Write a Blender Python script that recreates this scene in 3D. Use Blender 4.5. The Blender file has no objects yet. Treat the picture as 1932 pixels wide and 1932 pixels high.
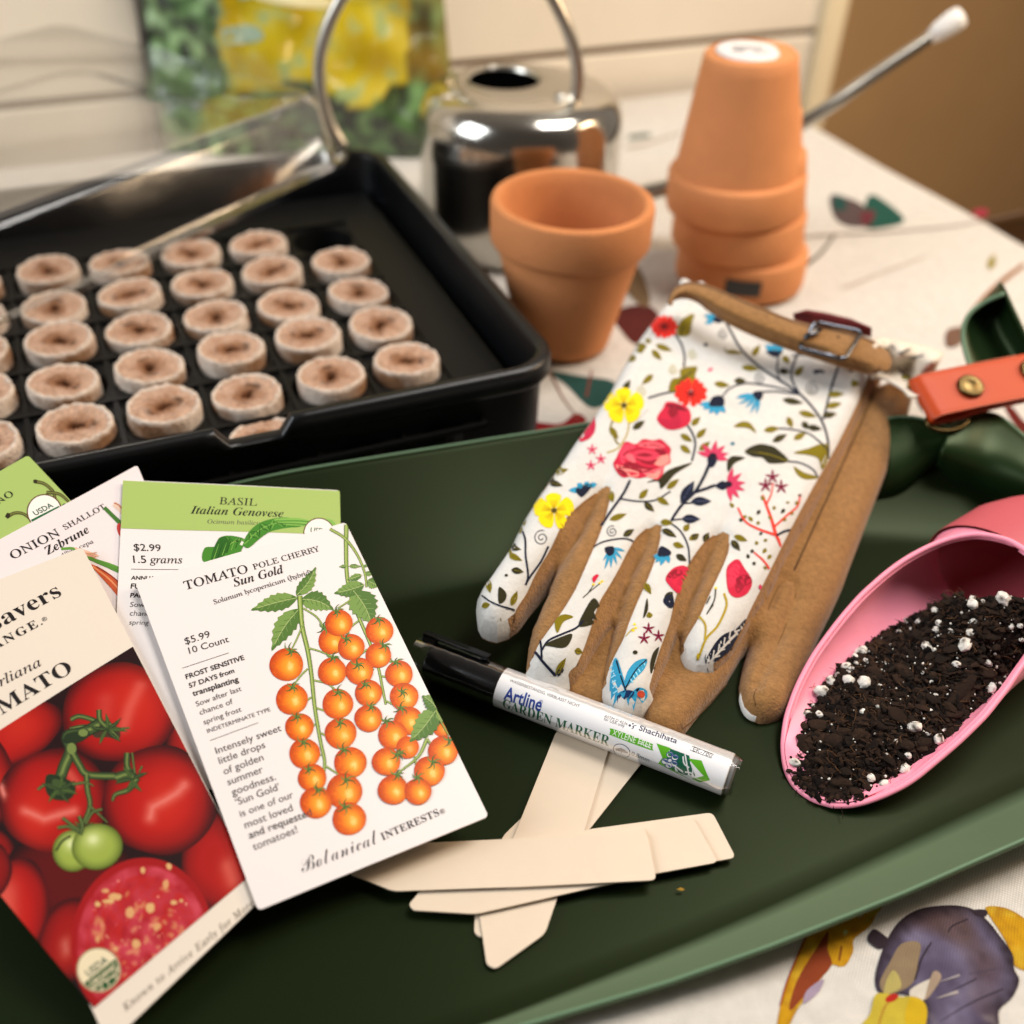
import bpy, bmesh, math, random
import numpy as np
from mathutils import Vector, Matrix, geometry
from mathutils.bvhtree import BVHTree

random.seed(7); RNG = np.random.default_rng(7)
scene = bpy.context.scene
COL = scene.collection

# ------------------------------------------------------------------ camera
CAM_F, CAM_H, CAM_PITCH, CAM_ROLL = 1932.0, 0.33361, 0.692205, 0.0439079
_cp, _sp, _cr, _sr = math.cos(CAM_PITCH), math.sin(CAM_PITCH), math.cos(CAM_ROLL), math.sin(CAM_ROLL)
FWD = np.array([0, _cp, -_sp]); _R = np.array([1.0, 0, 0]); _U = np.array([0, _sp, _cp])
RIGHT = _cr * _R + _sr * _U
UP = -_sr * _R + _cr * _U
EYE = np.array([0, 0, CAM_H])
cam = bpy.data.objects.new("camera", bpy.data.cameras.new("camera")); COL.objects.link(cam)
cam.matrix_world = Matrix(((RIGHT[0], UP[0], -FWD[0], EYE[0]), (RIGHT[1], UP[1], -FWD[1], EYE[1]),
                           (RIGHT[2], UP[2], -FWD[2], EYE[2]), (0, 0, 0, 1)))
cam.data.sensor_width = 36; cam.data.lens = 36.0 * CAM_F / 1932.0
cam.data.clip_start = 0.01; cam.data.clip_end = 50
cam.data.dof.use_dof = True; cam.data.dof.focus_distance = 0.398; cam.data.dof.aperture_fstop = 4.7
scene.camera = cam

# ------------------------------------------------------------------ room light
world = bpy.data.worlds.new("World"); scene.world = world; world.use_nodes = True
_wt = world.node_tree; _bg = _wt.nodes["Background"]
_bg.inputs[0].default_value = (1.0, 0.87, 0.74, 1)
# the room: dim behind the photographer, brighter at the far side
_tc = _wt.nodes.new("ShaderNodeTexCoord"); _sx = _wt.nodes.new("ShaderNodeSeparateXYZ"); _mr = _wt.nodes.new("ShaderNodeMapRange")
_wt.links.new(_tc.outputs["Generated"], _sx.inputs[0]); _wt.links.new(_sx.outputs["Y"], _mr.inputs["Value"])
_mr.inputs["From Min"].default_value = -.7; _mr.inputs["From Max"].default_value = .7; _mr.inputs["To Min"].default_value = .07; _mr.inputs["To Max"].default_value = .30
_wt.links.new(_mr.outputs["Result"], _bg.inputs[1])

def area_lamp(name, loc, target, sx, sy, power, color):
    d = bpy.data.lights.new(name, "AREA"); d.shape = "RECTANGLE"; d.size = sx; d.size_y = sy
    d.energy = power; d.color = color
    o = bpy.data.objects.new(name, d); COL.objects.link(o); o.location = loc
    o.rotation_euler = (Vector(target) - Vector(loc)).to_track_quat("-Z", "Y").to_euler()
    return o
area_lamp("ceiling_lamp", (0.55, 0.58, 1.25), (0.05, 0.4, 0), 0.55, 0.55, 18, (1.0, 0.95, 0.90))
area_lamp("warm_room_lamp", (1.3, 0.75, 0.85), (0.15, 0.8, 0), 0.4, 0.4, 13, (1.0, 0.73, 0.47))
area_lamp("window_light", (-1.4, -0.1, 0.95), (0.05, 0.4, 0), 0.8, 1.0, 24, (0.88, 0.94, 1.0))
scene.view_settings.view_transform = "Standard"; scene.view_settings.look = "None"
scene.view_settings.exposure = 0.02; scene.view_settings.gamma = 1.0
scene.view_settings.use_curve_mapping = False
scene.cycles.use_denoising = True
scene.cycles.max_bounces = 8; scene.cycles.transparent_max_bounces = 12

# ------------------------------------------------------------------ photograph measurements -> places in the room
GA = 0.434418160; GC, GS = math.cos(GA), math.sin(GA); GO = np.array([-0.212812317, 0.400488324]); GP = 0.042
def unproj(D, z):
    """viewing rays through measured points D meet the level z (scalar or per point)"""
    D = np.asarray(D, float).reshape(-1, 2)
    v = FWD + ((D[:, :1] - 966) / CAM_F) * RIGHT + ((966 - D[:, 1:]) / CAM_F) * UP
    t = (np.asarray(z) - CAM_H) / v[:, 2]
    return EYE + v * t[:, None]
def rays(D):
    D = np.asarray(D, float).reshape(-1, 2)
    return FWD + ((D[:, :1] - 966) / CAM_F) * RIGHT + ((966 - D[:, 1:]) / CAM_F) * UP
def gw(c, r, z=0.0):
    """tray grid (column, row) -> world"""
    return np.array([GO[0] + GP * (GC * c - GS * r), GO[1] + GP * (GS * c + GC * r), z])
def wg(x, y):
    dx, dy = x - GO[0], y - GO[1]
    return (GC * dx + GS * dy) / GP, (-GS * dx + GC * dy) / GP
def zoomer(x0, y0, s):
    return lambda pts: [(x0 + s * p[0], y0 + s * p[1]) for p in pts]
Z1 = zoomer(0, 0, .5); Z2 = zoomer(966, 0, .5)
Z4 = zoomer(875.4, 513.2, .46875); ZP1 = zoomer(0, 845.25, .35156); ZP2 = zoomer(301.9, 950.9, .33594)
ZP3 = zoomer(0, 1328.25, .3125); Z5 = zoomer(679.2, 1132.0, .390625); ZS = zoomer(1403.7, 890.5, .35149)
ZI = zoomer(1328.25, 1479.2, .3125); ZR = zoomer(1630.1, 513.2, .24228)

# ------------------------------------------------------------------ colour, materials
def lin(h):
    h = h.lstrip("#"); c = [int(h[i:i + 2], 16) / 255 for i in (0, 2, 4)]
    return tuple(x / 12.92 if x <= .04045 else ((x + .055) / 1.055) ** 2.4 for x in c)
def mix(a, b, t): return tuple(a[i] * (1 - t) + b[i] * t for i in range(3))
def material(name, base=None, rough=.5, metal=0, spec=.5, tint=None, attr=False, bump=None, mottle=None, sheen=0, coat=0, sss=0, weave=None):
    """bump=(kind, scale, strength, distance); mottle=(scale, amount); attr: base from the Col attribute"""
    m = bpy.data.materials.new(name); m.use_nodes = True
    nt = m.node_tree; N = nt.nodes; L = nt.links; p = N["Principled BSDF"]
    p.inputs["Roughness"].default_value = rough; p.inputs["Metallic"].default_value = metal
    p.inputs["Specular IOR Level"].default_value = spec
    if tint: p.inputs["Specular Tint"].default_value = (*tint, 1)
    if sheen: p.inputs["Sheen Weight"].default_value = sheen
    if coat: p.inputs["Coat Weight"].default_value = coat; p.inputs["Coat Roughness"].default_value = .08
    if sss:
        p.inputs["Subsurface Weight"].default_value = sss; p.inputs["Subsurface Radius"].default_value = (.004, .002, .001)
    src = None
    if attr:
        a = N.new("ShaderNodeAttribute"); a.attribute_name = "Col"; src = a.outputs["Color"]
    else:
        r = N.new("ShaderNodeRGB"); r.outputs[0].default_value = (*base, 1); src = r.outputs[0]
    tc = N.new("ShaderNodeTexCoord")
    if mottle:
        n = N.new("ShaderNodeTexNoise"); n.inputs["Scale"].default_value = mottle[0]; n.inputs["Detail"].default_value = 6
        n.inputs["Roughness"].default_value = .65; L.new(tc.outputs["Object"], n.inputs["Vector"])
        mr = N.new("ShaderNodeMapRange"); mr.inputs["From Min"].default_value = .3; mr.inputs["From Max"].default_value = .7
        mr.inputs["To Min"].default_value = 1 - mottle[1]; mr.inputs["To Max"].default_value = 1 + mottle[1]
        L.new(n.outputs["Fac"], mr.inputs["Value"])
        mm = N.new("ShaderNodeMix"); mm.data_type = "RGBA"; mm.blend_type = "MULTIPLY"; mm.inputs["Factor"].default_value = 1
        L.new(src, mm.inputs["A"]); L.new(mr.outputs["Result"], mm.inputs["B"]); src = mm.outputs["Result"]
    if weave:
        # two crossed sine weaves, in the thing's own x/y
        mp = N.new("ShaderNodeMapping"); mp.inputs["Rotation"].default_value = (0, 0, weave[2]); L.new(tc.outputs["Object"], mp.inputs["Vector"])
        nz = N.new("ShaderNodeTexNoise"); nz.inputs["Scale"].default_value = 120; nz.inputs["Detail"].default_value = 2
        L.new(mp.outputs["Vector"], nz.inputs["Vector"])
        vs = N.new("ShaderNodeVectorMath"); vs.operation = "SCALE"; vs.inputs["Scale"].default_value = .0010
        L.new(nz.outputs["Color"], vs.inputs[0])
        va = N.new("ShaderNodeVectorMath"); va.operation = "ADD"; L.new(mp.outputs["Vector"], va.inputs[0]); L.new(vs.outputs[0], va.inputs[1])
        w1 = N.new("ShaderNodeTexWave"); w1.bands_direction = "X"; w1.inputs["Scale"].default_value = weave[0]; L.new(va.outputs[0], w1.inputs["Vector"])
        w2 = N.new("ShaderNodeTexWave"); w2.bands_direction = "Y"; w2.inputs["Scale"].default_value = weave[0] * weave[3]; L.new(va.outputs[0], w2.inputs["Vector"])
        mu = N.new("ShaderNodeMath"); mu.operation = "MULTIPLY"; L.new(w1.outputs["Fac"], mu.inputs[0]); L.new(w2.outputs["Fac"], mu.inputs[1])
        mr2 = N.new("ShaderNodeMapRange"); mr2.inputs["To Min"].default_value = 1 - weave[1]; mr2.inputs["To Max"].default_value = 1.0
        mr2.inputs["From Max"].default_value = .7; L.new(mu.outputs[0], mr2.inputs["Value"])
        mm2 = N.new("ShaderNodeMix"); mm2.data_type = "RGBA"; mm2.blend_type = "MULTIPLY"; mm2.inputs["Factor"].default_value = 1
        L.new(src, mm2.inputs["A"]); L.new(mr2.outputs["Result"], mm2.inputs["B"]); src = mm2.outputs["Result"]
        b2 = N.new("ShaderNodeBump"); b2.inputs["Strength"].default_value = .5; b2.inputs["Distance"].default_value = .0004
        L.new(mu.outputs[0], b2.inputs["Height"]); L.new(b2.outputs["Normal"], p.inputs["Normal"])
    L.new(src, p.inputs["Base Color"])
    if bump and not weave:
        if bump[0] == "noise":
            n = N.new("ShaderNodeTexNoise"); n.inputs["Detail"].default_value = 5
        else:
            n = N.new("ShaderNodeTexVoronoi")
        n.inputs["Scale"].default_value = bump[1]; L.new(tc.outputs["Object"], n.inputs["Vector"])
        b = N.new("ShaderNodeBump"); b.inputs["Strength"].default_value = bump[2]; b.inputs["Distance"].default_value = bump[3]
        L.new(n.outputs[0], b.inputs["Height"]); L.new(b.outputs["Normal"], p.inputs["Normal"])
    return m

# ------------------------------------------------------------------ mesh building
class MB:
    """collects faces with one colour per vertex; build() links ONE mesh object"""
    def __init__(s): s.v = []; s.f = []; s.c = []; s.m = []
    def add(s, verts, faces, col=(1, 1, 1), mat=0):
        o = len(s.v); s.v += [tuple(map(float, p)) for p in verts]
        s.f += [tuple(i + o for i in f) for f in faces]; s.m += [mat] * len(faces)
        if len(verts) and isinstance(col, (list, np.ndarray)) and not np.isscalar(col[0]): s.c += [tuple(c) for c in col]
        else: s.c += [tuple(col)] * len(verts)
        return s
    def build(s, name, mats, parent=None, smooth=False, origin=None):
        me = bpy.data.meshes.new(name)
        vv = s.v
        if origin is not None: vv = [(x - origin[0], y - origin[1], z - origin[2]) for x, y, z in vv]
        me.from_pydata(vv, [], s.f); me.update()
        a = me.color_attributes.new("Col", "FLOAT_COLOR", "POINT")
        if s.c: a.data.foreach_set("color", np.c_[np.array(s.c, np.float32)[:, :3], np.ones(len(s.c), np.float32)].ravel())
        for m in (mats if isinstance(mats, (list, tuple)) else [mats]): me.materials.append(m)
        me.polygons.foreach_set("material_index", s.m)
        if smooth: me.polygons.foreach_set("use_smooth", [True] * len(me.polygons))
        o = bpy.data.objects.new(name, me); COL.objects.link(o)
        if origin is not None: o.location = origin
        if parent is not None:
            o.parent = parent
            o.matrix_parent_inverse = Matrix.Translation(-Vector(parent.location))
        return o
def auto_smooth(o, deg=40):
    me = o.data; me.polygons.foreach_set("use_smooth", [True] * len(me.polygons))
    bm = bmesh.new(); bm.from_mesh(me)
    for e in bm.edges:
        if len(e.link_faces) == 2 and e.calc_face_angle(0) > math.radians(deg): e.smooth = False
    bm.to_mesh(me); bm.free(); return o
def thing(name, label, cat, loc=(0, 0, 0), group=None):
    o = bpy.data.objects.new(name, None); COL.objects.link(o); o.location = loc; o.empty_display_size = .02
    o["label"] = label; o["category"] = cat
    if group: o["group"] = group
    return o
def tag(o, label, cat, group=None, kind=None):
    o["label"] = label; o["category"] = cat
    if group: o["group"] = group
    if kind: o["kind"] = kind
    return o
def lathe(mb, prof, n=48, center=(0, 0, 0), col=(1, 1, 1), close=False, axis=None):
    c = np.array(center); vs = []; fs = []
    for r, z in prof:
        for k in range(n):
            a = 2 * math.pi * k / n; vs.append((c[0] + r * math.cos(a), c[1] + r * math.sin(a), c[2] + z))
    for i in range(len(prof) - 1):
        for k in range(n):
            fs.append((i * n + k, i * n + (k + 1) % n, (i + 1) * n + (k + 1) % n, (i + 1) * n + k))
    mb.add(vs, fs, col); return mb
def frames(P):
    P = [Vector(p) for p in P]; T = []
    for i in range(len(P)): T.append((P[min(i + 1, len(P) - 1)] - P[max(i - 1, 0)]).normalized())
    n = T[0].orthogonal().normalized(); out = []
    for t in T:
        n = (n - t * n.dot(t)).normalized(); out.append((t, n, t.cross(n)))
    return P, out
def tube(mb, pts, rad, n=10, col=(1, 1, 1), cap=True):
    P, F = frames(pts); vs = []; fs = []
    rr = rad if isinstance(rad, (list, tuple, np.ndarray)) else [rad] * len(P)
    for p, (t, a, b), r in zip(P, F, rr):
        for k in range(n):
            w = 2 * math.pi * k / n; vs.append(p + a * (r * math.cos(w)) + b * (r * math.sin(w)))
    for i in range(len(P) - 1):
        for k in range(n): fs.append((i * n + k, i * n + (k + 1) % n, (i + 1) * n + (k + 1) % n, (i + 1) * n + k))
    if cap: fs.append(tuple(range(n))[::-1]); fs.append(tuple((len(P) - 1) * n + k for k in range(n)))
    mb.add(vs, fs, col); return mb
def spline(pts, n=8, closed=False):
    """Catmull-Rom through the points"""
    P = np.array(pts, float); m = len(P)
    if m < 3 and not closed: 
        return np.array([P[0] + (P[-1] - P[0]) * t for t in np.linspace(0, 1, n + 1)])
    out = []
    rng = range(m) if closed else range(m - 1)
    for i in rng:
        p1, p2 = P[i % m], P[(i + 1) % m]
        p0 = P[(i - 1) % m] if closed or i > 0 else 2 * p1 - p2
        p3 = P[(i + 2) % m] if closed or i + 2 < m else 2 * p2 - p1
        for k in range(n):
            t = k / n
            out.append(.5 * ((2 * p1) + (-p0 + p2) * t + (2 * p0 - 5 * p1 + 4 * p2 - p3) * t * t + (-p0 + 3 * p1 - 3 * p2 + p3) * t ** 3))
    if not closed: out.append(P[-1])
    return np.array(out)
def inside(pts, poly):
    """vectorised point in polygon"""
    pts = np.asarray(pts, float); poly = np.asarray(poly, float); x, y = pts[:, 0], pts[:, 1]
    r = np.zeros(len(pts), bool); x1, y1 = poly[:, 0], poly[:, 1]; x2, y2 = np.roll(x1, -1), np.roll(y1, -1)
    for a, b, c, d in zip(x1, y1, x2, y2):
        k = (b > y) != (d > y)
        with np.errstate(divide="ignore", invalid="ignore"): r ^= k & (x < (c - a) * (y - b) / (d - b) + a)
    return r
def dist_poly(pts, line, closed=False):
    pts = np.asarray(pts, float); L = np.asarray(line, float)
    A = L if closed else L[:-1]; B = np.roll(L, -1, 0) if closed else L[1:]
    d = np.full(len(pts), 1e9)
    for a, b in zip(A, B):
        ab = b - a; q = max(ab @ ab, 1e-18); t = np.clip(((pts - a) @ ab) / q, 0, 1)
        d = np.minimum(d, np.hypot(*(pts - a - t[:, None] * ab).T))
    return d
def densify(poly, step, closed=True):
    P = np.asarray(poly, float); out = []
    Q = np.roll(P, -1, 0) if closed else P[1:]
    for a, b in zip(P, Q):
        n = max(1, int(np.hypot(*(b - a)) / step))
        for k in range(n): out.append(a + (b - a) * k / n)
    if not closed: out.append(P[-1])
    return np.array(out)
def cdt(poly, step=None, extra=None):
    """triangulate a closed 2-D polygon, with inner grid points every step"""
    P = np.asarray(poly, float)
    if step: P = densify(P, step)
    c = P.mean(0); sc = max(np.ptp(P[:, 0]), np.ptp(P[:, 1]), 1e-9)
    V = [Vector(((p[0] - c[0]) / sc, (p[1] - c[1]) / sc)) for p in P]
    E = [(i, (i + 1) % len(P)) for i in range(len(P))]
    if step:
        xs = np.arange(P[:, 0].min() + step * .5, P[:, 0].max(), step); ys = np.arange(P[:, 1].min() + step * .5, P[:, 1].max(), step)
        if len(xs) and len(ys):
            g = np.array([(x + (j % 2) * step * .5, y) for j, y in enumerate(ys) for x in xs])
            g = g[inside(g, P)]
            if len(g): g = g[dist_poly(g, P, True) > step * .45]
            V += [Vector(((p[0] - c[0]) / sc, (p[1] - c[1]) / sc)) for p in g]
    v, e, f, *_ = geometry.delaunay_2d_cdt(V, E, [], 0, 1e-6)
    v = np.array([(p[0] * sc + c[0], p[1] * sc + c[1]) for p in v])
    if not len(f): return v, []
    f = [tuple(t) for t in f]
    cen = np.array([v[list(t)].mean(0) for t in f]); k = inside(cen, P)
    out = []
    for t, ok in zip(f, k):
        if ok:
            a, b, cc = v[t[0]], v[t[1]], v[t[2]]
            if (b[0] - a[0]) * (cc[1] - a[1]) - (b[1] - a[1]) * (cc[0] - a[0]) < 0: t = t[::-1]
            out.append(t)
    return v, out

# ------------------------------------------------------------------ surfaces that carry printing
class PlaneSurf:
    """a flat card; local x to the right of the print, local y to its top; bow(l) lifts it along the normal"""
    def __init__(s, corner, zs=None, normal=None, point=None, bow=None):
        if normal is None:
            W = unproj(corner, np.array(zs)); c = W.mean(0); n = np.linalg.svd(W - c)[2][2]
        else: n = np.array(normal, float); n /= np.linalg.norm(n); c = np.array(point, float)
        if n[2] < 0: n = -n
        s.n = n; s.c = c; s.bow = bow
        W = s.hit(corner)
        x = (W[1] - W[0]) + (W[2] - W[3]); x -= n * (x @ n); s.x = x / np.linalg.norm(x); s.y = np.cross(n, s.x)
        s.o = W[3]; s.corner = s.to_local(corner); s.up = 1
    def hit(s, D):
        v = rays(D); t = ((s.c - EYE) @ s.n) / (v @ s.n); return EYE + v * t[:, None]
    def to_local(s, D): W = s.hit(D) - s.o; return np.stack([W @ s.x, W @ s.y], 1)
    def pt(s, l, off=0):
        l = np.asarray(l, float).reshape(-1, 2); h = off + (s.bow(l) if s.bow else 0)
        return s.o + l[:, :1] * s.x + l[:, 1:] * s.y + np.reshape(h, (-1, 1)) * s.n
class HeightSurf:
    """a cloth lying over things: z = f(x, y); local = world x, y"""
    def __init__(s, f): s.f = f
    def to_local(s, D):
        D = np.asarray(D, float).reshape(-1, 2); z = np.full(len(D), .02)
        for _ in range(7):
            W = unproj(D, z); z = z * .35 + .65 * s.f(W[:, :2])
        return unproj(D, z)[:, :2]
    def pt(s, l, off=0):
        l = np.asarray(l, float).reshape(-1, 2); return np.c_[l, s.f(l) + off]

class Print:
    """painter's-order printing on a surface; every layer a hair above the one below"""
    EPS = 7e-6
    def __init__(s, surf, base=1.1e-4, step=None, clip=None, wrap=None):
        s.S = surf; s.mb = MB(); s.k = 0; s.base = base; s.step = step; s.clip = clip; s.q = 0
        if not hasattr(surf, "reg"): surf.reg = []
        if step is None and isinstance(surf, PlaneSurf): s.step = .004
        if clip is None and isinstance(surf, PlaneSurf): s.clip = surf.corner[::-1]
    def off(s, l):
        lo, hi = l.min(0), l.max(0); k = 0
        if s.S.reg:
            R = np.array(s.S.reg); m = (R[:, 0] < hi[0]) & (R[:, 2] > lo[0]) & (R[:, 1] < hi[1]) & (R[:, 3] > lo[1])
            if m.any(): k = int(R[m, 4].max()) + 1
        s.S.reg.append((*lo, *hi, k)); return s.base + k * s.EPS
    def layer(s): s.k += 1; return s
    def _put(s, l, f, col):
        l = np.asarray(l, float)
        if getattr(s, "within", None) is not None:
            cen = np.array([l[list(t)].mean(0) for t in f]); k = inside(cen, s.within); f = [t for t, ok in zip(f, k) if ok]
            if not f: return
        if s.clip is not None:
            cols = np.array(col, float) if isinstance(col, (list, np.ndarray)) and not np.isscalar(col[0]) else np.tile(np.array(col, float), (len(l), 1))
            nl = []; nf = []; nc = []
            for t in f:
                poly = [np.r_[l[i], cols[i]] for i in t]
                for a, b in zip(s.clip, np.roll(s.clip, -1, 0)):
                    e = b - a; out = []
                    for i in range(len(poly)):
                        p, q = poly[i], poly[(i + 1) % len(poly)]
                        dp = e[0] * (p[1] - a[1]) - e[1] * (p[0] - a[0]); dq = e[0] * (q[1] - a[1]) - e[1] * (q[0] - a[0])
                        if dp >= 0: out.append(p)
                        if dp * dq < 0: out.append(p + (q - p) * (dp / (dp - dq)))
                    poly = out
                    if len(poly) < 3: break
                if len(poly) >= 3:
                    o = len(nl); nl += [p[:2] for p in poly]; nc += [p[2:] for p in poly]; nf.append(tuple(range(o, o + len(poly))))
            if not nf: return
            l, f, col = np.array(nl), nf, nc
        s.mb.add(s.S.pt(l, s.off(np.asarray(l, float))), f, col)
    def poly(s, D, col, local=False):
        l = np.asarray(D, float) if local else s.S.to_local(D)
        v, f = cdt(l, s.step)
        if f: s._put(v, f, col)
    def wash(s, D, fn, step, n=5):
        """a watercolour patch: fn(places, distance to its edge) gives the inks"""
        l = s.S.to_local(spline(D, n, True)); v, f = cdt(l, step)
        if f: s._put(v, f, fn(v, dist_poly(v, l, True)))
    def blob(s, D, col, n=5): s.poly(spline(D, n, True), col)
    def stroke(s, D, w, col, n=6, w2=None, raw=False, round_=False):
        """a line of width w (measured units), tapering to w2"""
        P = np.asarray(D, float) if raw else spline(D, n)
        if s.step: P = densify(P, 6, False)
        T = np.gradient(P, axis=0); T /= np.maximum(np.hypot(T[:, 0], T[:, 1]), 1e-9)[:, None]; N = np.c_[-T[:, 1], T[:, 0]]
        ww = np.linspace(w, w if w2 is None else w2, len(P))[:, None] / 2
        l = s.S.to_local(np.r_[P + N * ww, P - N * ww]); m = len(P)
        s._put(l, [(i, i + 1, m + i + 1, m + i) for i in range(m - 1)], col)
    def ellipse(s, c, rx, ry, col, rot=0, n=20):
        a = np.linspace(0, 2 * math.pi, n, endpoint=False); x = rx * np.cos(a); y = ry * np.sin(a)
        cr, sr = math.cos(rot), math.sin(rot)
        s.poly(np.c_[c[0] + x * cr - y * sr, c[1] + x * sr + y * cr], col)
    def shaded(s, c, rx, ry, fn, rot=0, rings=9, n=32, shape=None):
        """a printed round thing: fn(u, v) gives the ink at unit-disc place u, v"""
        l = [(0, 0)]
        for i in range(1, rings + 1):
            for k in range(n):
                a = 2 * math.pi * k / n; r = i / rings * (shape(a) if shape else 1); l.append((r * math.cos(a), r * math.sin(a)))
        cols = [fn(u, v) for u, v in l]; cr, sr = math.cos(rot), math.sin(rot)
        D = [(c[0] + u * rx * cr - v * ry * sr, c[1] + u * rx * sr + v * ry * cr) for u, v in l]
        f = [(0, 1 + k, 1 + (k + 1) % n) for k in range(n)]
        for i in range(rings - 1):
            for k in range(n): f.append((1 + i * n + k, 1 + (i + 1) * n + k, 1 + (i + 1) * n + (k + 1) % n, 1 + i * n + (k + 1) % n))
        s._put(s.S.to_local(D), f, cols)
    def leaf(s, a, b, w, col, vein=None, bend=0, asym=0):
        a = np.array(a, float); b = np.array(b, float); d = b - a; n = np.array([-d[1], d[0]])
        L = np.hypot(*d); n = n / max(L, 1e-6); t = np.linspace(0, 1, 9); prof = np.sin(t ** .8 * math.pi) * w / 2
        mid = a + d * t[:, None] + n * (bend * np.sin(t * math.pi))[:, None]
        s.poly(np.r_[mid + n * (prof * (1 + asym))[:, None], (mid - n * (prof * (1 - asym))[:, None])[-2:0:-1]], col)
        if vein is not None:
            s.k += 1; s.stroke(mid[1:-1], max(.7, w * .07), vein, n=1); s.k -= 1
    def text(s, txt, D0, D1, style, col, hs=1.0, track=0):
        v, f, width = glyphs(txt, style, track)
        l = s.S.to_local([D0, D1]); d = l[1] - l[0]; L = np.hypot(*d); d /= L; k = L / width
        n = np.array([-d[1], d[0]])
        P = l[0] + v[:, :1] * k * d + v[:, 1:] * (k * hs) * n
        s._put(P, f, col)
    def build(s, name, mat, parent=None): return s.mb.build(name, mat, parent)

_gl = {}
def _mathal(t, up, lo, dg=None):
    o = ""
    for ch in t:
        if "A" <= ch <= "Z": o += chr(up + ord(ch) - 65)
        elif "a" <= ch <= "z":
            c = lo + ord(ch) - 97; o += chr(0x210E if c == 0x1D455 else c)
        elif ch.isdigit() and dg: o += chr(dg + ord(ch) - 48)
        else: o += ch
    return o
def glyphs(txt, style, track=0):
    """outline letters of Blender's built-in font: sans, bold, light, serif (bold), roman, bi (bold italic), it, script"""
    key = (txt, style, track)
    if key in _gl: return _gl[key]
    c = bpy.data.curves.new("t", "FONT"); off = 0; skew = 0; t = txt
    if style == "bold": off = .016
    elif style == "light": off = -.004
    elif style == "heavy": off = .022
    elif style == "serif": t = _mathal(txt, 0x1D400, 0x1D41A, 0x1D7CE)
    elif style == "book": t = _mathal(txt, 0x1D400, 0x1D41A, 0x1D7CE); off = -.004
    elif style == "roman": t = _mathal(txt, 0x1D434, 0x1D44E); skew = -.26; off = .007
    elif style == "bi": t = _mathal(txt, 0x1D468, 0x1D482)
    elif style == "it": t = _mathal(txt, 0x1D434, 0x1D44E)
    elif style == "slab": t = _mathal(txt, 0x1D434, 0x1D44E); skew = -.22; off = .004
    elif style == "script": t = _mathal(txt, 0x1D4D0, 0x1D4EA); off = -.011
    c.body = t; c.offset = off; c.resolution_u = 3; c.space_character = 1 + track
    o = bpy.data.objects.new("t", c); COL.objects.link(o)
    me = o.to_mesh(); v = np.array([p.co[:2] for p in me.vertices]); f = [tuple(p.vertices) for p in me.polygons]
    o.to_mesh_clear(); bpy.data.objects.remove(o); bpy.data.curves.remove(c)
    v[:, 0] += skew * v[:, 1]; v[:, 0] -= v[:, 0].min(); r = (v, f, float(v[:, 0].max())); _gl[key] = r
    return r

def loft(rows):
    """rows of equally many world points -> grid verts, faces"""
    m = len(rows[0]); v = [tuple(p) for r in rows for p in r]
    return v, [(i * m + k, i * m + k + 1, (i + 1) * m + k + 1, (i + 1) * m + k) for i in range(len(rows) - 1) for k in range(m - 1)]
def solidify(o, t, off=-1):
    md = o.modifiers.new("thick", "SOLIDIFY"); md.thickness = t; md.offset = off; return o
def bevel(o, w, seg=2):
    md = o.modifiers.new("bevel", "BEVEL"); md.width = w; md.segments = seg; md.limit_method = "ANGLE"; return o

# ================================================================== the place: table, cloth, wall
def box(mb, p0, p1, col=(1, 1, 1), xf=None):
    (x0, y0, z0), (x1, y1, z1) = p0, p1
    v = [(x, y, z) for z in (z0, z1) for y in (y0, y1) for x in (x0, x1)]
    if xf: v = [xf(*p) for p in v]
    mb.add(v, [(0, 2, 3, 1), (4, 5, 7, 6), (0, 1, 5, 4), (2, 6, 7, 3), (0, 4, 6, 2), (1, 3, 7, 5)], col)
G3 = lambda c, r, z: tuple(gw(c, r, z))
M_cloth = material("linen", rough=.9, attr=True, mottle=(140, .09), weave=(330, .34, GA, 1.0), spec=.2)
M_wall = material("painted_boards", lin("#e6dbc8"), rough=.6, mottle=(6, .04))
M_gap = material("board_gap", lin("#6b5237"), rough=.8)
M_brown = material("brown_wall", lin("#e0b47c"), rough=.7, mottle=(2.5, .08))
M_wood = material("table_wood", lin("#7a5636"), rough=.5, mottle=(20, .15))

# floor and the brown wall far behind
mb = MB(); box(mb, (-3, -2, -.76), (4, 5, -.75)); tag(mb.build("floor", material("floor_boards", lin("#6a4a2c"), rough=.6, mottle=(4, .1))), "brown floor far below the table", "floor", kind="structure")
mb = MB(); box(mb, (6, 33, -.75), (62, 34, 1.6), xf=lambda c, r, z: G3(c, r, z)); tag(mb.build("brown_wall", M_brown), "plain brown wall far behind the table on the right", "wall", kind="structure")

# white board wall behind the table
wall = thing("board_wall", "cream painted wall of wide boards behind the table", "wall", G3(8, 11.6, -.75))
WR = 11.6
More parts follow.
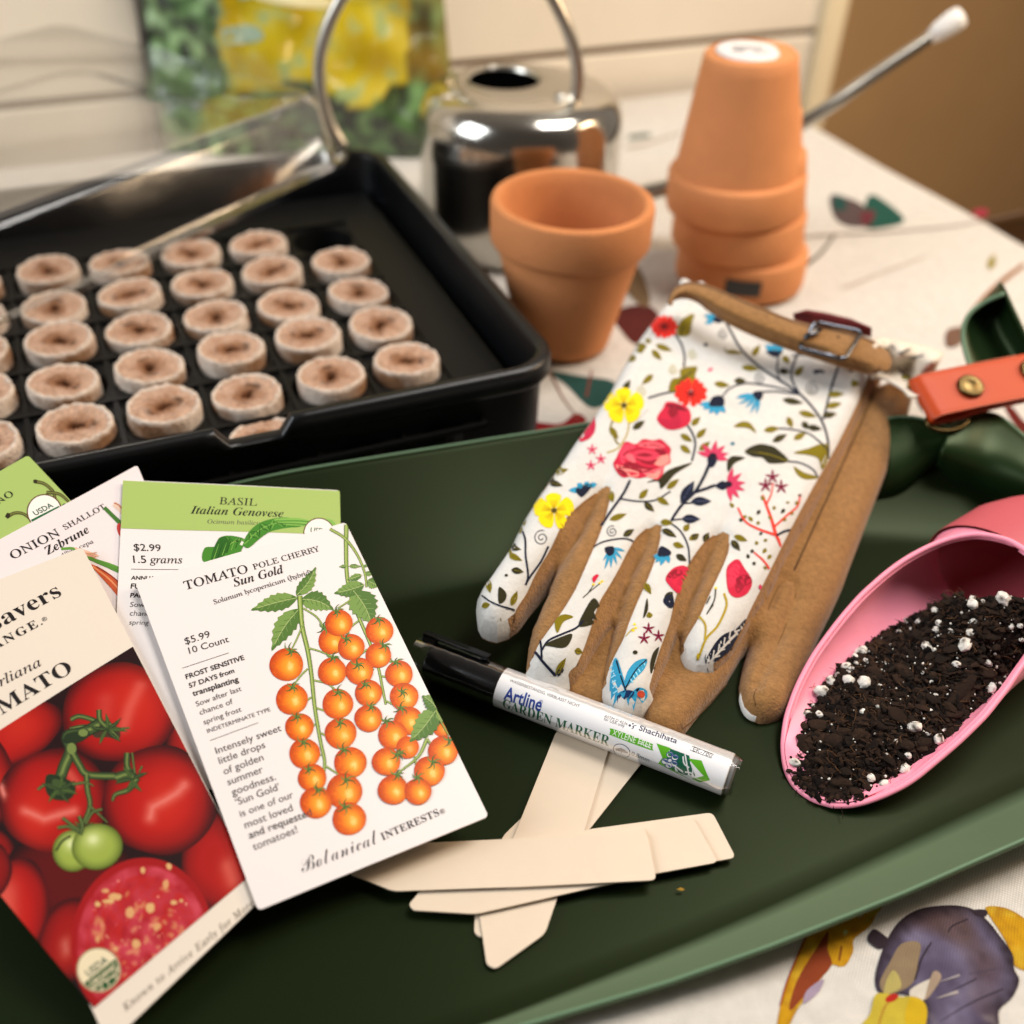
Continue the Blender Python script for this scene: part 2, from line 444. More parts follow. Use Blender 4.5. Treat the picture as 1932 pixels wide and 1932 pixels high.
# board gaps follow the two measured dark lines
zs = []
for (D) in ((250, 180), (1516, 45)):
    v = rays([D])[0]; n = np.array([-GS, GC, 0]); p = gw(0, WR); t = ((p - EYE) @ n) / (v @ n); zs.append((EYE + v * t)[2])
z_hi, z_lo = max(zs), min(zs); step = z_hi - z_lo if z_hi - z_lo > .03 else .09
levels = [z_lo + step * k for k in range(-9, 6)]
mb = MB()
for a, b in zip(levels[:-1], levels[1:]): box(mb, (-24, WR, a + .0035), (18.9, WR + .5, b - .0035), xf=G3)
bevel(mb.build("boards", M_wall, wall), .002)
mb = MB(); box(mb, (-24, WR + .12, levels[0]), (18.9, WR + .55, levels[-1]), xf=G3); mb.build("backing", M_gap, wall)
mb = MB(); box(mb, (18.9, WR - .25, -.75), (19.55, WR + .6, levels[-1]), xf=G3); bevel(mb.build("end_post", material("cream_paint", lin("#e8d8b4"), rough=.5), wall), .003)

# the table under its printed cloth
tbl = thing("table", "wooden table standing under the printed tablecloth", "table", G3(5, 0, -.75))
mb = MB(); box(mb, (-17, -24, -.034), (16.35, 11.0, -.004), xf=G3); bevel(mb.build("table_top", M_wood, tbl), .004)
for c, r in ((-16, -23), (15.5, -23), (-16, 10.2), (15.5, 10.2)):
    mb = MB(); box(mb, (c - .6, r - .6, -.75), (c + .6, r + .6, -.0341), xf=G3); mb.build("leg", M_wood, tbl)
CL = lin("#e0dad0")
mb = MB(); rows = []
cs = np.linspace(-17.15, 16.5, 90); rs = np.linspace(-24.1, 11.15, 90)
def cloth_z(x, y):
    return 0.0006 * (np.sin(x * 23 + y * 9) + np.sin(y * 31 - x * 14)) - .0006
for r in rs: rows.append([gw(c, r) + np.array([0, 0, cloth_z(*gw(c, r)[:2])]) for c in cs])
hem = []
v, f = loft(rows); mb.add(v, f, CL)
# cloth drop at the right edge and the back edge
drop = [[np.array(rows[i][-1]) + np.array([GC, GS, 0]) * (.006 * min(1, k * 1.5) + .006 * math.sin(i * .9) * k / 4) + np.array([0, 0, -.05 * k]) for i in range(len(rs))] for k in range(5)]
v, f = loft(drop); mb.add(v, f, CL)
cloth_pr = Print(HeightSurf(lambda l: cloth_z(l[:, 0], l[:, 1])), base=.00022, step=.006); cloth_pr.EPS = 6e-5
cloth_pr.mb = mb
from mathutils import noise as mn
def cloth_art(P):
    def vn(v, k, sd): return np.array([mn.noise(Vector((p[0] * k, p[1] * k, sd))) for p in v])
    def mauve(v, d):
        c0, c1, c2, c3, c4 = lin("#2c2028"), lin("#5a5068"), lin("#7d7590"), lin("#5a4238"), lin("#a79a98"); a, b, e = vn(v, 90, 1), vn(v, 260, 4), vn(v, 45, 8); out = []
        cy = v[:, 1]; lo = np.clip((cy.max() - .028 - cy) / .03, 0, 1)
        for i in range(len(v)):
            c = mix(c1, c2, min(1, max(0, .3 + a[i] * 1.1 + .35 * lo[i]))); c = mix(c, c3, min(.8, max(0, e[i] * 2.2 - .25))); c = mix(c, c0, min(.95, max(0, 1 - d[i] / .0055) * (1 - lo[i] * .8) + max(0, b[i]) * .5)); c = mix(c, c4, min(.8, max(0, -b[i] * 1.6 - .25)) * lo[i]); out.append(c)
        return out
    def yellow(v, d):
        c0, c1, c2 = lin("#d09a12"), lin("#b07c14"), lin("#d8b838"); a, b = vn(v, 110, 2), vn(v, 300, 6)
        return [mix(mix(c0, c2, min(1, max(0, a[i] * 1.6))), c1, min(1, max(0, b[i] * 1.4 + .7 * max(0, 1 - d[i] / .002)))) for i in range(len(v))]
    Y, YD, MV, MVD = lin("#c99414"), lin("#8d6a1c"), lin("#625670"), lin("#32262e")
    z = lambda *p: ZI(p)
    # yellow petal at the front
    P.wash(z((1075, 735), (1040, 790), (1000, 860), (905, 940), (900, 1010), (860, 1090), (820, 1105), (770, 1095), (720, 1160), (640, 1260), (560, 1370), (500, 1480), (440, 1480), (460, 1340), (500, 1200), (560, 1050), (640, 870), (760, 780), (900, 730), (1000, 690)), yellow, .0016)
    P.layer()
    P.blob(z((750, 890), (745, 1000), (770, 1090), (700, 1180), (600, 1290), (520, 1370), (525, 1290), (580, 1150), (680, 990)), lin("#8e3f1e"))
    P.blob(z((720, 1180), (690, 1260), (600, 1330), (620, 1250)), lin("#a895a8"))
    P.layer()
    P.stroke(z((640, 870), (560, 1050), (500, 1200), (460, 1340)), 3.5, lin("#a84c1a"))
    P.stroke(z((830, 980), (815, 1070)), 4, lin("#8a4a1c")); P.stroke(z((1010, 740), (880, 800), (800, 870)), 5, YD, w2=1)
    P.stroke(z((1060, 745), (960, 850)), 4, lin("#b8b02c"), w2=1); P.stroke(z((1020, 720), (930, 820)), 2.5, CL, w2=1)
    P.blob(z((850, 880), (870, 895), (850, 915), (838, 900)), lin("#cfd080"))
    # right yellow petal
    P.wash(z((1700, 745), (1800, 745), (1900, 790), (2000, 880), (2050, 1050), (1990, 1130), (1880, 1105), (1850, 1010), (1790, 900), (1730, 810)), yellow, .0018)
    P.layer()
    # mauve iris head
    P.wash(z((1110, 930), (1180, 830), (1280, 765), (1400, 740), (1540, 738), (1640, 770), (1720, 840), (1790, 930), (1860, 1030), (1870, 1120), (1900, 1190), (1860, 1290), (1780, 1370), (1740, 1500), (1360, 1500), (1340, 1380), (1300, 1310), (1180, 1270), (1060, 1265), (1030, 1180), (1060, 1050)), mauve, .0011)
    P.blob(z((1020, 880), (1090, 920), (1110, 955), (1060, 1000), (985, 945)), MVD)
    P.blob(z((1620, 765), (1700, 765), (1700, 800), (1640, 800)), MVD)
    P.layer()
    P.blob(z((1190, 970), (1300, 965), (1290, 1080), (1260, 1200), (1170, 1260), (1090, 1270), (1060, 1200), (1120, 1080)), lin("#8f7a5e"))
    P.layer()
    P.blob(z((1140, 1130), (1180, 1180), (1180, 1240), (1090, 1270), (1100, 1190)), lin("#b7a862"))
    P.blob(z((1240, 1250), (1390, 1170), (1420, 1180), (1340, 1290), (1280, 1330)), lin("#d8cfc0"))
    P.blob(z((1380, 1140), (1430, 1170), (1370, 1270), (1330, 1300)), lin("#a8927c"))
    P.stroke(z((1370, 960), (1310, 1060), (1270, 1190)), 3, MVD); P.stroke(z((1590, 820), (1500, 860), (1470, 900)), 3, MVD)
    P.stroke(z((1540, 1160), (1420, 1200)), 5, lin("#a39a9c"), w2=1); P.stroke(z((1530, 1260), (1400, 1300)), 6, lin("#b3a8a4"), w2=1)
    P.stroke(z((1640, 1180), (1500, 1250)), 3, lin("#4a404e"), w2=1); P.stroke(z((1760, 1120), (1600, 1150)), 2, lin("#4a404e"), w2=1)
    P.stroke(z((1800, 1240), (1600, 1330), (1420, 1440)), 3, lin("#4a404e"), w2=1)
    P.blob(z((1030, 1280), (1100, 1270), (1180, 1290), (1270, 1290), (1330, 1340), (1290, 1500), (950, 1500), (1000, 1390)), lin("#c7b13a"))
    P.layer()
    P.blob(z((1250, 1290), (1340, 1350), (1320, 1500), (1230, 1500), (1210, 1400)), lin("#d1ad1e"))
    P.stroke(z((1120, 1310), (1080, 1370), (1040, 1500)), 2.5, lin("#a8602a"))
    P.ellipse(z((1130, 1298))[0], 13, 7, lin("#b8281c"), rot=-.4)
    # far right: green-and-maroon leaf, branches
    z = lambda *p: Z2(p)
    P.layer()
    P.blob(z((1200, 740), (1260, 745), (1330, 780), (1340, 850), (1270, 855), (1215, 820)), lin("#5a4a48"))
    P.blob(z((1330, 780), (1355, 735), (1420, 770), (1480, 830), (1430, 855), (1330, 860)), lin("#1f5346"))
    P.layer()
    P.blob(z((1215, 740), (1250, 745), (1260, 790), (1215, 790)), lin("#1f4a44")); P.blob(z((1320, 800), (1370, 800), (1350, 850), (1320, 850)), lin("#6a2f36"))
    P.stroke(z((1060, 900), (1200, 888), (1440, 875), (1700, 850), (1932, 800)), 4, lin("#8a7264"), w2=2)
    P.stroke(z((1040, 1030), (1110, 1000), (1170, 950), (1215, 890)), 8, lin("#4a3826"), w2=4)
    P.stroke(z((1250, 1090), (1400, 1030), (1560, 970)), 3, lin("#b39a80"), w2=1)
    P.stroke(z((1700, 1260), (1740, 1180), (1830, 1080), (1932, 1000)), 14, lin("#a06a40"), w2=8)
    P.leaf(*z((1800, 1020), (1820, 960)), 14, lin("#9a8a2c")); P.blob(z((1740, 795), (1790, 790), (1790, 815), (1750, 820)), lin("#a03040"))
    P.stroke(z((440, 520), (520, 510)), 8, lin("#3e5648")); P.stroke(z((430, 560), (520, 540), (640, 500)), 4, lin("#9a8260"), w2=2)
    # beside the tray: teal bands, maroon petals
    P.blob(z((130, 1400), (260, 1420), (380, 1440), (380, 1500), (300, 1540), (200, 1450)), lin("#28504a"))
    P.blob(z((-40, 1610), (60, 1590), (180, 1600), (240, 1560), (280, 1590), (200, 1640), (0, 1650)), lin("#8a1f22"))
    P.stroke(z((140, 1400), (190, 1500), (250, 1580)), 5, lin("#8a5a40"), w2=2); P.stroke(z((300, 1400), (280, 1500)), 4, lin("#8a3a30"))
    P.blob(z((380, 1180), (500, 1150), (560, 1200), (540, 1270), (470, 1300), (420, 1260)), lin("#5c2420"))
    P.blob(z((395, 1010), (470, 1000), (520, 1120), (500, 1160), (430, 1100)), lin("#8a7050"))
    # beyond the snapped corner
    P.blob(z((1530, 1500), (1640, 1530), (1700, 1560), (1680, 1600), (1560, 1560)), lin("#4a1a14"))
    P.blob(z((1850, 1520), (1890, 1540), (1932, 1590), (1990, 1640), (1980, 1700), (1900, 1610)), lin("#6a2016"))
    P.blob(z((1640, 1250), (1700, 1240), (1690, 1300), (1640, 1310)), lin("#7a5a48"))
cloth_art(cloth_pr)
cloth = cloth_pr.build("tablecloth", M_cloth)
tag(cloth, "off-white linen tablecloth printed with yellow, mauve and dark green flowers", "tablecloth")
cloth.modifiers.clear(); cloth.data.polygons.foreach_set("use_smooth", [True] * len(cloth.data.polygons))

# ================================================================== seed tray with its clear lid
M_blk = material("black_plastic", lin("#060709"), rough=.36, spec=.4, bump=("noise", 900, .08, .0005))
M_blk2 = material("black_insert", lin("#050505"), rough=.5, spec=.22)
TZ = .0652
def rrect(c0, r0, c1, r1, rad, inset, n=8, step=.18):
    """rounded rectangle in grid units (inset in metres)"""
    i = inset / GP; c0 += i; r0 += i; c1 -= i; r1 -= i; rd = max(.12, rad - i); out = []
    for cx, cy, a0 in ((c1 - rd, r0 + rd, -90), (c1 - rd, r1 - rd, 0), (c0 + rd, r1 - rd, 90), (c0 + rd, r0 + rd, 180)):
        for k in range(n + 1):
            a = math.radians(a0 + 90 * k / n); out.append((cx + rd * math.cos(a), cy + rd * math.sin(a)))
        # straight side to the next corner is filled by densify
    P = np.array(out)
    res = []
    Q = np.roll(P, -1, 0)
    for a, b in zip(P, Q):
        m = max(1, int(round(np.hypot(*(b - a)) / step))) if np.hypot(*(b - a)) > 1 else 1
        for k in range(m): res.append(a + (b - a) * k / m)
    return np.array(res)
TC0, TR0, TC1, TR1 = -2.2, -1.47, 5.56, 6.05
tray = thing("seed_tray", "black plastic seed tray holding peat pellets under a clear lid", "seed tray", G3(1.5, 2, 0))
def tray_loops(spec, rad=.62, step_n=30):
    """spec: (inset m, z, notch?) loops with equal point counts"""
    out = []
    for inset, z in spec:
        pts = []
        i = inset / GP; c0, r0, c1, r1 = TC0 + i, TR0 + i, TC1 - i, TR1 - i; rd = max(.15, rad - i * .6); n = 8
        cor = ((c1 - rd, r0 + rd, -90), (c1 - rd, r1 - rd, 0), (c0 + rd, r1 - rd, 90), (c0 + rd, r0 + rd, 180))
        for q, (cx, cy, a0) in enumerate(cor):
            for k in range(n + 1):
                a = math.radians(a0 + 90 * k / n); pts.append((cx + rd * math.cos(a), cy + rd * math.sin(a)))
            nx = cor[(q + 1) % 4]; a1 = math.radians(nx[2]); e = (nx[0] + rd * math.cos(a1), nx[1] + rd * math.sin(a1)); p = pts[-1]
            for k in range(1, step_n):
                t = k / step_n
                pts.append((p[0] + (e[0] - p[0]) * t, p[1] + (e[1] - p[1]) * t))
        row = []
        for c, r in pts:
            zz = z
            if r < TR0 + .5 and 1.42 < c < 2.2 and z > .0535: zz = .0535 + (z - .0535) * .25
            row.append(gw(c, r, zz))
        out.append(row)
    return out
L = tray_loops([(.0048, .003), (.0044, .020), (.0040, .0507), (.0036, .0522), (.0012, .0527), (0, .0547), (0, .0619), (.0008, .0640), (.0025, TZ), (.0050, TZ), (.0068, .0639), (.0074, .0619), (.0080, .0552), (.0082, .0537), (.0084, .0510), (.0095, .0290), (.0125, .0272)], step_n=46)
m = len(L[0]); mb = MB(); v = [p for l in L for p in l]
f = [(i * m + k, i * m + (k + 1) % m, (i + 1) * m + (k + 1) % m, (i + 1) * m + k) for i in range(len(L) - 1) for k in range(m)]
f.append(tuple(range(m))[::-1]); mb.add(v, f)
o = mb.build("tray_wall", M_blk, tray); auto_smooth(o, 50)
# cell insert: sheet with wells
mb = MB(); CZ = .0392
def cell(c, r):
    h = .5; n = 24; sq = []; ci = []; cb = []
    for k in range(n):
        a = 2 * math.pi * k / n; x, y = math.cos(a), math.sin(a); s_ = h / max(abs(x), abs(y))
        sq.append(gw(c + x * s_, r + y * s_, CZ)); ci.append(gw(c + x * .465, r + y * .465, CZ - .0005)); cb.append(gw(c + x * .41, r + y * .41, .012))
    vs = sq + ci + cb; fs = [(i * n + k, i * n + (k + 1) % n, (i + 1) * n + (k + 1) % n, (i + 1) * n + k) for i in range(2) for k in range(n)]
    fs.append(tuple(2 * n + k for k in range(n))); mb.add(vs, fs)
for c in range(-1, 5):
    for r in range(-1, 5): cell(c, r)
F = tray_loops([(.0160, .0300)], step_n=6)[0]
for (a0, b0, a1, b1) in ((TC0 + .4, TR0 + .38, -1.5, TR1 - .4), (4.5, TR0 + .38, TC1 - .4, TR1 - .4), (-1.5, 4.5, 4.5, TR1 - .4)):
    box(mb, (a0, b0, .008), (a1, b1, CZ - .0006 if a0 > 4 or b0 > 4 else CZ), xf=G3)
for k in range(7):
    box(mb, (-1.5, k - 1.5 - .03, CZ - .001), (4.5, k - 1.5 + .03, CZ + .0016 + .0001 * k), xf=G3); box(mb, (k - 1.5 - .03, -1.5, CZ - .001), (k - 1.5 + .03, 4.5, CZ + .00135), xf=G3)
mb.build("cell_insert", M_blk2, tray)

# peat pellets: netting sleeve and peat core
M_peat = material("peat", lin("#8a5f42"), rough=.95, attr=True, mottle=(420, .32), bump=("noise", 700, .9, .0015), spec=.1)
M_net = material("netting", rough=.9, attr=True, mottle=(500, .25), bump=("voronoi", 900, .6, .0008), spec=.15)
def pellet_meshes(seed):
    rg = random.Random(seed); n = 40; R = .0178; h = .016
    wob = [rg.uniform(-1, 1) for _ in range(5)]
    def rad(a): return 1 + .02 * (wob[0] * math.sin(a + wob[1] * 3) + wob[2] * math.sin(2 * a + wob[3] * 3) + .6 * math.sin(3 * a + wob[4] * 5))
    core = MB(); net = MB(); dark, mid, pale = lin("#4a2610"), lin("#8a6044"), lin("#b6957e")
    prof = [(.0, -.0045), (.09, -.0042), (.125, -.0016), (.16, -.0007), (.30, -.0004), (.45, -.0003), (.65, -.0001), (.82, .0002), (.93, .0002)]
    vs = []; cs = []; fs = []
    for i, (q, z) in enumerate(prof):
        for k in range(n):
            a = 2 * math.pi * k / n; hole = 1.35 + .35 * math.sin(a * 2 + wob[0] * 4) + .15 * math.sin(3 * a + wob[2] * 6)
            rr = R * q * rad(a) * (hole if q < .4 else 1); vs.append((rr * math.cos(a), rr * math.sin(a), z + rg.uniform(-.0006, .0006)))
            nz_ = .5 + .5 * math.sin(a * 3 + wob[1] * 9 + q * 7) * math.sin(a * 2 - q * 5 + wob[4] * 4); cs.append(mix(mix(dark, mid, min(1, max(0, (q - .10) / .07))), pale, min(1, max(0, (q - .14) / .3) * (.35 + .65 * nz_) * rg.uniform(.5, 1.1))))
    for i in range(len(prof) - 1):
        for k in range(n): fs.append((i * n + k, i * n + (k + 1) % n, (i + 1) * n + (k + 1) % n, (i + 1) * n + k))
    fs.append(tuple(range(n))[::-1]); core.add(vs, fs, cs)
    vs = []; fs = []
    pr = [(.84, -.0004), (.90, .0006), (.95, .0009), (.985, .0002), (1.0, -.002), (1.01, -.008), (1.0, -.018), (.93, -.0325)]
    for i, (q, z) in enumerate(pr):
        for k in range(n):
            a = 2 * math.pi * k / n; rr = R * q * rad(a) * (1 + rg.uniform(-.018, .018) * (i < 6)); vs.append((rr * math.cos(a), rr * math.sin(a), z + (rg.uniform(-.0008, .0008) if i < 5 else 0)))
    for i in range(len(pr) - 1):
        for k in range(n): fs.append((i * n + k, i * n + (k + 1) % n, (i + 1) * n + (k + 1) % n, (i + 1) * n + k))
    fs.append(tuple((len(pr) - 1) * n + k for k in range(n)))
    wn, tn = lin("#d0c0b0"), lin("#8a6446")
    cn = [mix(wn, tn, 0.05 + .25 * rg.random() if i < 4 else min(1, max(0, .55 + .5 * math.sin(2 * math.pi * k / n * 2 + wob[1] * 5) + rg.uniform(-.25, .25)))) for i in range(len(pr)) for k in range(n)]; net.add(vs, fs, cn)
    return core, net
protos = []
for s_ in range(5):
    t = thing("peat_pellet", "round brown peat pellet in pale netting, set in a cell of the black tray", "peat pellet", (0, 0, 0), "peat pellets in the seed tray")
    c_, n_ = pellet_meshes(s_ + 11); c_.build("peat_core", M_peat, t, True); n_.build("netting", M_net, t, True); protos.append(t)
used = set(); k = 0
for r in range(-1, 5):
    for c in range(-1, 5):
        if (c, r) == (4, 4): continue
        p = protos[(c * 3 + r * 5 + 20) % 5]
        if p.name in used:
            t = p.copy(); COL.objects.link(t)
            for ch in list(p.children):
                d = ch.copy(); COL.objects.link(d); d.parent = t
        else: t = p; used.add(p.name)
        t.location = gw(c + random.uniform(-.03, .03), (r if r > -1 else -.86) + random.uniform(-.03, .03), .045 + random.uniform(-.0016, .0010) - (.006 if r < 0 else 0))
        t.rotation_euler = (random.uniform(-.05, .05), random.uniform(-.05, .05), random.uniform(0, 6.28)); k += 1

# clear lid, pushed askew over the back of the tray
def clear_material(name, tint=(1, 1, 1), gloss=.06, k=1.0):
    m = bpy.data.materials.new(name); m.use_nodes = True; nt = m.node_tree; N = nt.nodes; L_ = nt.links; N.clear()
    out = N.new("ShaderNodeOutputMaterial"); tr = N.new("ShaderNodeBsdfTransparent"); tr.inputs[0].default_value = (*tint, 1)
    gl = N.new("ShaderNodeBsdfGlossy"); gl.inputs["Roughness"].default_value = gloss
    fr = N.new("ShaderNodeFresnel"); fr.inputs["IOR"].default_value = 1.5
    mk = N.new("ShaderNodeMath"); mk.operation = "MULTIPLY"; mk.inputs[1].default_value = k; L_.new(fr.outputs[0], mk.inputs[0]); mx = N.new("ShaderNodeMixShader"); L_.new(mk.outputs[0], mx.inputs[0]); L_.new(tr.outputs[0], mx.inputs[1]); L_.new(gl.outputs[0], mx.inputs[2]); L_.new(mx.outputs[0], out.inputs[0])
    tc = N.new("ShaderNodeTexCoord"); nz = N.new("ShaderNodeTexNoise"); nz.inputs["Scale"].default_value = 30; L_.new(tc.outputs["Object"], nz.inputs["Vector"])
    b = N.new("ShaderNodeBump"); b.inputs["Strength"].default_value = .15; b.inputs["Distance"].default_value = .002; L_.new(nz.outputs[0], b.inputs["Height"]); L_.new(b.outputs[0], gl.inputs["Normal"]); L_.new(b.outputs[0], fr.inputs["Normal"])
    return m
M_clear = clear_material("clear_plastic", (.94, .93, .92), .12, .45)
A = unproj([(690, 292)], .0692)[0]; B = unproj([(0, 612)], .0662)[0]
ex = (B - A); LW = .31; ex /= np.linalg.norm(ex); ey = np.cross(ex, [0, 0, 1.0]); ey = -ey if ey[1] < 0 else ey; ez = np.cross(ex, ey); ez = ez if ez[2] > 0 else -ez
def lidp(u, w, h): return A + ex * u + ey * w + ez * h
lid = thing("clear_lid", "clear plastic dome lid resting askew across the back of the seed tray", "lid", tuple(A))
def rr2(x0, y0, x1, y1, rd, n=6):
    out = []
    for cx, cy, a0 in ((x1 - rd, y0 + rd, -90), (x1 - rd, y1 - rd, 0), (x0 + rd, y1 - rd, 90), (x0 + rd, y0 + rd, 180)):
        for k in range(n + 1): a = math.radians(a0 + 90 * k / n); out.append((cx + rd * math.cos(a), cy + rd * math.sin(a)))
    return out
W2 = .30
spec = [(0, -.004, .030), (0, .0, .030), (.006, .001, .026), (.008, .004, .025), (.014, .036, .02), (.018, .041, .018), (.024, .043, .014)]
rows = [[lidp(x, y, h) for x, y in rr2(i, i, LW - i, W2 - i, rd)] for i, h, rd in spec]
m = len(rows[0]); mb = MB(); fs = [(i * m + k, i * m + (k + 1) % m, (i + 1) * m + (k + 1) % m, (i + 1) * m + k) for i in range(len(rows) - 1) for k in range(m)]
fs.append(tuple((len(rows) - 1) * m + k for k in range(m)))
mb.add([p for r_ in rows for p in r_], fs); o = mb.build("dome", M_clear, lid); auto_smooth(o, 35)
mb = MB()
tube(mb, [lidp(*p, 0.0005) for p in rr2(.001, .001, LW - .001, W2 - .001, .029)] , .0016, 6)
o = mb.build("rim_ribs", clear_material("clear_ridge", (.9, .88, .84), .12), lid, True)

# ================================================================== clay pots
M_clay = material("terracotta", lin("#cc8654"), rough=.78, mottle=(12, .13), bump=("noise", 260, .3, .0007), spec=.25)
M_clayin = material("terracotta_inside", lin("#c07c4c"), rough=.85, mottle=(22, .12), spec=.2)
def pot_profile(R=.0500, H=.094, rimh=.027, rimd=.0045, Rb=.0300, th=.0045):
    """outside bottom -> rim -> inside bottom, the pot standing upright"""
    zr = H - rimh; Rw = R - rimd
    out = [(.006, 0), (Rb - .002, 0), (Rb, .0018)]
    for t in np.linspace(.1, 1, 8): out.append((Rb + (Rw - Rb) * t, .0018 + (zr - .0018) * t))
    out += [(R - .0015, zr + .001), (R - .0004, zr + .003), (R, H - .004), (R - .0008, H - .0012), (R - .0028, H), (R - .0052, H - .0003), (R - .0066, H - .002)]
    ri = R - .0072
    for t in np.linspace(.08, 1, 8): out.append((ri + (Rb - th - ri) * t, H - .002 + (.006 - H + .002) * t))
    out += [(.006, .006), (.006, 0)]
    return out
def clay_pot(label, loc, flip=False, tilt=(0, 0), group=None, R=.0500, H=.094, Rb=.0300):
    t = thing("clay_pot", label, "flower pot", tuple(loc), group)
    prof = pot_profile(R, H, Rb=Rb); sgn = -1 if flip else 1
    q = Matrix.Rotation(tilt[0], 3, "X") @ Matrix.Rotation(tilt[1], 3, "Y")
    def bld(pr, name, mt):
        mb = MB(); lathe(mb, pr, 72); V = []
        for v in mb.v:
            p = Vector((v[0], v[1], (H - v[2]) if flip else v[2])); p = q @ p; V.append((p.x + loc[0], p.y + loc[1], p.z + loc[2]))
        mb.v = V
        if flip: mb.f = [f[::-1] for f in mb.f]
        o = mb.build(name, mt, t); auto_smooth(o, 50); return o
    k = 11 + 3   # last outside row
    bld(prof[:15], "body", M_clay); bld(prof[14:], "inside", M_clayin)
    return t
pc = unproj([(1075, 398)], .094)[0]; pcb = unproj([(1075, 628)], 0)[0]; pc = np.array([pc[0] * .4 + pcb[0] * .6, pc[1] * .4 + pcb[1] * .6, .0012])
pc[0] -= .002
clay_pot("terracotta pot standing upright and empty beside the black tray", pc, R=.0483, Rb=.0290)
ps = unproj([(1392, 525)], 0)[0]; ps[2] = .0012
SG = "upturned clay pots nested in a stack"
dz = .0262
for k, lab in enumerate(("lowest upturned terracotta pot of the nested stack, its rim on the tablecloth", "middle upturned terracotta pot of the nested stack", "topmost upturned terracotta pot of the nested stack with a white sticker on its base")):
    off = np.array([(.0, .0), (-.0062, .001), (-.0125, -.001)][k])
    clay_pot(lab, (ps[0] + off[0], ps[1] + off[1], ps[2] + dz * k), True, (0.0, -.030 * k), SG, R=.0452 if k < 2 else .0460, H=.1 if k == 2 else .094, Rb=.0290)
top = np.array([ps[0] - .0125 - .006, ps[1] - .001, ps[2] + dz * 2 + .1])
st = thing("price_sticker", "round white price sticker on the base of the topmost upturned pot", "sticker", tuple(top))
mb = MB(); lathe(mb, [(.0, .0008), (.018, .0008), (.0215, .0005), (.022, -.001)], 30, tuple(top)); o = mb.build("sticker_paper", material("sticker_white", lin("#d8d4d0"), rough=.5), st, True)
mb = MB()
for (x, y, w, h) in ((-.012, .004, .020, .0022), (-.010, -.001, .016, .0016), (-.013, -.006, .008, .004), (0, -.006, .01, .002)):
    box(mb, (top[0] + x, top[1] + y, top[2] + .0007), (top[0] + x + w, top[1] + y + h, top[2] + .0009))
mb.build("sticker_print", material("sticker_ink", lin("#55505a"), rough=.6), st)
# dark patch on the rim of the lowest pot
mb = MB(); rows = []
for z in (.008, .019):
    rows.append([np.array([ps[0] + .0456 * math.cos(a), ps[1] + .0456 * math.sin(a), ps[2] + z]) for a in np.linspace(math.radians(-112), math.radians(-82), 14)])
v, f = loft(rows); mb.add(v, f); o = mb.build("pot_dark_patch", material("dark_patch", lin("#14110f"), rough=.4)); tag(o, "small black patch on the rim of the lowest upturned pot", "label")
solidify(o, .0005, 1)

# ================================================================== steel watering can
M_steel = material("polished_steel", lin("#c4bfb6"), rough=.15, metal=1)
M_steel2 = material("brushed_steel", lin("#b9b4aa"), rough=.28, metal=1)
kc = unproj([(986, 156)], .110)[0]; kc[2] = 0
KR = .0715
can = thing("watering_can", "polished steel watering can with looped handle and long thin spout behind the pots", "watering can", (kc[0], kc[1], 0))
mb = MB(); lathe(mb, [(.0, .0012), (KR - .004, .0012), (KR - .001, .003), (KR, .008), (KR + .0006, .03), (KR + .0006, .082), (KR - .0006, .092), (KR - .004, .100), (KR - .009, .1045), (KR - .015, .1070), (KR - .020, .1082), (KR - .028, .1096), (KR - .034, .1100)], 96, (kc[0], kc[1], 0)); mb.build("body", M_steel, can, True)
hc = (kc[0] - .014, kc[1] + .006)
mb = MB(); vs = []
n = 60
for q in range(5):
    for k in range(n):
        a = 2 * math.pi * k / n; t = q / 4
        x0, y0 = kc[0] + (KR - .034) * math.cos(a), kc[1] + (KR - .034) * math.sin(a); x1, y1 = hc[0] + .027 * math.cos(a), hc[1] + .027 * math.sin(a)
        vs.append((x0 * (1 - t) + x1 * t, y0 * (1 - t) + y1 * t, .1100 + .0012 * math.sin(t * math.pi / 2)))
for q, (rr, z) in enumerate(((.0262, .1105), (.0258, .104), (.0258, .092))):
    for k in range(n): a = 2 * math.pi * k / n; vs.append((hc[0] + rr * math.cos(a), hc[1] + rr * math.sin(a), z))
fs = [(i * n + k, i * n + (k + 1) % n, (i + 1) * n + (k + 1) % n, (i + 1) * n + k) for i in range(7) for k in range(n)]
mb.add(vs, fs); mb.build("shoulder", M_steel2, can, True)
mb = MB(); lathe(mb, [(.0, .1085), (.0259, .1085)], 40, (hc[0], hc[1], 0)); mb.build("hole_shade_disc", material("shade_black", lin("#020202"), rough=.9, spec=0), can)  # black disc just under the rim stands in for the shade inside
# handle: from the shoulder up over and down to the left side of the body
ht = unproj([(1083, 186)], .109)[0]; hp = [ht + [-.012, -.004, .001], ht]
hplane = lambda D, y: EYE + rays([D])[0] * ((y - EYE[1]) / rays([D])[0][1])
y0 = ht[1]
hp += [hplane((1088, 120), y0 + .002), hplane((1060, 30), y0 + .004), hplane((1000, -60), y0 + .006), hplane((880, -130), y0 + .008), hplane((740, -110), y0 + .01), hplane((655, -20), y0 + .01), hplane((610, 75), y0 + .008), hplane((603, 160), y0 + .004), hplane((622, 232), y0), hplane((648, 278), y0 - .002)]
hp = spline(hp, 8)
mb = MB(); tube(mb, hp, .0042, 14); mb.build("handle", M_steel2, can, True)
s0 = np.array([kc[0] + KR * .8, kc[1] - .01, .03]); tip = hplane((1782, 52), kc[1] + .02); mid = hplane((1515, 232), kc[1] - .01)
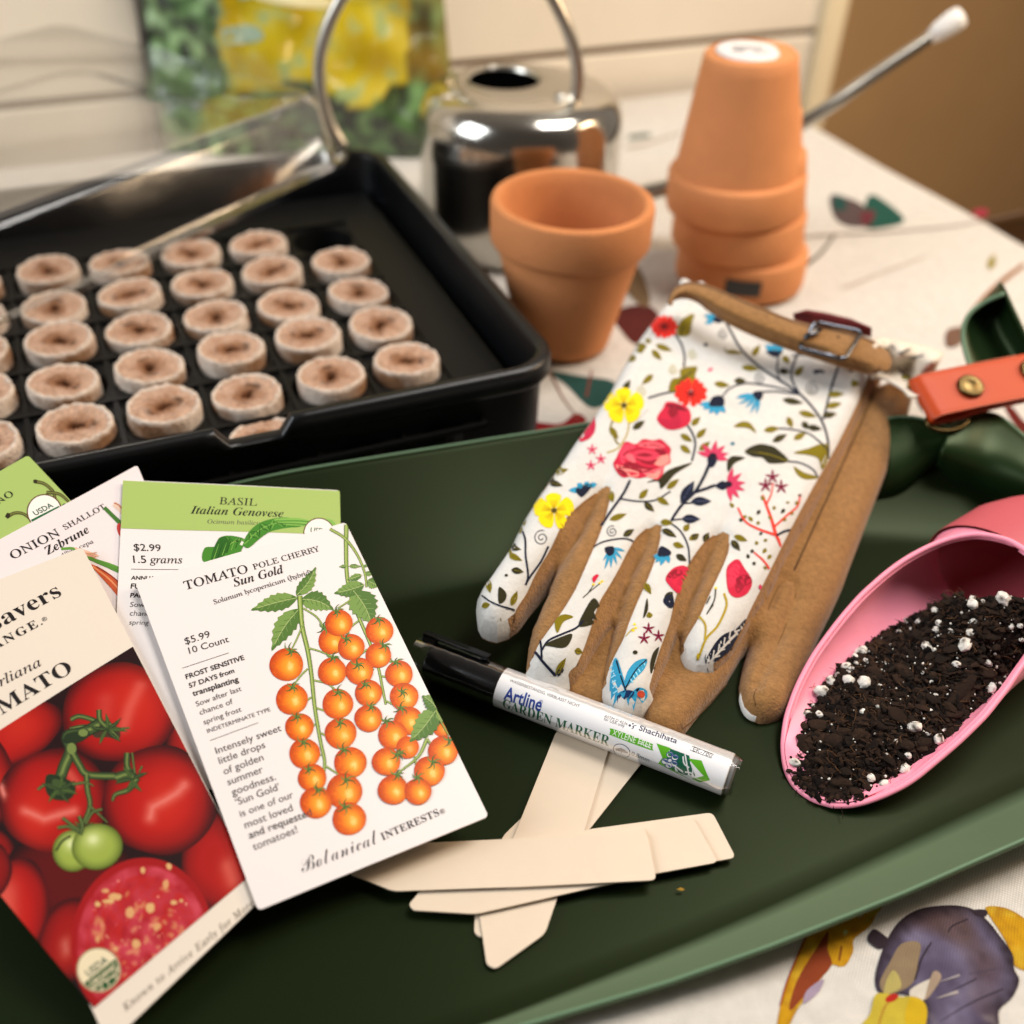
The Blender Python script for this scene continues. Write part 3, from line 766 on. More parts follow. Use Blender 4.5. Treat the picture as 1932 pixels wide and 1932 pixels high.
sp = spline([s0, (s0 * .45 + mid * .55) + [0, 0, -.012], mid, mid * .5 + tip * .5, tip], 8)
mb = MB(); tube(mb, sp, list(np.linspace(.0062, .0040, len(sp))), 14); mb.build("spout", M_steel2, can, True)
d = (tip - mid) / np.linalg.norm(tip - mid)
mb = MB(); tube(mb, [tip - d * .012, tip - d * .004, tip + d * .006, tip + d * .012], [.0042, .0068, .0080, .0074], 16); mb.build("spout_tip", material("white_tip", lin("#dad6cf"), rough=.35), can, True)

# ================================================================== bag of potting mix
bl = unproj([(270, 320)], 0)[0]; br = unproj([(868, 330)], 0)[0]; bw = np.linalg.norm(br - bl); bx = (br - bl) / bw; by = np.array([-bx[1], bx[0], 0]); BH = .36
def bag_pt(s_, t, front=True):
    """s across 0..1, t up 0..1"""
    puff = .036 * (max(0, math.sin(math.pi * s_)) ** .45) * (max(0, math.sin(math.pi * min(1, t * .95 + .05))) ** .5)
    wr = .0030 * math.sin(9 * s_ + 14 * t) + .0022 * math.sin(23 * s_ - 17 * t + 1) + .0016 * math.sin(41 * t + 13 * s_) + .004 * math.exp(-((s_ - .22 - .10 * math.sin(5 * t)) / .025) ** 2)
    x = .5 + (s_ - .5) * (1.0 - .05 * math.sin(math.pi * t)) - .10 * t * (1 - s_) * .0
    lean = .05 * t
    p = bl + bx * (bw * x - .022 * t) + by * (.05 + lean) + np.array([0, 0, .001 + BH * t])
    return p + by * (-(puff + (wr if 0 < s_ < 1 else 0)) if front else puff * .8)
ns, nt_ = 60, 70
rowsF = [[bag_pt(i / ns, j / nt_) for i in range(ns + 1)] for j in range(nt_ + 1)]; rowsB = [[bag_pt(i / ns, j / nt_, False) for i in range(ns + 1)] for j in range(nt_ + 1)]
bag = thing("potting_mix_bag", "glossy plastic bag of potting mix printed yellow and leafy green, standing against the wall", "bag", tuple(bl + bx * bw * .5))
m_bag = material("bag_film", rough=.16, attr=True, spec=.6, coat=.6)
gy = [lin(h) for h in ("#cdb41c", "#dcca50", "#b99c18")]; gg = [lin(h) for h in ("#1c3218", "#7aa262", "#2c4a22", "#142214", "#9ab884", "#3a5a2a")]
from mathutils import noise as mn
def bagcol(s_, t):
    w = mn.noise(Vector((s_ * 5, t * 6, 1.0))) * .10
    leaf = mn.noise(Vector((s_ * 22, t * 30, 4.0))); l2 = mn.noise(Vector((s_ * 9, t * 11, 8.0)))
    if s_ < .045: return lin("#0b0b0b")
    t = t * 1.0; left = s_ + w * .6 < .31; right = s_ + w > .86; low = t + w * .9 < .15 + .04 * abs(s_ - .5)
    if left or low or right:
        c = mix(gg[3], gg[1], min(1, max(0, leaf * 1.3 + .45)))
        if low and not left: c = mix(c, lin("#1a1712"), min(1, max(0, .35 + l2)))
        if right and not low: c = mix(c, lin("#8a6a20"), min(1, max(0, .55 + l2)))
        if left: c = mix(c, gg[4], min(.9, max(0, leaf * 1.6)))
        return c
    c = mix(gy[0], gy[2] if l2 < 0 else gy[1], min(1, abs(l2) * 2))
    return mix(c, gg[4], min(.75, max(0, leaf * 1.8 - .25 + l2 * .6)))
v, f = loft(rowsF); mb = MB(); mb.add(v, f, [bagcol(i / ns, j / nt_) for j in range(nt_ + 1) for i in range(ns + 1)])
v, f = loft(rowsB); mb.add(v, [q[::-1] for q in f], lin("#2a3a20")); mb.build("film", m_bag, bag, True)
class BagSurf:
    def pt(s, l, off=0): return np.array([bag_pt(a, .06 + b * .62) - by * (off + .0006) for a, b in l])
    def to_local(s, D): return np.asarray(D, float)
P = Print(BagSurf(), step=.03)
P.EPS = 2e-4
P.blob([(.38, .74), (.45, .80), (.60, .80), (.66, .75), (.60, .69), (.45, .69)], lin("#6f7fb0")); P.layer()
P.blob([(.42, .72), (.50, .84), (.56, .76), (.52, .68)], lin("#2f7a5c")); P.layer()
P.blob([(.43, .66), (.49, .70), (.52, .66), (.47, .62)], lin("#cfc47a")); P.blob([(.60, .62), (.64, .65), (.67, .62), (.63, .59)], lin("#e3dca0"))
P.blob([(.66, .86), (.70, .80), (.78, .76), (.86, .80), (.88, .90), (.80, 1.0), (.70, .98)], lin("#e9e4dc")); P.layer()
P.blob([(.72, .84), (.77, .80), (.81, .86), (.77, .93)], lin("#b6a4b8")); P.blob([(.74, .96), (.79, .9), (.83, .97)], lin("#caa24a"))
P.blob([(.42, .50), (.50, .50), (.64, .46), (.66, .43), (.54, .44), (.42, .46)], lin("#e8dca8")); P.blob([(.36, .53), (.40, .52), (.41, .47), (.37, .46)], lin("#bcd0a4"))
P.blob([(.70, .50), (.80, .54), (.82, .48), (.72, .45)], lin("#d9c63a")); P.blob([(.30, .36), (.40, .37), (.42, .33), (.32, .31)], lin("#9fb39a"))
P.build("printed_pictures", m_bag, bag)

# ================================================================== green potting mat with turned-up edges
M_mat = material("green_leatherette", lin("#14240f"), rough=.40, spec=.5, tint=(.40, .50, .27), bump=("voronoi", 2600, .05, .0002), mottle=(5, .08))
M_edge = material("pale_cut_edge", lin("#587558"), rough=.6)
M_sheet = material("leatherette_sheet", rough=.38, spec=.27, attr=True, tint=(.40, .50, .27), bump=("voronoi", 2600, .05, .0002), mottle=(5, .08))
def back_row(c): return np.interp(c, [-9, 1.3, 2.1, 4.5, 5.85, 7.65, 9.4, 12], [-1.52, -1.52, -1.54, -1.72, -1.86, -2.2, -3.1, -4.4])
def near_row(c): return np.interp(c, [-9, 1.5, 2.3, 3.35, 4.25, 5.5, 6.75, 12], [-7.60, -7.70, -7.80, -7.94, -8.02, -8.08, -8.10, -8.15])
def near_h(c): return np.interp(c, [-9, 1.5, 2.3, 3.35, 4.25, 5.5, 6.75, 12], [.004, .005, .006, .009, .012, .014, .016, .02])
def fold_row(c): return np.interp(c, [-9, 1.5, 2.2, 3.8, 4.6, 6, 7.5, 12], [-7.50, -7.58, -7.62, -7.63, -7.62, -7.58, -7.52, -7.44])
def sm(t): t = np.clip(t, 0, 1); return t * t * (3 - 2 * t)
MZ = .0022
def lipcurve(t): return np.clip(t, 0, 1) ** 1.35
def mat_z(c, r):
    b = lipcurve((r - (back_row(c) - 1.55)) / 1.55) * .0355
    n = lipcurve((fold_row(c) - r) / (fold_row(c) - near_row(c))) * near_h(c)
    rt = lipcurve((c - 9.75) / .7) * .034
    lf = 0
    return MZ + np.maximum(np.maximum(b, n), rt) + .0006 * np.sin(c * 1.3 + r * .9)
mat = thing("potting_mat", "dark green leatherette potting mat with turned-up edges and an orange snap strap", "potting mat", tuple(gw(4, -4.8)))
cs = np.r_[np.linspace(-9, 9.4, 90), np.linspace(9.5, 10.45, 14)]; rows = []
for blk, t in [(0, t) for t in np.r_[np.linspace(0, .28, 26), np.linspace(.29, 1, 26)]] + [(1, t) for t in np.linspace(0, 1, 22)[1:]]:
    rr = [back_row(c) + (fold_row(c) - back_row(c)) * t if blk == 0 else near_row(c) * t + fold_row(c) * (1 - t) for c in cs]
    rows.append([gw(c, r, float(mat_z(c, r))) for c, r in zip(cs, rr)])
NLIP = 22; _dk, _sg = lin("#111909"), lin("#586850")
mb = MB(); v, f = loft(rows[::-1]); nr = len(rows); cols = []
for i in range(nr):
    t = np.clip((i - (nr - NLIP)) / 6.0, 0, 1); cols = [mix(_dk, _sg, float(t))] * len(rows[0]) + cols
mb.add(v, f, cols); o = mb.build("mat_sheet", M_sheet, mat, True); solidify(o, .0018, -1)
# pale cut edges along back and near lips
for nm, row, up_ in (("cut_edge", rows[0], 1), ("cut_edge", rows[-1], 1)):
    mb = MB(); tube(mb, [np.array(p) + [0, 0, -.0004] for p in row[:-14]], .00075, 6); mb.build(nm, M_edge, mat, True)
def dloft(A, B, n, m, bulge, back=True):
    """sheet between two measured edges [(x, y, height)], bulged towards (+) or away from (-) the room's front"""
    A = spline(A, 8); B = spline(B, 8)
    def resamp(P): 
        i = np.linspace(0, len(P) - 1, n); return np.stack([np.interp(i, range(len(P)), P[:, k]) for k in range(3)], 1)
    A, B = resamp(A), resamp(B); WA, WB = unproj(A[:, :2], A[:, 2]), unproj(B[:, :2], B[:, 2]); rows = []
    for t in np.linspace(0, 1, m):
        P = WA * (1 - t) + WB * t
        P = P + np.array(bulge) * math.sin(math.pi * t); rows.append(list(P))
    return rows
r1 = dloft([(1668, 792, .038), (1700, 787, .041), (1735, 790, .043), (1792, 806, .043)], [(1640, 962, .005), (1685, 955, .005), (1728, 925, .006), (1772, 885, .010)], 24, 12, (.002, -.009, .004))
mb = MB(); v, f = loft(r1); mb.add(v, [q[::-1] for q in f]); o = mb.build("corner_wall", M_mat, mat, True); solidify(o, .0016, 0)
mb = MB(); tube(mb, r1[0], .0010, 6); mb.build("cut_edge", M_edge, mat, True)
r2 = dloft([(1794, 804, .043), (1832, 782, .046), (1880, 784, .045), (1935, 826, .043), (1990, 880, .040)], [(1768, 888, .010), (1802, 926, .006), (1850, 948, .004), (1932, 970, .004), (2010, 985, .004)], 26, 14, (-.010, -.018, .008))
mb = MB(); v, f = loft(r2); mb.add(v, [q[::-1] for q in f]); o = mb.build("corner_wall", M_mat, mat, True); solidify(o, .0016, 0)
mb = MB(); tube(mb, r2[0], .0011, 6); mb.build("cut_edge", M_edge, mat, True)
r3 = dloft([(1862, 760, .050), (1832, 695, .058), (1817, 640, .066), (1824, 600, .074), (1853, 573, .080), (1895, 554, .086)], [(2010, 745, .050), (1990, 715, .058), (1964, 680, .064), (1940, 640, .071), (1918, 596, .079), (1899, 555, .086)], 26, 16, (.006, .022, -.004))
mb = MB(); v, f = loft(r3); mb.add(v, [q[::-1] for q in f]); o = mb.build("corner_ear", M_mat, mat, True); solidify(o, .0016, 0)
mb = MB(); tube(mb, r3[0], .0013, 6); mb.build("cut_edge", M_edge, mat, True)
# orange strap: a doubled band folded at its left end
M_strap = material("orange_leather", lin("#b5400c"), rough=.5, spec=.3, bump=("voronoi", 1300, .15, .0004)); M_strapedge = material("strap_edge", lin("#c2694e"), rough=.7)
M_brass = material("antique_brass", lin("#5c4c2e"), rough=.3, metal=1)
sa, sb = unproj([(1744, 748)], .058)[0], unproj([(1932, 711)], .061)[0]; sx = sb - sa; sl = np.linalg.norm(sx); sx /= sl
w0, w1 = unproj([(1802, 700)], .0625)[0], unproj([(1808, 776)], .0535)[0]; sy = w1 - w0; sw = np.linalg.norm(sy); sy -= sx * (sy @ sx); sy /= np.linalg.norm(sy); sz = np.cross(sy, sx); sz = sz if sz[2] > 0 else -sz
prof = [(sl + .05, 0, 0.0), (sl * .6, 0, .0006), (.02, 0, .0004), (.006, 0, 0), (.002, 0, -.0012), (.0, 0, -.0035), (.0015, 0, -.0062), (.006, 0, -.0078), (.02, 0, -.0072), (sl * .55, 0, -.0042), (sl + .05, 0, -.003)]
pp = spline([(a, 0, c) for a, b, c in prof], 5)
rows = [[sa + sx * p[0] + sz * p[2] + sy * (sw * q) for q in np.linspace(-.5, .5, 7)] for p in pp]
mb = MB(); v, f = loft(rows); mb.add(v, f); strap = mb.build("strap", M_strap, mat, True); solidify(strap, .0018, 0); bevel(strap, .0004)
mb = MB()
for q in (-.485, .485): 
    pts = [sa + sx * p[0] + sz * (p[2] + .0009) + sy * (sw * q) for p in pp[3:-3]]; tube(mb, pts, .00035, 5)
mb.build("stitch_line", M_strapedge, strap, True)
def snap(c, R, name):
    mb = MB(); prof = [(0, .0022), (R * .5, .0022), (R * .62, .0019), (R * .8, .0026), (R * .95, .0021), (R, .0008), (R, 0)]
    n = 36; vs = []; fs = []
    for r_, z in prof:
        for k in range(n): a = 2 * math.pi * k / n; vs.append(c + sx * (r_ * math.cos(a)) + sy * (r_ * math.sin(a)) + sz * z)
    for i in range(len(prof) - 1):
        for k in range(n): fs.append((i * n + k, i * n + (k + 1) % n, (i + 1) * n + (k + 1) % n, (i + 1) * n + k))
    mb.add(vs, [q[::-1] for q in fs]); return mb.build(name, M_brass, strap, True)
def on_strap(D): 
    v = rays([D])[0]; t = ((sa - EYE) @ sz) / (v @ sz); return EYE + v * t + sz * .0013
snap(on_strap((1827, 734)), .0068, "snap"); snap(on_strap((1945, 703)), .0068, "snap")
mb = MB(); cc = on_strap((1800, 776)) - sz * .0085; tube(mb, [cc + sx * (.0115 * math.cos(a)) + sy * (.0065 * math.sin(a)) for a in np.linspace(0, 2 * math.pi, 33)], .0010, 8, cap=False); mb.build("ring", M_brass, strap, True)

# ================================================================== seed packets leaning on the tray
INK = lin("#1b1616"); INK2 = lin("#4a4444")
M_paper = material("coated_paper", rough=.42, attr=True, spec=.4)
M_ink = material("printing", rough=.45, attr=True, spec=.22)
_tilt = .0118 / GP                      # rise of the pile towards the tray
PN = np.array([GS * _tilt, -GC * _tilt, 1.0]); PN /= np.linalg.norm(PN)
_b = gw(.5, -6.85, .0034)
def packet(name, label, D, lift, paper, bowamp=.0006, thick=.0009):
    S = PlaneSurf(D, normal=PN, point=_b + PN * lift)
    c = S.corner; w = c[:, 0].max(); h = c[:, 1].max()
    S.bow = lambda l: bowamp * np.sin(np.pi * np.clip(l[:, 0] / w, 0, 1)) * np.sin(np.pi * np.clip(l[:, 1] / h, 0, 1)) + .00012 * np.sin(l[:, 0] * 60 + l[:, 1] * 45)
    t = thing(name, label, "seed packet", tuple(S.pt([(w / 2, 0)])[0]))
    q = []
    for i in range(4):                  # slightly rounded corners
        p, a, b = c[i], c[i - 1], c[(i + 1) % 4]
        for tt in (0, .5, 1):
            r = .0012; u = p + (a - p) / np.linalg.norm(a - p) * r; v_ = p + (b - p) / np.linalg.norm(b - p) * r
            q.append((1 - tt) ** 2 * u + 2 * tt * (1 - tt) * (p * .6 + (u + v_) * .2) + tt * tt * v_)
    v, f = cdt(np.array(q)[::-1], .004)
    up = S.pt(v, 0); dn = S.pt(v, -thick); n = len(v); bd = {}
    for a, b, cc in f:
        for e in ((a, b), (b, cc), (cc, a)): bd[e] = 1
    side = [(a, a + n, b + n, b) for (a, b) in bd if (b, a) not in bd]
    mb = MB(); mb.add(list(up) + list(dn), list(f) + [tuple(i + n for i in t_)[::-1] for t_ in f] + [s_ for s_ in side], paper)
    mb.build("envelope", M_paper, t)
    return t, S
WHITE = lin("#dcd4d0"); LIME = lin("#9bb060")

# --- jalapeno (lowest)
t, S = packet("seed_packet", "lime green seed packet with long stems and an organic seal, lowest at far left", [(-250, 1031), (53, 859), (345, 1170), (40, 1345)], .0004, LIME)
P = Print(S); z = ZP1
P.text("O", *z([(38, 278), (78, 256)]), "roman", INK); P.text("Ñ", *z([(-8, 305), (30, 283)]), "roman", INK); P.text("JALAPE", *z([(-170, 395), (-20, 312)]), "roman", INK)
P.build("lettering", M_ink, t)
P = Print(S)
st = lin("#4a3a20"); 
for pts in ([(36, 375), (80, 352), (130, 358), (180, 400)], [(185, 180), (240, 195), (285, 235), (300, 280), (340, 340)], [(250, 240), (320, 250), (370, 290)]):
    P.stroke(z(pts), 6.5, st, w2=5); P.layer(); P.stroke(z(pts), 2.2, lin("#6f7a3a"), w2=1.5); P.layer()
P.blob(z([(30, 372), (40, 352), (56, 358), (48, 380)]), lin("#2c2614")); P.blob(z([(180, 175), (196, 172), (200, 190), (184, 190)]), lin("#2c2614"))
P.blob(z([(330, 330), (350, 300), (420, 340), (400, 420), (340, 400)]), lin("#3f5a24"))
P.build("stem_picture", M_ink, t)
def seal(P, c, r, ang, top, bot, kk=1.0, dark="#1f5a35", ring="#5a3a26", bg="#e2ddd2"):
    """round organic seal: ring, two-line word, green field"""
    c = np.array(c, float); R = np.array([[math.cos(ang), -math.sin(ang)], [math.sin(ang), math.cos(ang)]])
    q = lambda x, y: tuple(c + R @ np.array([x * r, y * r * kk]))
    a = np.linspace(0, 2 * math.pi, 40, endpoint=False)
    P.poly([q(math.cos(t), math.sin(t)) for t in a], lin(ring)); P.layer(); P.poly([q(.93 * math.cos(t), .93 * math.sin(t)) for t in a], lin(bg)); P.layer()
    lo = [q(.90 * math.cos(t), .90 * math.sin(t)) for t in np.linspace(math.radians(4), math.radians(176), 24)]
    P.poly(lo, lin(dark)); P.layer()
    P.poly([q(-.86, .10), q(.86, .10), q(.78, .48), q(-.78, .48)], lin(dark)); P.layer()
    P.stroke([q(-.85, .50), q(-.2, .52), q(.3, .60), q(.75, .50)], r * .06, lin(bg)); 
    for k in (-.3, 0, .35): P.stroke([q(k, .58), q(k * 1.5 - .05, .86)], r * .05, lin(bg))
    P.text(top, q(-.56, -.02), q(.60, -.02), "heavy", lin("#1f4a3a"), hs=1.25)
    P.text(bot, q(-.74, .43), q(.76, .43), "bold", lin(bg), hs=1.35)
P = Print(S); seal(P, z([(240, 345)])[0], 95 * .352, math.radians(-27), "USDA", "ORGANIC"); P.build("organic_seal", M_ink, t)

# --- onion shallot
t, S = packet("seed_packet", "white onion seed packet with pink shallot stalks, tucked under the packet with the cut tomato", [(-140, 1094), (259, 877), (475, 1395), (75, 1612)], .0022, lin("#dacecb"))
P = Print(S)
P.text("ONION", *z([(72, 602), (328, 470)]), "roman", INK); P.text("SHALLOT", *z([(352, 442), (572, 322)]), "roman", INK)
P.text("Zebrune", *z([(258, 578), (486, 452)]), "bi", INK, hs=1.1); P.text("Allium", *z([(330, 590), (420, 545)]), "slab", INK2); P.text("cepa", *z([(432, 546), (506, 512)]), "slab", INK2)
P.build("lettering", M_ink, t)
P = Print(S)
P.stroke(z([(560, 320), (610, 370), (660, 420), (700, 470)]), 7, lin("#3f6a2a"), w2=9); P.stroke(z([(612, 300), (650, 330), (680, 370)]), 9, lin("#d8b8a0"), w2=14)
P.layer(); P.stroke(z([(612, 295), (640, 310), (670, 350)]), 2, lin("#a8502c")); P.blob(z([(628, 420), (650, 410), (700, 500), (690, 520), (640, 470)]), lin("#b83a34"))
P.stroke(z([(330, 545), (400, 545), (470, 590), (640, 650), (720, 730)]), 5, lin("#5a8a34"), w2=5)
P.blob(z([(400, 540), (440, 545), (530, 580), (500, 590), (450, 575)]), lin("#d8a890")); P.blob(z([(470, 598), (520, 600), (640, 660), (650, 680), (560, 640)]), lin("#4f7f30")); P.layer()
P.blob(z([(480, 625), (560, 660), (660, 740), (760, 860), (700, 880), (600, 760), (510, 660)]), lin("#b8502c")); P.layer()
P.stroke(z([(500, 640), (600, 720), (700, 840)]), 3, lin("#d88a5c")); P.stroke(z([(520, 640), (620, 710), (720, 830)]), 2, lin("#7a2a1c"))
for k in range(4): P.stroke(z([(440 + 14 * k, 560 + 4 * k), (520, 600 - 12 * k)]), 1.5, lin("#c08a6a"))
P.build("shallot_picture", M_ink, t)

# --- basil
t, S = packet("seed_packet", "basil seed packet with lime green header band above white", [(232, 905), (641, 925), (655, 1500), (205, 1480)], .0040, WHITE)
c = S.corner; P = Print(S); yb = S.to_local(z([(648, 432)]))[0][1]; yb2 = S.to_local(z([(1830, 470)]))[0][1]
bl_ = S.to_local(z([(649, 431)]))[0]; br_ = S.to_local(z([(1836, 469)]))[0]
tl_, tr_ = c[0], c[1]
e = .0006
P.poly([tl_ + [0, -.0004], bl_, br_, tr_ + [0, -.0004]], LIME, local=True); P.layer()
P.build("header_band", M_ink, t)
P = Print(S, base=1.1e-4)
P.text("BASIL", *z([(1176, 304), (1378, 313)]), "roman", INK); P.text("Italian Genovese", *z([(1020, 353), (1520, 375)]), "bi", INK, hs=1.05); P.text("Ocimum basilicum", *z([(1112, 407), (1430, 418)]), "slab", INK2)
P.text("$2.99", *z([(712, 550), (858, 554)]), "slab", INK); P.text("1.5 grams", *z([(706, 616), (975, 620)]), "slab", INK, hs=1.0)
P.stroke(z([(704, 650), (960, 653)]), .8, INK, raw=True)
P.text("ANNUAL", *z([(702, 706), (846, 708)]), "heavy", INK); P.text("FULL SUN", *z([(700, 754), (900, 757)]), "heavy", INK); P.text("PART SHADE", *z([(698, 802), (930, 806)]), "heavy", INK)
P.text("Sow after last", *z([(697, 853), (950, 858)]), "light", INK2); P.text("chance of", *z([(695, 900), (880, 905)]), "light", INK2); P.text("spring frost", *z([(693, 948), (890, 953)]), "light", INK2)
P.build("lettering", M_ink, t)
P = Print(S, base=1.1e-4)
g1, g2, g3, g4 = lin("#275a1a"), lin("#3f7a26"), lin("#18390f"), lin("#7aa84a")
zb = ZP2
def basil_leaf(pts, mid, veins=14):
    P.blob(zb(pts), g2); P.layer(); m = spline(zb(mid), 6); ctr = np.array(zb(pts)).mean(0)
    P.stroke(zb(mid), 1.6, g4)
    q = np.array(zb(pts))
    for k in range(2, len(m) - 2, max(1, len(m) // veins)):
        j = np.argsort(np.hypot(*(q - m[k]).T))[:2]
        for i_ in j: P.stroke([m[k], m[k] * .25 + q[i_] * .75], 1.6, (g3, g4, g1)[(k + i_) % 3], raw=True, w2=.6)
    P.layer()
basil_leaf([(250, 250), (310, 240), (330, 195), (380, 180), (450, 190), (480, 210), (460, 260), (420, 330), (250, 330)], [(480, 205), (400, 225), (300, 310)])
basil_leaf([(470, 215), (500, 160), (560, 110), (640, 85), (720, 80), (800, 100), (790, 130), (700, 140), (620, 160), (560, 200), (500, 250), (470, 240)], [(475, 230), (560, 150), (660, 110), (800, 105)])
P.blob(zb([(640, 90), (760, 82), (850, 95), (960, 90), (985, 150), (830, 130), (700, 120)]), g4); P.layer(); P.stroke(zb([(650, 100), (800, 100), (960, 120)]), 2, g2); P.stroke(zb([(660, 112), (800, 118), (940, 138)]), 1.5, g1)
P.blob(zb([(330, 200), (370, 190), (390, 240), (330, 320), (290, 320), (300, 260)]), g1); P.layer()
for k in range(6): P.stroke(zb([(300 + k * 25, 320 - k * 14), (330 + k * 22, 230 - k * 4)]), 1.4, g3 if k % 2 else g4, w2=.6)
P.stroke(zb([(455, 235), (465, 215)]), 5, lin("#d8d4c4"))
P.build("basil_picture", M_ink, t)
P = Print(S, base=1.1e-4); seal(P, zb([(893, 168)])[0], 88 * .336, .06, "USDA", "ORGANIC"); P.build("organic_seal", M_ink, t)

# --- red tomato packet (sliced tomato)
SD = [(-172, 1160), (155, 1032), (497, 1692), (205, 1972)]
t, S = packet("seed_packet", "cream seed packet with a photograph of red tomatoes and one cut open", SD, .0060, lin("#d5c8b8"))
P = Print(S)
P.text("savers", *z([(-28, 985), (335, 790)]), "book", INK, hs=1.0); P.text("S", *z([(-140, 1050), (-40, 992)]), "book", INK); 
P.text("ANGE.", *z([(-26, 1088), (232, 948)]), "serif", INK, track=.25, hs=1.0); P.text("®", *z([(233, 936), (258, 922)]), "sans", INK)
P.text("Earliana", *z([(-110, 1345), (228, 1170)]), "it", INK, hs=.92); P.text("TOMATO", *z([(-186, 1556), (398, 1202)]), "book", INK, hs=.95)
z = ZP3
P.text("Known to Arrive Early for More Yields", *z([(758, 1858), (1690, 1085)]), "it", lin("#6a5a48"), hs=1.15, track=.18)
P.build("lettering", M_ink, t)
# the photograph on the packet, cropped by its own frame
corn = S.to_local(z([(10, 1155), (565, 1840), (1500, 1035), (1085, -20)])); tl_off = S.to_local([(-150, 1525)])[0]
pic0 = S.to_local(z([(-10, 1140), (566, 1838), (1560, 995)])); topr = S.to_local(ZP1([(770, 1032)]))[0]; topl = S.to_local(ZP1([(-20, 1530)]))[0]
dtop = (topl - topr) / np.linalg.norm(topl - topr)
dleft = (pic0[0] - pic0[1]) / np.linalg.norm(pic0[0] - pic0[1]); 
# left frame line meets top frame line
Amat = np.array([dtop, -dleft]).T; kx = np.linalg.solve(Amat, pic0[1] - topr); tl_ = topr + dtop * kx[0]
rt = S.corner[1]; rb = S.corner[2]; dr = (rb - rt) / np.linalg.norm(rb - rt)
Amat = np.array([dr, -dtop]).T; kx = np.linalg.solve(Amat, topr - rt); tr_ = rt + dr * kx[0] * 1.0
db = (pic0[2] - pic0[1]) / np.linalg.norm(pic0[2] - pic0[1]); Amat = np.array([dr, -db]).T; kx = np.linalg.solve(Amat, pic0[1] - rt); br_ = rt + dr * kx[0]
inset = np.array([-.0003, 0])
frame = np.array([tl_, pic0[1], br_ + inset, tr_ + inset])
P = Print(S, base=1.1e-4, clip=frame)
P.poly(frame, lin("#1a0203"), local=True); P.layer()
red = [lin(h) for h in ("#280102", "#6c0403", "#a20c06", "#b42010", "#cc5a4c", "#dca8a0")]
def tom(c, rx, ry, rot, hl, hr=.30, dim=1.0, rim=.42, shine=()):
    """a photographed tomato; shine: bright window reflections as (polyline, width, strength) in unit places"""
    c = z([c])[0]; hl = np.array(hl); sd = c[0] * .37
    def fn(u, v):
        d = math.hypot(u, v); n_ = mn.noise(Vector((u * 1.6 + sd, v * 1.6, sd))) * .25
        col = mix(red[2], red[1], min(1, max(0, (d + n_ * .6 - rim) / (1 - rim))) ** 1.2); col = mix(col, red[0], max(0, (d - .78) / .22) ** 1.2 * .9)
        h = math.exp(-(((u - hl[0]) / hr) ** 2 + ((v - hl[1]) / (hr * 1.35)) ** 2)); col = mix(col, red[3], min(1, h * .9))
        for ln, w, k in shine:
            q = 9
            for a, b in zip(ln[:-1], ln[1:]):
                ex, ey = b[0] - a[0], b[1] - a[1]; t = min(1, max(0, ((u - a[0]) * ex + (v - a[1]) * ey) / (ex * ex + ey * ey))); q = min(q, math.hypot(u - a[0] - ex * t, v - a[1] - ey * t))
            g = math.exp(-(q / w) ** 2); col = mix(col, red[4], min(1, g * k)); col = mix(col, red[5], max(0, g * k - .6))
        return mix((0, 0, 0), col, dim)
    P.shaded(c, rx * .3125, ry * .3125, fn, rot, 22, 60, lambda a: 1 + .03 * math.cos(3 * a + c[0]) + .02 * math.cos(5 * a)); P.layer()
tom((60, 180), 330, 190, -.35, (.2, -.1), .4, .95); tom((-150, 480), 250, 300, 0, (.5, 0), .2, .8)
tom((-60, 900), 150, 150, 0, (0, 0), .3, .7); tom((420, 1060), 420, 300, 0, (0, -.8), .2, .22)
tom((1220, 180), 200, 330, .3, (-.2, 0), .3, .75); tom((1330, 950), 240, 300, .1, (.3, .2), .3, .88, shine=(([(.2, .1), (.35, .35)], .16, .6),)); tom((90, 1240), 210, 310, .1, (-.25, .2), .45, 1, shine=(([(-.3, -.25), (-.25, .1)], .3, .55),))
tom((420, 1430), 190, 260, .3, (0, .2), .25, .72, shine=(([(-.1, .1), (.0, .25)], .16, .7),)); tom((-20, 1000), 90, 160, 0, (0, 0), .2, .5)
tom((720, 60), 350, 300, -.12, (.28, -.2), .42, 1.0, shine=(([(.05, .3), (.2, -.1), (.42, -.5)], .10, .5), ([(-.2, -.3), (-.25, 0)], .14, .2))); tom((1150, -60), 160, 120, 0, (0, 0), .3, .85)
tom((330, 590), 335, 320, -.05, (-.35, .28), .33, 1.0, shine=(([(-.55, .15), (-.4, .22), (-.2, .33), (.1, .25), (.35, .2)], .09, .75), ([(.3, -.5), (.42, -.3)], .08, .5), ([(-.95, -.35), (-.9, -.15)], .05, .9))); tom((960, 590), 345, 330, .1, (.12, -.02), .36, 1.0, shine=(([(-.12, .32), (-.1, .12), (.1, -.02), (.3, -.18), (.42, -.35)], .10, .75),))
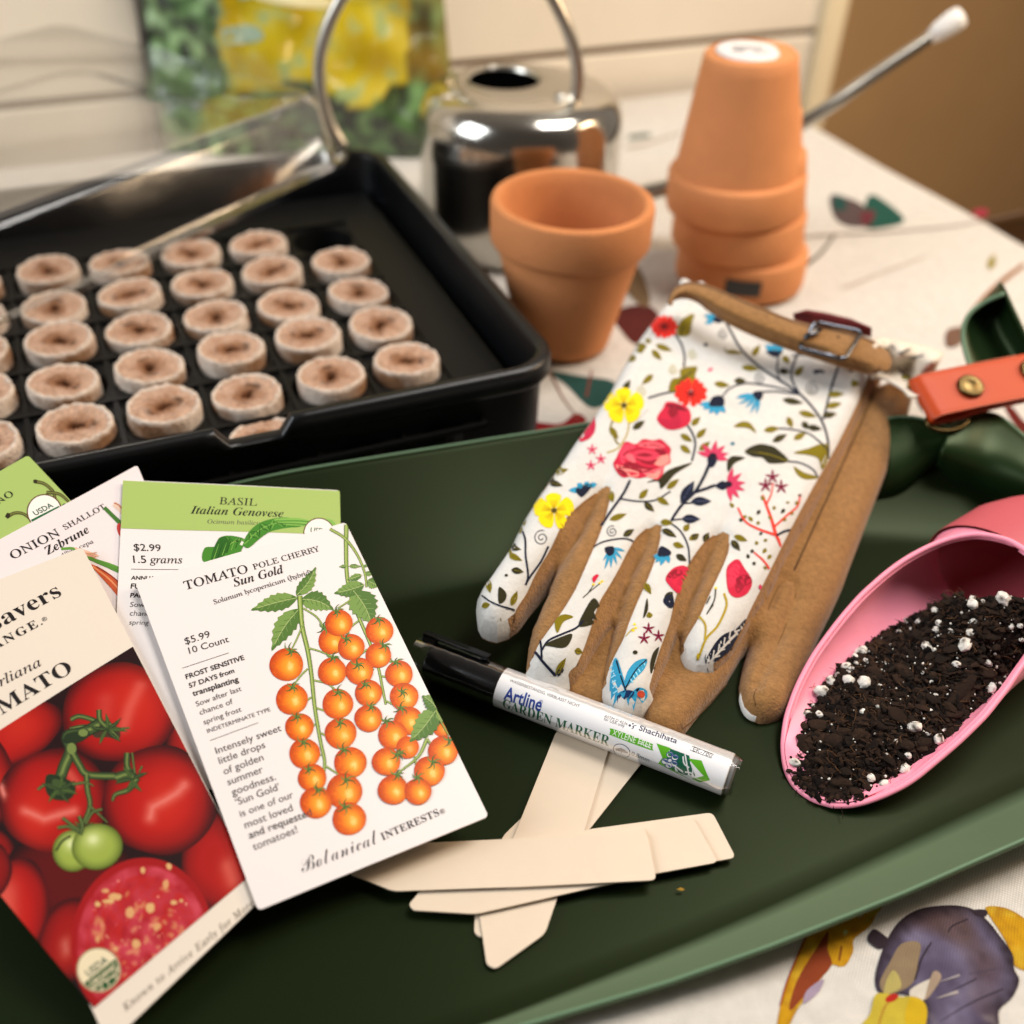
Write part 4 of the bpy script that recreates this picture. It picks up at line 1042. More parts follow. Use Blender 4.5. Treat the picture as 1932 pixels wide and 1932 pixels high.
# green vine, calyxes
vg, vd, vl = lin("#384924"), lin("#1c2a14"), lin("#67773c")
def sepals(c, n, L_, a0, w=26):
    for k in range(n):
        a = a0 + k * 6.283 / n + .35 * math.sin(k * 5.1); e_ = (c[0] + L_ * math.cos(a), c[1] + L_ * .8 * math.sin(a)); q0, q1 = z([c])[0], z([e_])[0]
        P.leaf(q0, q1, w * .3125, lin("#22331a") if k % 2 else lin("#34481f"), lin("#5a6c34"), bend=(6 if k % 3 else -5) * .3125)
def vine(pts, w, w2=None):
    P.stroke(z(pts), w * .3125, vd, w2=None if w2 is None else w2 * .3125); P.layer(); P.stroke(z(pts), w * .72 * .3125, vg, w2=None if w2 is None else w2 * .72 * .3125); P.layer(); P.stroke(z(pts), w * .25 * .3125, vl, w2=None if w2 is None else w2 * .2 * .3125); P.layer()
P.blob(z([(560, 130), (640, 110), (720, 160), (720, 215), (640, 205), (570, 205)]), lin("#3a2a1c")); P.layer()
vine([(430, 100), (480, 80), (560, 100), (610, 130)], 30, 34); vine([(425, 155), (500, 140), (600, 140)], 22); vine([(600, 40), (605, 100), (640, 140)], 34); vine([(640, 100), (700, 150), (785, 150)], 26, 10); vine([(640, 140), (700, 190), (722, 215)], 24, 8)
vine([(360, 470), (390, 380), (430, 280), (410, 200), (500, 180), (600, 130)], 72); vine([(430, 280), (480, 370), (530, 430), (680, 440), (770, 440)], 46); vine([(525, 430), (530, 520), (545, 620), (500, 740)], 38, 30); vine([(545, 620), (610, 680), (650, 720)], 18, 10)
P.blob(z([(280, 440), (330, 430), (430, 470), (460, 520), (420, 580), (330, 580), (280, 530)]), vd); P.layer(); P.blob(z([(320, 460), (400, 480), (420, 530), (340, 550)]), vg); P.layer()
vine([(230, 520), (280, 490), (330, 500)], 20, 14); vine([(440, 490), (520, 480), (570, 500)], 22, 8); vine([(770, 300), (770, 380), (800, 430)], 38, 40); vine([(800, 300), (810, 380), (820, 440)], 14, 16); vine([(700, 450), (780, 430), (830, 480)], 60, 50); vine([(830, 450), (780, 520), (700, 550), (680, 590)], 44, 18); vine([(860, 380), (840, 420)], 14, 10)
P.blob(z([(400, 190), (470, 170), (530, 160), (540, 200), (470, 240), (390, 240)]), vd); P.layer(); P.ellipse(z([(505, 180)])[0], 9, 7, vl); P.ellipse(z([(435, 275)])[0], 9, 11, vl, n=12)
sepals((360, 520), 6, 120, .3); sepals((650, 160), 6, 125, .1, 24); sepals((800, 460), 5, 110, 1.9); sepals((505, 770), 6, 95, 2.2, 20)
# green tomato
grn = [lin("#4a5a1c"), lin("#8a9a3e"), lin("#b8c278"), lin("#d8dcb0")]
def gfn(u, v):
    d = math.hypot(u, v); c_ = mix(grn[1], grn[0], max(0, (d - .55) / .45) ** 1.5); h = math.exp(-(((u + .1) / .35) ** 2 + ((v + .35) / .35) ** 2)); return mix(mix(c_, grn[2], h * .9), grn[3], max(0, h - .6))
P.shaded(z([(440, 890)])[0], 120 * .3125, 125 * .3125, gfn, 0, 10, 32); P.layer(); P.stroke(z([(430, 800), (380, 830), (340, 890)]), 4, vd); P.layer(); P.shaded(z([(588, 865)])[0], 155 * .3125, 138 * .3125, gfn, -.2, 12, 36); P.layer()
vine([(350, 750), (420, 745), (500, 790)], 22, 20); vine([(380, 690), (430, 730), (490, 770)], 20, 22); vine([(480, 680), (500, 740), (490, 790)], 26, 22); vine([(620, 640), (560, 660), (520, 730)], 18, 22)
# the cut tomato
def cutfn(u, v):
    d = math.hypot(u, v); n_ = mn.noise(Vector((u * 5 + 3, v * 5, 2))); n2 = mn.noise(Vector((u * 13, v * 13, 5)))
    c_ = mix(lin("#98141c"), lin("#b83c4a"), min(1, max(0, .45 + n_ + .5 * n2))) if d < .9 else lin("#900a0c")
    if .3 < d < .78: c_ = mix(c_, lin("#a81814"), min(1, max(0, .4 + n2 * 1.6)))
    if d < .7 and n2 + n_ * .6 > .38: c_ = mix(c_, lin("#c88a60"), .6)
    return c_
P.shaded(z([(860, 1440)])[0], 430 * .3125, 510 * .3125, cutfn, .1, 26, 80); P.layer()
for (x, y, a, b) in ((1020, 985, 16, 20), (865, 1005, 14, 22), (700, 1165, 45, 22), (910, 1230, 30, 34), (785, 1262, 26, 34), (945, 1345, 26, 26), (825, 1450, 32, 26), (590, 1420, 14, 24), (660, 1195, 40, 12), (1005, 1090, 20, 30), (1095, 1190, 14, 12), (560, 1520, 26, 26), (590, 1210, 20, 16), (700, 1480, 16, 16), (1050, 1200, 26, 16), (640, 1130, 24, 12)):
    P.blob(z([(x + a * math.cos(q) * random.uniform(.7, 1.2), y + b * math.sin(q) * random.uniform(.7, 1.2)) for q in np.linspace(0, 6.28, 8)[:-1]]), mix(lin("#c8a068"), lin("#c07850"), random.random() * .6))
P.layer()
for _ in range(60):
    a = random.uniform(0, 6.28); r_ = random.uniform(.15, .85); x, y = 860 + 430 * r_ * math.cos(a), 1440 + 500 * r_ * math.sin(a); P.ellipse(z([(x, y)])[0], random.uniform(.8, 2.6), random.uniform(.8, 2), mix(lin("#d85a5a"), lin("#e0a080"), random.random()), n=7)
P.blob(ZP1([(760, 1040), (800, 1050), (880, 1150), (930, 1230), (960, 1300), (900, 1180), (840, 1110)]), lin("#b01830"))
P.build("tomato_photograph", M_ink, t)
P = Print(S, base=1.1e-4); seal(P, z([(597, 1607)])[0], 134 * .3125, math.radians(-38), "USDA", "ORGANIC", kk=1.02, dark="#1f4a22", ring="#8a7a5c", bg="#d6c6a4"); P.build("organic_seal", M_ink, t)

# --- sun gold
t, S = packet("seed_packet", "white cherry tomato seed packet, topmost, with hanging vines of orange fruit", [(255, 1098), (652, 985), (922, 1540), (487, 1718)], .0080, WHITE, .0007)
z = ZP2
P = Print(S, base=1.1e-4)
V1, V2, V3 = lin("#7f9440"), lin("#4a6428"), lin("#a8b468")
def vin(pts, w, w2=None):
    P.stroke(z(pts), w * .336, V2, w2=(w2 or w) * .336); P.layer(); P.stroke(z(pts), w * .66 * .336, V1, w2=(w2 or w) * .6 * .336); P.layer(); P.stroke([(x - .5, y) for x, y in z(pts)], w * .22 * .336, V3, w2=(w2 or w) * .2 * .336); P.layer()
def toothleaf(a, b, w, bend=0, lobes=7):
    a, b = np.array(z([a])[0]), np.array(z([b])[0]); d = b - a; n = np.array([-d[1], d[0]]); n /= np.hypot(*n); L = np.hypot(*d); up, dn = [], []
    for k in range(lobes * 2 + 1):
        q = k / (lobes * 2); r_ = math.sin(min(1, q * 1.02) ** .75 * math.pi) * w * .336 / 2 * (1 + (.16 if k % 2 else -.06)); m_ = a + d * (q + (.03 if k % 2 else 0)) + n * bend * .336 * math.sin(q * math.pi)
        up.append(m_ + n * r_); dn.append(m_ - n * r_)
    mid = np.array([a + d * q + n * bend * .336 * math.sin(q * math.pi) for q in np.linspace(0, 1, 8)])
    P.poly(up + dn[-2:0:-1], lin("#4c6c2c")); P.layer(); P.poly([p for p in up[1:-1]] + [mid[k] for k in range(6, 0, -1)], lin("#6f8c44")); P.layer()
    P.stroke(mid[:-1], 1.2, lin("#a4b070"), raw=True)
    for k in range(1, 6): P.stroke([mid[k], mid[k] + d * .09 + n * w * .336 * .27 * math.sin(k / 7 * math.pi)], .7, lin("#3a5420"), raw=True); P.stroke([mid[k], mid[k] + d * .09 - n * w * .336 * .27 * math.sin(k / 7 * math.pi)], .7, lin("#7f9a58"), raw=True)
    P.layer()
OR = [lin(h) for h in ("#a83006", "#cc5206", "#e0780e", "#eca02c", "#f4d080")]
rgt = random.Random(3)
def cherry(x, y, r, hl=(.2, .2), dull=0, ca=None):
    c_ = z([(x, y)])[0]; sd = rgt.uniform(0, 50)
    def fn(u, v):
        d = math.hypot(u, v); n_ = mn.noise(Vector((u * 3 + sd, v * 12, sd))) * .3 + mn.noise(Vector((u * 16 + sd, v * 4, sd))) * .26
        q = d * .85 + n_ + (-.22 * ((u - hl[0]) * .5 + (v - hl[1]) * .4)); c0 = mix(OR[2], OR[1], min(1, max(0, (q - .25) / .4))); c0 = mix(c0, OR[0], min(1, max(0, (q - .62) / .4)))
        h = math.exp(-(((u - hl[0]) / .42) ** 2 + ((v - hl[1]) / .55) ** 2)) + n_ * .5; c0 = mix(c0, OR[3], min(1, max(0, h))); c0 = mix(c0, OR[4], min(.9, max(0, h - .7) * 2.2)); return mix(c0, OR[1], dull)
    P.shaded(c_, r * 1.03 * .336, r * .336, fn, -.25, 12, 36, lambda a: 1 + .015 * math.cos(3 * a + sd)); P.layer()
    cx, cy = ca if ca else (x + .1 * r, y - .78 * r)
    for k in range(6):
        a = -2.6 + k * .95 + rgt.uniform(-.25, .25); L_ = r * rgt.uniform(.4, .72); p0 = z([(cx, cy)])[0]; p1 = z([(cx + L_ * .6 * math.cos(a), cy + L_ * .5 * math.sin(a))])[0]; p2 = z([(cx + L_ * math.cos(a + .35), cy + L_ * .9 * math.sin(a + .35))])[0]
        P.stroke([p0, p1, p2], 4.2, lin("#3f5a22") if k % 2 else lin("#5f7a34"), w2=.5, n=4)
    P.layer()
# right vine behind
vin([(1047, 115), (1045, 240), (1050, 400), (1075, 530), (1125, 660), (1180, 790), (1225, 920), (1250, 1040), (1268, 1130)], 26, 13); vin([(955, 140), (1040, 195), (1110, 290), (1150, 390), (1160, 470)], 17, 12)
toothleaf((1050, 350), (1005, 355), 20, 0, 3); toothleaf((1060, 350), (1130, 352), 24, 0, 3); toothleaf((1140, 350), (1170, 348), 16, 0, 3); toothleaf((1135, 400), (1050, 430), 36, 0, 4); toothleaf((1150, 390), (1200, 395), 28, 0, 3); toothleaf((1148, 455), (978, 505), 84, -6); toothleaf((1165, 430), (1235, 460), 60, 4); toothleaf((1085, 490), (1190, 680), 150, -14)
vin([(1075, 540), (1030, 570), (1000, 590)], 9)
# left vine leaves
toothleaf((775, 530), (510, 600), 92, 4); toothleaf((790, 540), (975, 600), 105, -20); toothleaf((785, 590), (628, 830), 110, 14); toothleaf((765, 520), (875, 355), 74, 14)
vin([(785, 520), (790, 600), (800, 700), (830, 830), (850, 960), (870, 1150), (900, 1330), (925, 1470), (890, 1600)], 30, 16)
vin([(805, 590), (880, 640), (920, 700)], 10)
for pts in ([(800, 690), (770, 760), (735, 830)], [(835, 815), (890, 830), (965, 860)], [(830, 930), (790, 970), (745, 1030)], [(865, 995), (940, 1015), (1000, 1060)], [(850, 1090), (800, 1130), (770, 1190)], [(880, 1150), (950, 1180), (1010, 1240)], [(870, 1240), (830, 1290), (805, 1350)], [(905, 1290), (980, 1340), (1030, 1395)], [(905, 1410), (860, 1440), (835, 1510)], [(930, 1475), (1000, 1520), (1050, 1555)],
            [(1115, 660), (1070, 700), (1045, 760)], [(1175, 760), (1220, 770), (1250, 790)], [(1165, 820), (1120, 860), (1110, 920)], [(1210, 870), (1270, 880), (1320, 900)], [(1200, 930), (1160, 980), (1150, 1020)], [(1245, 970), (1310, 990), (1350, 1040)], [(1240, 1040), (1200, 1100), (1185, 1150)], [(1270, 1110), (1310, 1130), (1350, 1150)]): vin(pts, 11, 8)
cherry(965, 775, 74, ca=(920, 700)); cherry(1004, 673, 75, ca=(990, 610)); cherry(1073, 808, 73, ca=(1045, 765)); cherry(1232, 714, 76, ca=(1225, 655)); cherry(1225, 855, 70, ca=(1255, 800))
cherry(710, 907, 92, ca=(735, 835)); cherry(967, 947, 78, ca=(970, 870)); cherry(1120, 944, 76, ca=(1110, 910)); cherry(1342, 958, 75, ca=(1322, 895)); cherry(1170, 1065, 74, ca=(1150, 1020)); cherry(1370, 1085, 78, ca=(1360, 1060))
cherry(740, 1100, 87, ca=(745, 1035)); cherry(998, 1127, 84, ca=(1000, 1065)); cherry(1170, 1208, 76, ca=(1185, 1145)); cherry(1395, 1220, 78, ca=(1350, 1150)); cherry(783, 1257, 78, ca=(770, 1200)); cherry(1014, 1292, 87, ca=(1010, 1235)); cherry(1306, 1300, 80, ca=(1270, 1225))
vin([(1500, 1320), (1450, 1420), (1340, 1510)], 22, 10); vin([(1440, 1370), (1330, 1410)], 14); cherry(1390, 1370, 62, ca=(1350, 1400), dull=.4); cherry(1585, 1260, 50, ca=(1560, 1230), dull=.3)
toothleaf((1555, 1150), (1400, 1340), 120, -10); toothleaf((1560, 1160), (1470, 1080), 85, 10); toothleaf((1555, 1170), (1590, 1230), 40, 0, 4); vin([(1550, 1160), (1575, 1220), (1620, 1300)], 10, 7); vin([(1500, 1320), (1530, 1380), (1535, 1450)], 12, 8); vin([(1430, 1420), (1440, 1480), (1445, 1530)], 10, 8)
cherry(812, 1405, 84, ca=(805, 1345)); cherry(1068, 1456, 89, ca=(1030, 1385)); cherry(1270, 1450, 78, ca=(1330, 1412)); cherry(1590, 1386, 82, ca=(1625, 1330)); cherry(1512, 1503, 84, ca=(1530, 1455)); cherry(855, 1542, 78, ca=(835, 1495)); cherry(1034, 1615, 98, ca=(1045, 1555)); cherry(876, 1680, 88, ca=(885, 1610)); cherry(1308, 1608, 83, ca=(1330, 1525)); cherry(1448, 1617, 74, ca=(1445, 1540)); cherry(1062, 1770, 92, ca=(1040, 1705))
P.clip = None
P.build("vine_picture", M_ink, t)
P = Print(S, base=1.1e-4); z = ZP2
ink = lin("#241c1e"); ink3 = lin("#3c3638")
P.text("TOMATO", *z([(142, 484), (498, 386)]), "roman", ink); P.text("POLE CHERRY", *z([(528, 372), (900, 264)]), "roman", ink); P.text("Sun Gold", *z([(418, 468), (700, 388)]), "bi", ink, hs=1.12); P.text("Solanum lycopersicum (hybrid)", *z([(306, 566), (856, 394)]), "slab", ink3)
P.text("$5.99", *z([(144, 790), (284, 748)]), "sans", ink); P.text("10 Count", *z([(166, 842), (390, 776)]), "sans", ink)
P.stroke(z([(124, 922), (386, 838)]), .9, ink, raw=True)
P.text("FROST SENSITIVE", *z([(148, 984), (476, 876)]), "heavy", ink); P.text("57 DAYS from", *z([(166, 1034), (420, 948)]), "heavy", ink); P.text("transplanting", *z([(186, 1080), (444, 998)]), "heavy", ink)
P.text("Sow after last", *z([(206, 1138), (460, 1050)]), "sans", ink3); P.text("chance of", *z([(226, 1186), (412, 1122)]), "sans", ink3); P.text("spring frost", *z([(248, 1240), (460, 1166)]), "sans", ink3); P.text("INDETERMINATE TYPE", *z([(268, 1288), (622, 1166)]), "sans", ink3)
P.stroke(z([(282, 1329), (552, 1231)]), .9, ink, raw=True)
for s_, a, b in (("Intensely sweet", (318, 1406), (684, 1276)), ("little drops", (336, 1462), (594, 1370)), ("of golden", (362, 1522), (584, 1440)), ("summer", (384, 1582), (582, 1508)), ("goodness.", (408, 1640), (654, 1550)), ("‘Sun Gold’", (430, 1696), (676, 1606)), ("is one of our", (454, 1760), (752, 1650)), ("most loved", (480, 1824), (748, 1724)), ("and requested", (504, 1882), (856, 1750)), ("tomatoes!", (528, 1948), (776, 1846))): P.text(s_, *z([a, b]), "sans", ink3)
zz = lambda pts: [(p[0], p[1]) for p in pts]
P.text("Botanical", (571, 1648), (716, 1590), "script", ink3, hs=1.35); P.text("INTERESTS", (722, 1586), (830, 1538), "serif", ink3, track=.05); P.text("®", (832, 1537), (841, 1533), "sans", ink3)
P.build("lettering", M_ink, t)

# ================================================================== gardening gloves
M_suede = material("tan_suede", lin("#90683c"), rough=.95, mottle=(380, .22), bump=("noise", 900, .8, .0009), sheen=.25, spec=.12)
M_twill = material("printed_twill", rough=.85, attr=True, spec=.15, bump=("noise", 700, .35, .0007), mottle=(260, .05), sheen=.1)
def gbase(xy):
    c, r = wg(xy[:, 0], xy[:, 1]); return .0045 + np.clip((r + 5.3) * .0112, 0, .07)
# -- measured outlines of the top glove (back of the hand up, fingers towards the front)
LEFT = [(838, 118), (790, 170), (745, 230), (700, 290), (645, 390), (590, 500), (545, 570), (500, 640), (440, 720), (400, 780), (350, 850), (300, 925), (255, 1000), (220, 1065), (190, 1130), (150, 1185), (110, 1240), (82, 1275), (62, 1318), (57, 1360), (62, 1402), (76, 1428), (104, 1441), (134, 1448)]
SIL = LEFT + [(180, 1432), (222, 1400), (262, 1345), (300, 1300), (340, 1252), (372, 1215), (350, 1270), (330, 1330), (300, 1395), (276, 1450), (260, 1520), (252, 1590), (258, 1625), (280, 1650), (330, 1669), (372, 1675), (404, 1671), (448, 1655), (480, 1625), (504, 1580), (545, 1515), (602, 1436), (590, 1490), (575, 1555), (562, 1620), (559, 1680), (568, 1715), (598, 1746), (640, 1763), (680, 1766), (716, 1757), (748, 1728), (775, 1680), (804, 1612), (832, 1545), (862, 1482), (868, 1530), (872, 1570), (890, 1602), (930, 1620), (975, 1622), (1012, 1610), (1060, 1565), (1110, 1490), (1165, 1405), (1232, 1300), (1270, 1220), (1310, 1140), (1365, 1045), (1420, 950), (1475, 840), (1525, 745), (1592, 600), (1645, 490), (1688, 408)]
CUFF = [(1600, 375), (1500, 340), (1350, 285), (1200, 225), (1080, 180), (960, 110), (900, 85), (860, 90)]
V1L = [(570, 862), (530, 893), (470, 938), (408, 1000), (378, 1060), (352, 1115), (316, 1175), (285, 1230), (255, 1295), (222, 1345), (200, 1385), (168, 1425), (134, 1448)]
V1R = [(590, 868), (587, 900), (572, 965), (545, 1050), (515, 1120), (480, 1200), (448, 1272), (405, 1345), (365, 1405), (325, 1460), (298, 1500), (275, 1555), (254, 1600)]
V2L = [(772, 1016), (735, 1035), (695, 1072), (660, 1130), (625, 1200), (585, 1270), (548, 1332), (525, 1400), (505, 1460), (480, 1530), (455, 1585), (425, 1630), (398, 1671)]
V2R = [(797, 1022), (790, 1060), (776, 1120), (758, 1180), (738, 1232), (712, 1290), (690, 1340), (662, 1410), (640, 1475), (612, 1530), (588, 1580), (570, 1640), (560, 1680)]
V3L = [(1040, 1046), (1005, 1062), (968, 1092), (935, 1135), (905, 1182), (882, 1235), (862, 1290), (845, 1350), (830, 1412), (810, 1470), (788, 1530), (765, 1600), (748, 1660), (735, 1745)]
V3R = [(1068, 1058), (1066, 1095), (1058, 1135), (1036, 1190), (1010, 1245), (978, 1312), (948, 1380), (920, 1430), (896, 1470), (878, 1510), (870, 1560)]
EDGE = [(1640, 400), (1600, 495), (1562, 578), (1520, 665), (1480, 742), (1440, 812), (1400, 882), (1355, 965), (1310, 1050), (1270, 1130), (1230, 1212), (1190, 1292), (1150, 1372), (1130, 1420), (1105, 1468), (1075, 1525), (1045, 1568), (1010, 1600), (985, 1612), (940, 1616), (890, 1600), (872, 1570)]
CREASE = [[(580, 864), (535, 945), (490, 1030), (445, 1125), (405, 1180), (372, 1215)], [(784, 1018), (745, 1085), (705, 1170), (665, 1260), (630, 1350), (602, 1436)], [(1054, 1052), (1010, 1115), (965, 1210), (925, 1310), (890, 1400), (862, 1482)]]
gs0 = HeightSurf(lambda l: gbase(l) + .0082)
SILw = gs0.to_local(Z4(SIL + CUFF)); CRw = [gs0.to_local(Z4(c)) for c in CREASE]
TOPw = gs0.to_local(Z4([(838, 118)] + CUFF[::-1] + [(1688, 408)]))
SIDEw = gs0.to_local(Z4(SIL))
_v_apex = [c[0] for c in CRw]
def grid_field(fn, poly, step):
    """precompute a height function on a grid, for quick bilinear look-up"""
    lo = poly.min(0) - .02; hi = poly.max(0) + .02; nx, ny = ((hi - lo) / step).astype(int) + 2
    xs = lo[0] + step * np.arange(nx); ys = lo[1] + step * np.arange(ny); X, Y = np.meshgrid(xs, ys); H = fn(np.c_[X.ravel(), Y.ravel()]).reshape(ny, nx)
    def f(l):
        l = np.asarray(l, float); u = np.clip((l[:, 0] - lo[0]) / step, 0, nx - 1.001); v = np.clip((l[:, 1] - lo[1]) / step, 0, ny - 1.001); i = u.astype(int); j = v.astype(int); a = u - i; b = v - j
        return H[j, i] * (1 - a) * (1 - b) + H[j, i + 1] * a * (1 - b) + H[j + 1, i] * (1 - a) * b + H[j + 1, i + 1] * a * b
    return f
def vnoise(p, s_, seed=0.):
    return np.array([mn.noise(Vector((a * s_, b * s_, seed))) for a, b in p])
def topglove(l):
    d = dist_poly(l, SIDEw); ins = inside(l, SILw); R = .0105
    t = np.clip(d / R, 0, 1); h = .0095 * np.sqrt(np.clip(1 - (1 - t) ** 2, 0, 1))
    for cw in CRw:
        L = dist_poly(l, cw); tt = np.clip(L / .0075, 0, 1); da = np.hypot(*(l - cw[0]).T); depth = np.clip(da / .03, .25, 1)
        h = h - .0082 * depth * (1 - np.sqrt(np.clip(1 - (1 - tt) ** 2, 0, 1))) * np.clip(t * 2, 0, 1)
    wr = .0012 * vnoise(l, 60) + .0014 * vnoise(l, 24, 3)
    dt = dist_poly(l, TOPw); wr = wr + np.exp(-(dt / .016) ** 2) * .0018 * np.sin(vnoise(l, 14, 9) * 4 + (l[:, 0] * .9 - l[:, 1] * .5) * 620)
    # swell of the palm, sag between fingers
    z = gbase(l) + .0075 + h + wr * np.clip(t * 1.5, 0, 1) + .002 * np.exp(-((dist_poly(l, CRw[1][:1].repeat(2, 0)) - .06) / .03) ** 2)
    return np.where(ins, z, gbase(l) + .0075)
tg = grid_field(topglove, SILw, .0007); GSURF = HeightSurf(tg)
gl = thing("garden_glove", "floral gardening glove with tan suede edges and buckled strap, lying on top of its pair", "gardening glove", tuple(gw(6.5, -2.5, .03)), "pair of gardening gloves")
def cloth_mesh(poly, f, step, off=0., skirt=None, name="", mat_=None, parent=None, col=(1, 1, 1), mb=None):
    v, fc = cdt(poly, step); z = f(v) + off; mb = mb or MB(); mb.add(np.c_[v, z], fc, col)
    if skirt is not None:
        bd = {}
        for a, b, c_ in fc:
            for e_ in ((a, b), (b, c_), (c_, a)): bd[e_] = 1
        E_ = [e_ for e_ in bd if (e_[1], e_[0]) not in bd]; idx = sorted({i for e_ in E_ for i in e_}); n0 = len(mb.v) - len(v); m_ = {}
        P2 = v; cen = None
        lowv = [(v[i][0], v[i][1], gbase(v[i][None])[0] + skirt) for i in idx]; k0 = len(mb.v); mb.v += [tuple(map(float, p)) for p in lowv]; mb.c += [tuple(col) if np.isscalar(col[0]) else (1, 1, 1)] * len(lowv)
        for k, i in enumerate(idx): m_[i] = k0 + k
        for a, b in E_: mb.f.append((n0 + a, m_[a], m_[b], n0 + b)); mb.m.append(0)
    return mb.build(name, mat_, parent, True) if name else mb
sp_ = lambda pts, n=3: [tuple(p) for p in spline(pts, n)]
cloth_mesh(SILw, tg, .0017, 0, .001, "suede_body", M_suede, gl)
# fabric back: several stretches between the fourchettes
FAB = LEFT[:-1] + V1L[::-1] + V1R + [(255, 1625), (278, 1649), (328, 1668), (368, 1673)] + V2L[::-1] + V2R + [(568, 1714), (598, 1745), (640, 1762), (680, 1765), (712, 1757)] + V3L[::-1] + V3R[:-1] + EDGE[::-1] + CUFF
# (the fabric's outer border overlaps the glove's edge)
FABw = densify(GSURF.to_local(Z4(FAB)), .0012)
def sdist(p): d = dist_poly(p, SILw, True); return np.where(inside(p, SILw), d, -d)
def outward(p):
    e = 3e-4; g = np.c_[sdist(p + [e, 0]) - sdist(p - [e, 0]), sdist(p + [0, e]) - sdist(p - [0, e])]; return -g / np.maximum(np.hypot(*g.T), 1e-9)[:, None]
for _ in range(3):
    d_ = sdist(FABw); m_ = d_ < .0010; FABw[m_] -= outward(FABw[m_]) * np.minimum(.0010 - d_[m_], .003)[:, None]
fmb = MB(); TW = lin("#cfccc6")
v, fc = cdt(FABw, .0019); dd = np.clip(dist_poly(v, FABw, True) / .0022, 0, 1); zf = tg(v) + .0001 + .0008 * np.sqrt(dd); fmb.add(np.c_[v, zf], fc, TW)
FS = HeightSurf(lambda l: tg(l) + .0001 + .0008 * np.sqrt(np.clip(dist_poly(l, FABw, True) / .0022, 0, 1)))
FS.to_local = GSURF.to_local
# the fabric wraps down over the glove's outer side
_d = sdist(FABw); _o = outward(FABw); _n = len(FABw); _T = FS.pt(FABw, 0)
_far = dist_poly(FABw, GSURF.to_local(Z4(EDGE[:-4]))) + .0012
for q_ in (V1L, V1R, V2L, V2R, V3L, V3R): _far = np.minimum(_far, dist_poly(FABw, GSURF.to_local(Z4(q_[:-1]))) + .0025)
for tp in GSURF.to_local(Z4([(100, 1438), (315, 1664), (640, 1762), (925, 1614)])): _far[np.hypot(*(FABw - tp).T) < .0075] = 1
for i in range(_n):
    j = (i + 1) % _n
    if _d[i] < .0022 and _d[j] < .0022 and _far[i] > .004 and np.hypot(*(FABw[i] - FABw[j])) < .004:
        q = []
        for k in (i, j):
            p1 = FABw[k] + _o[k] * (_d[k] + .0009); zb = gbase(p1[None])[0]
            q += [tuple(_T[k]), (p1[0], p1[1], zb * .4 + _T[k][2] * .6), (p1[0] - _o[k][0] * .0004, p1[1] - _o[k][1] * .0004, zb + .0022)]
        fmb.add(q, [(0, 1, 4, 3), (1, 2, 5, 4)], TW)
P = Print(FS, base=.00018, step=.0022); P.mb = fmb; P.within = FABw
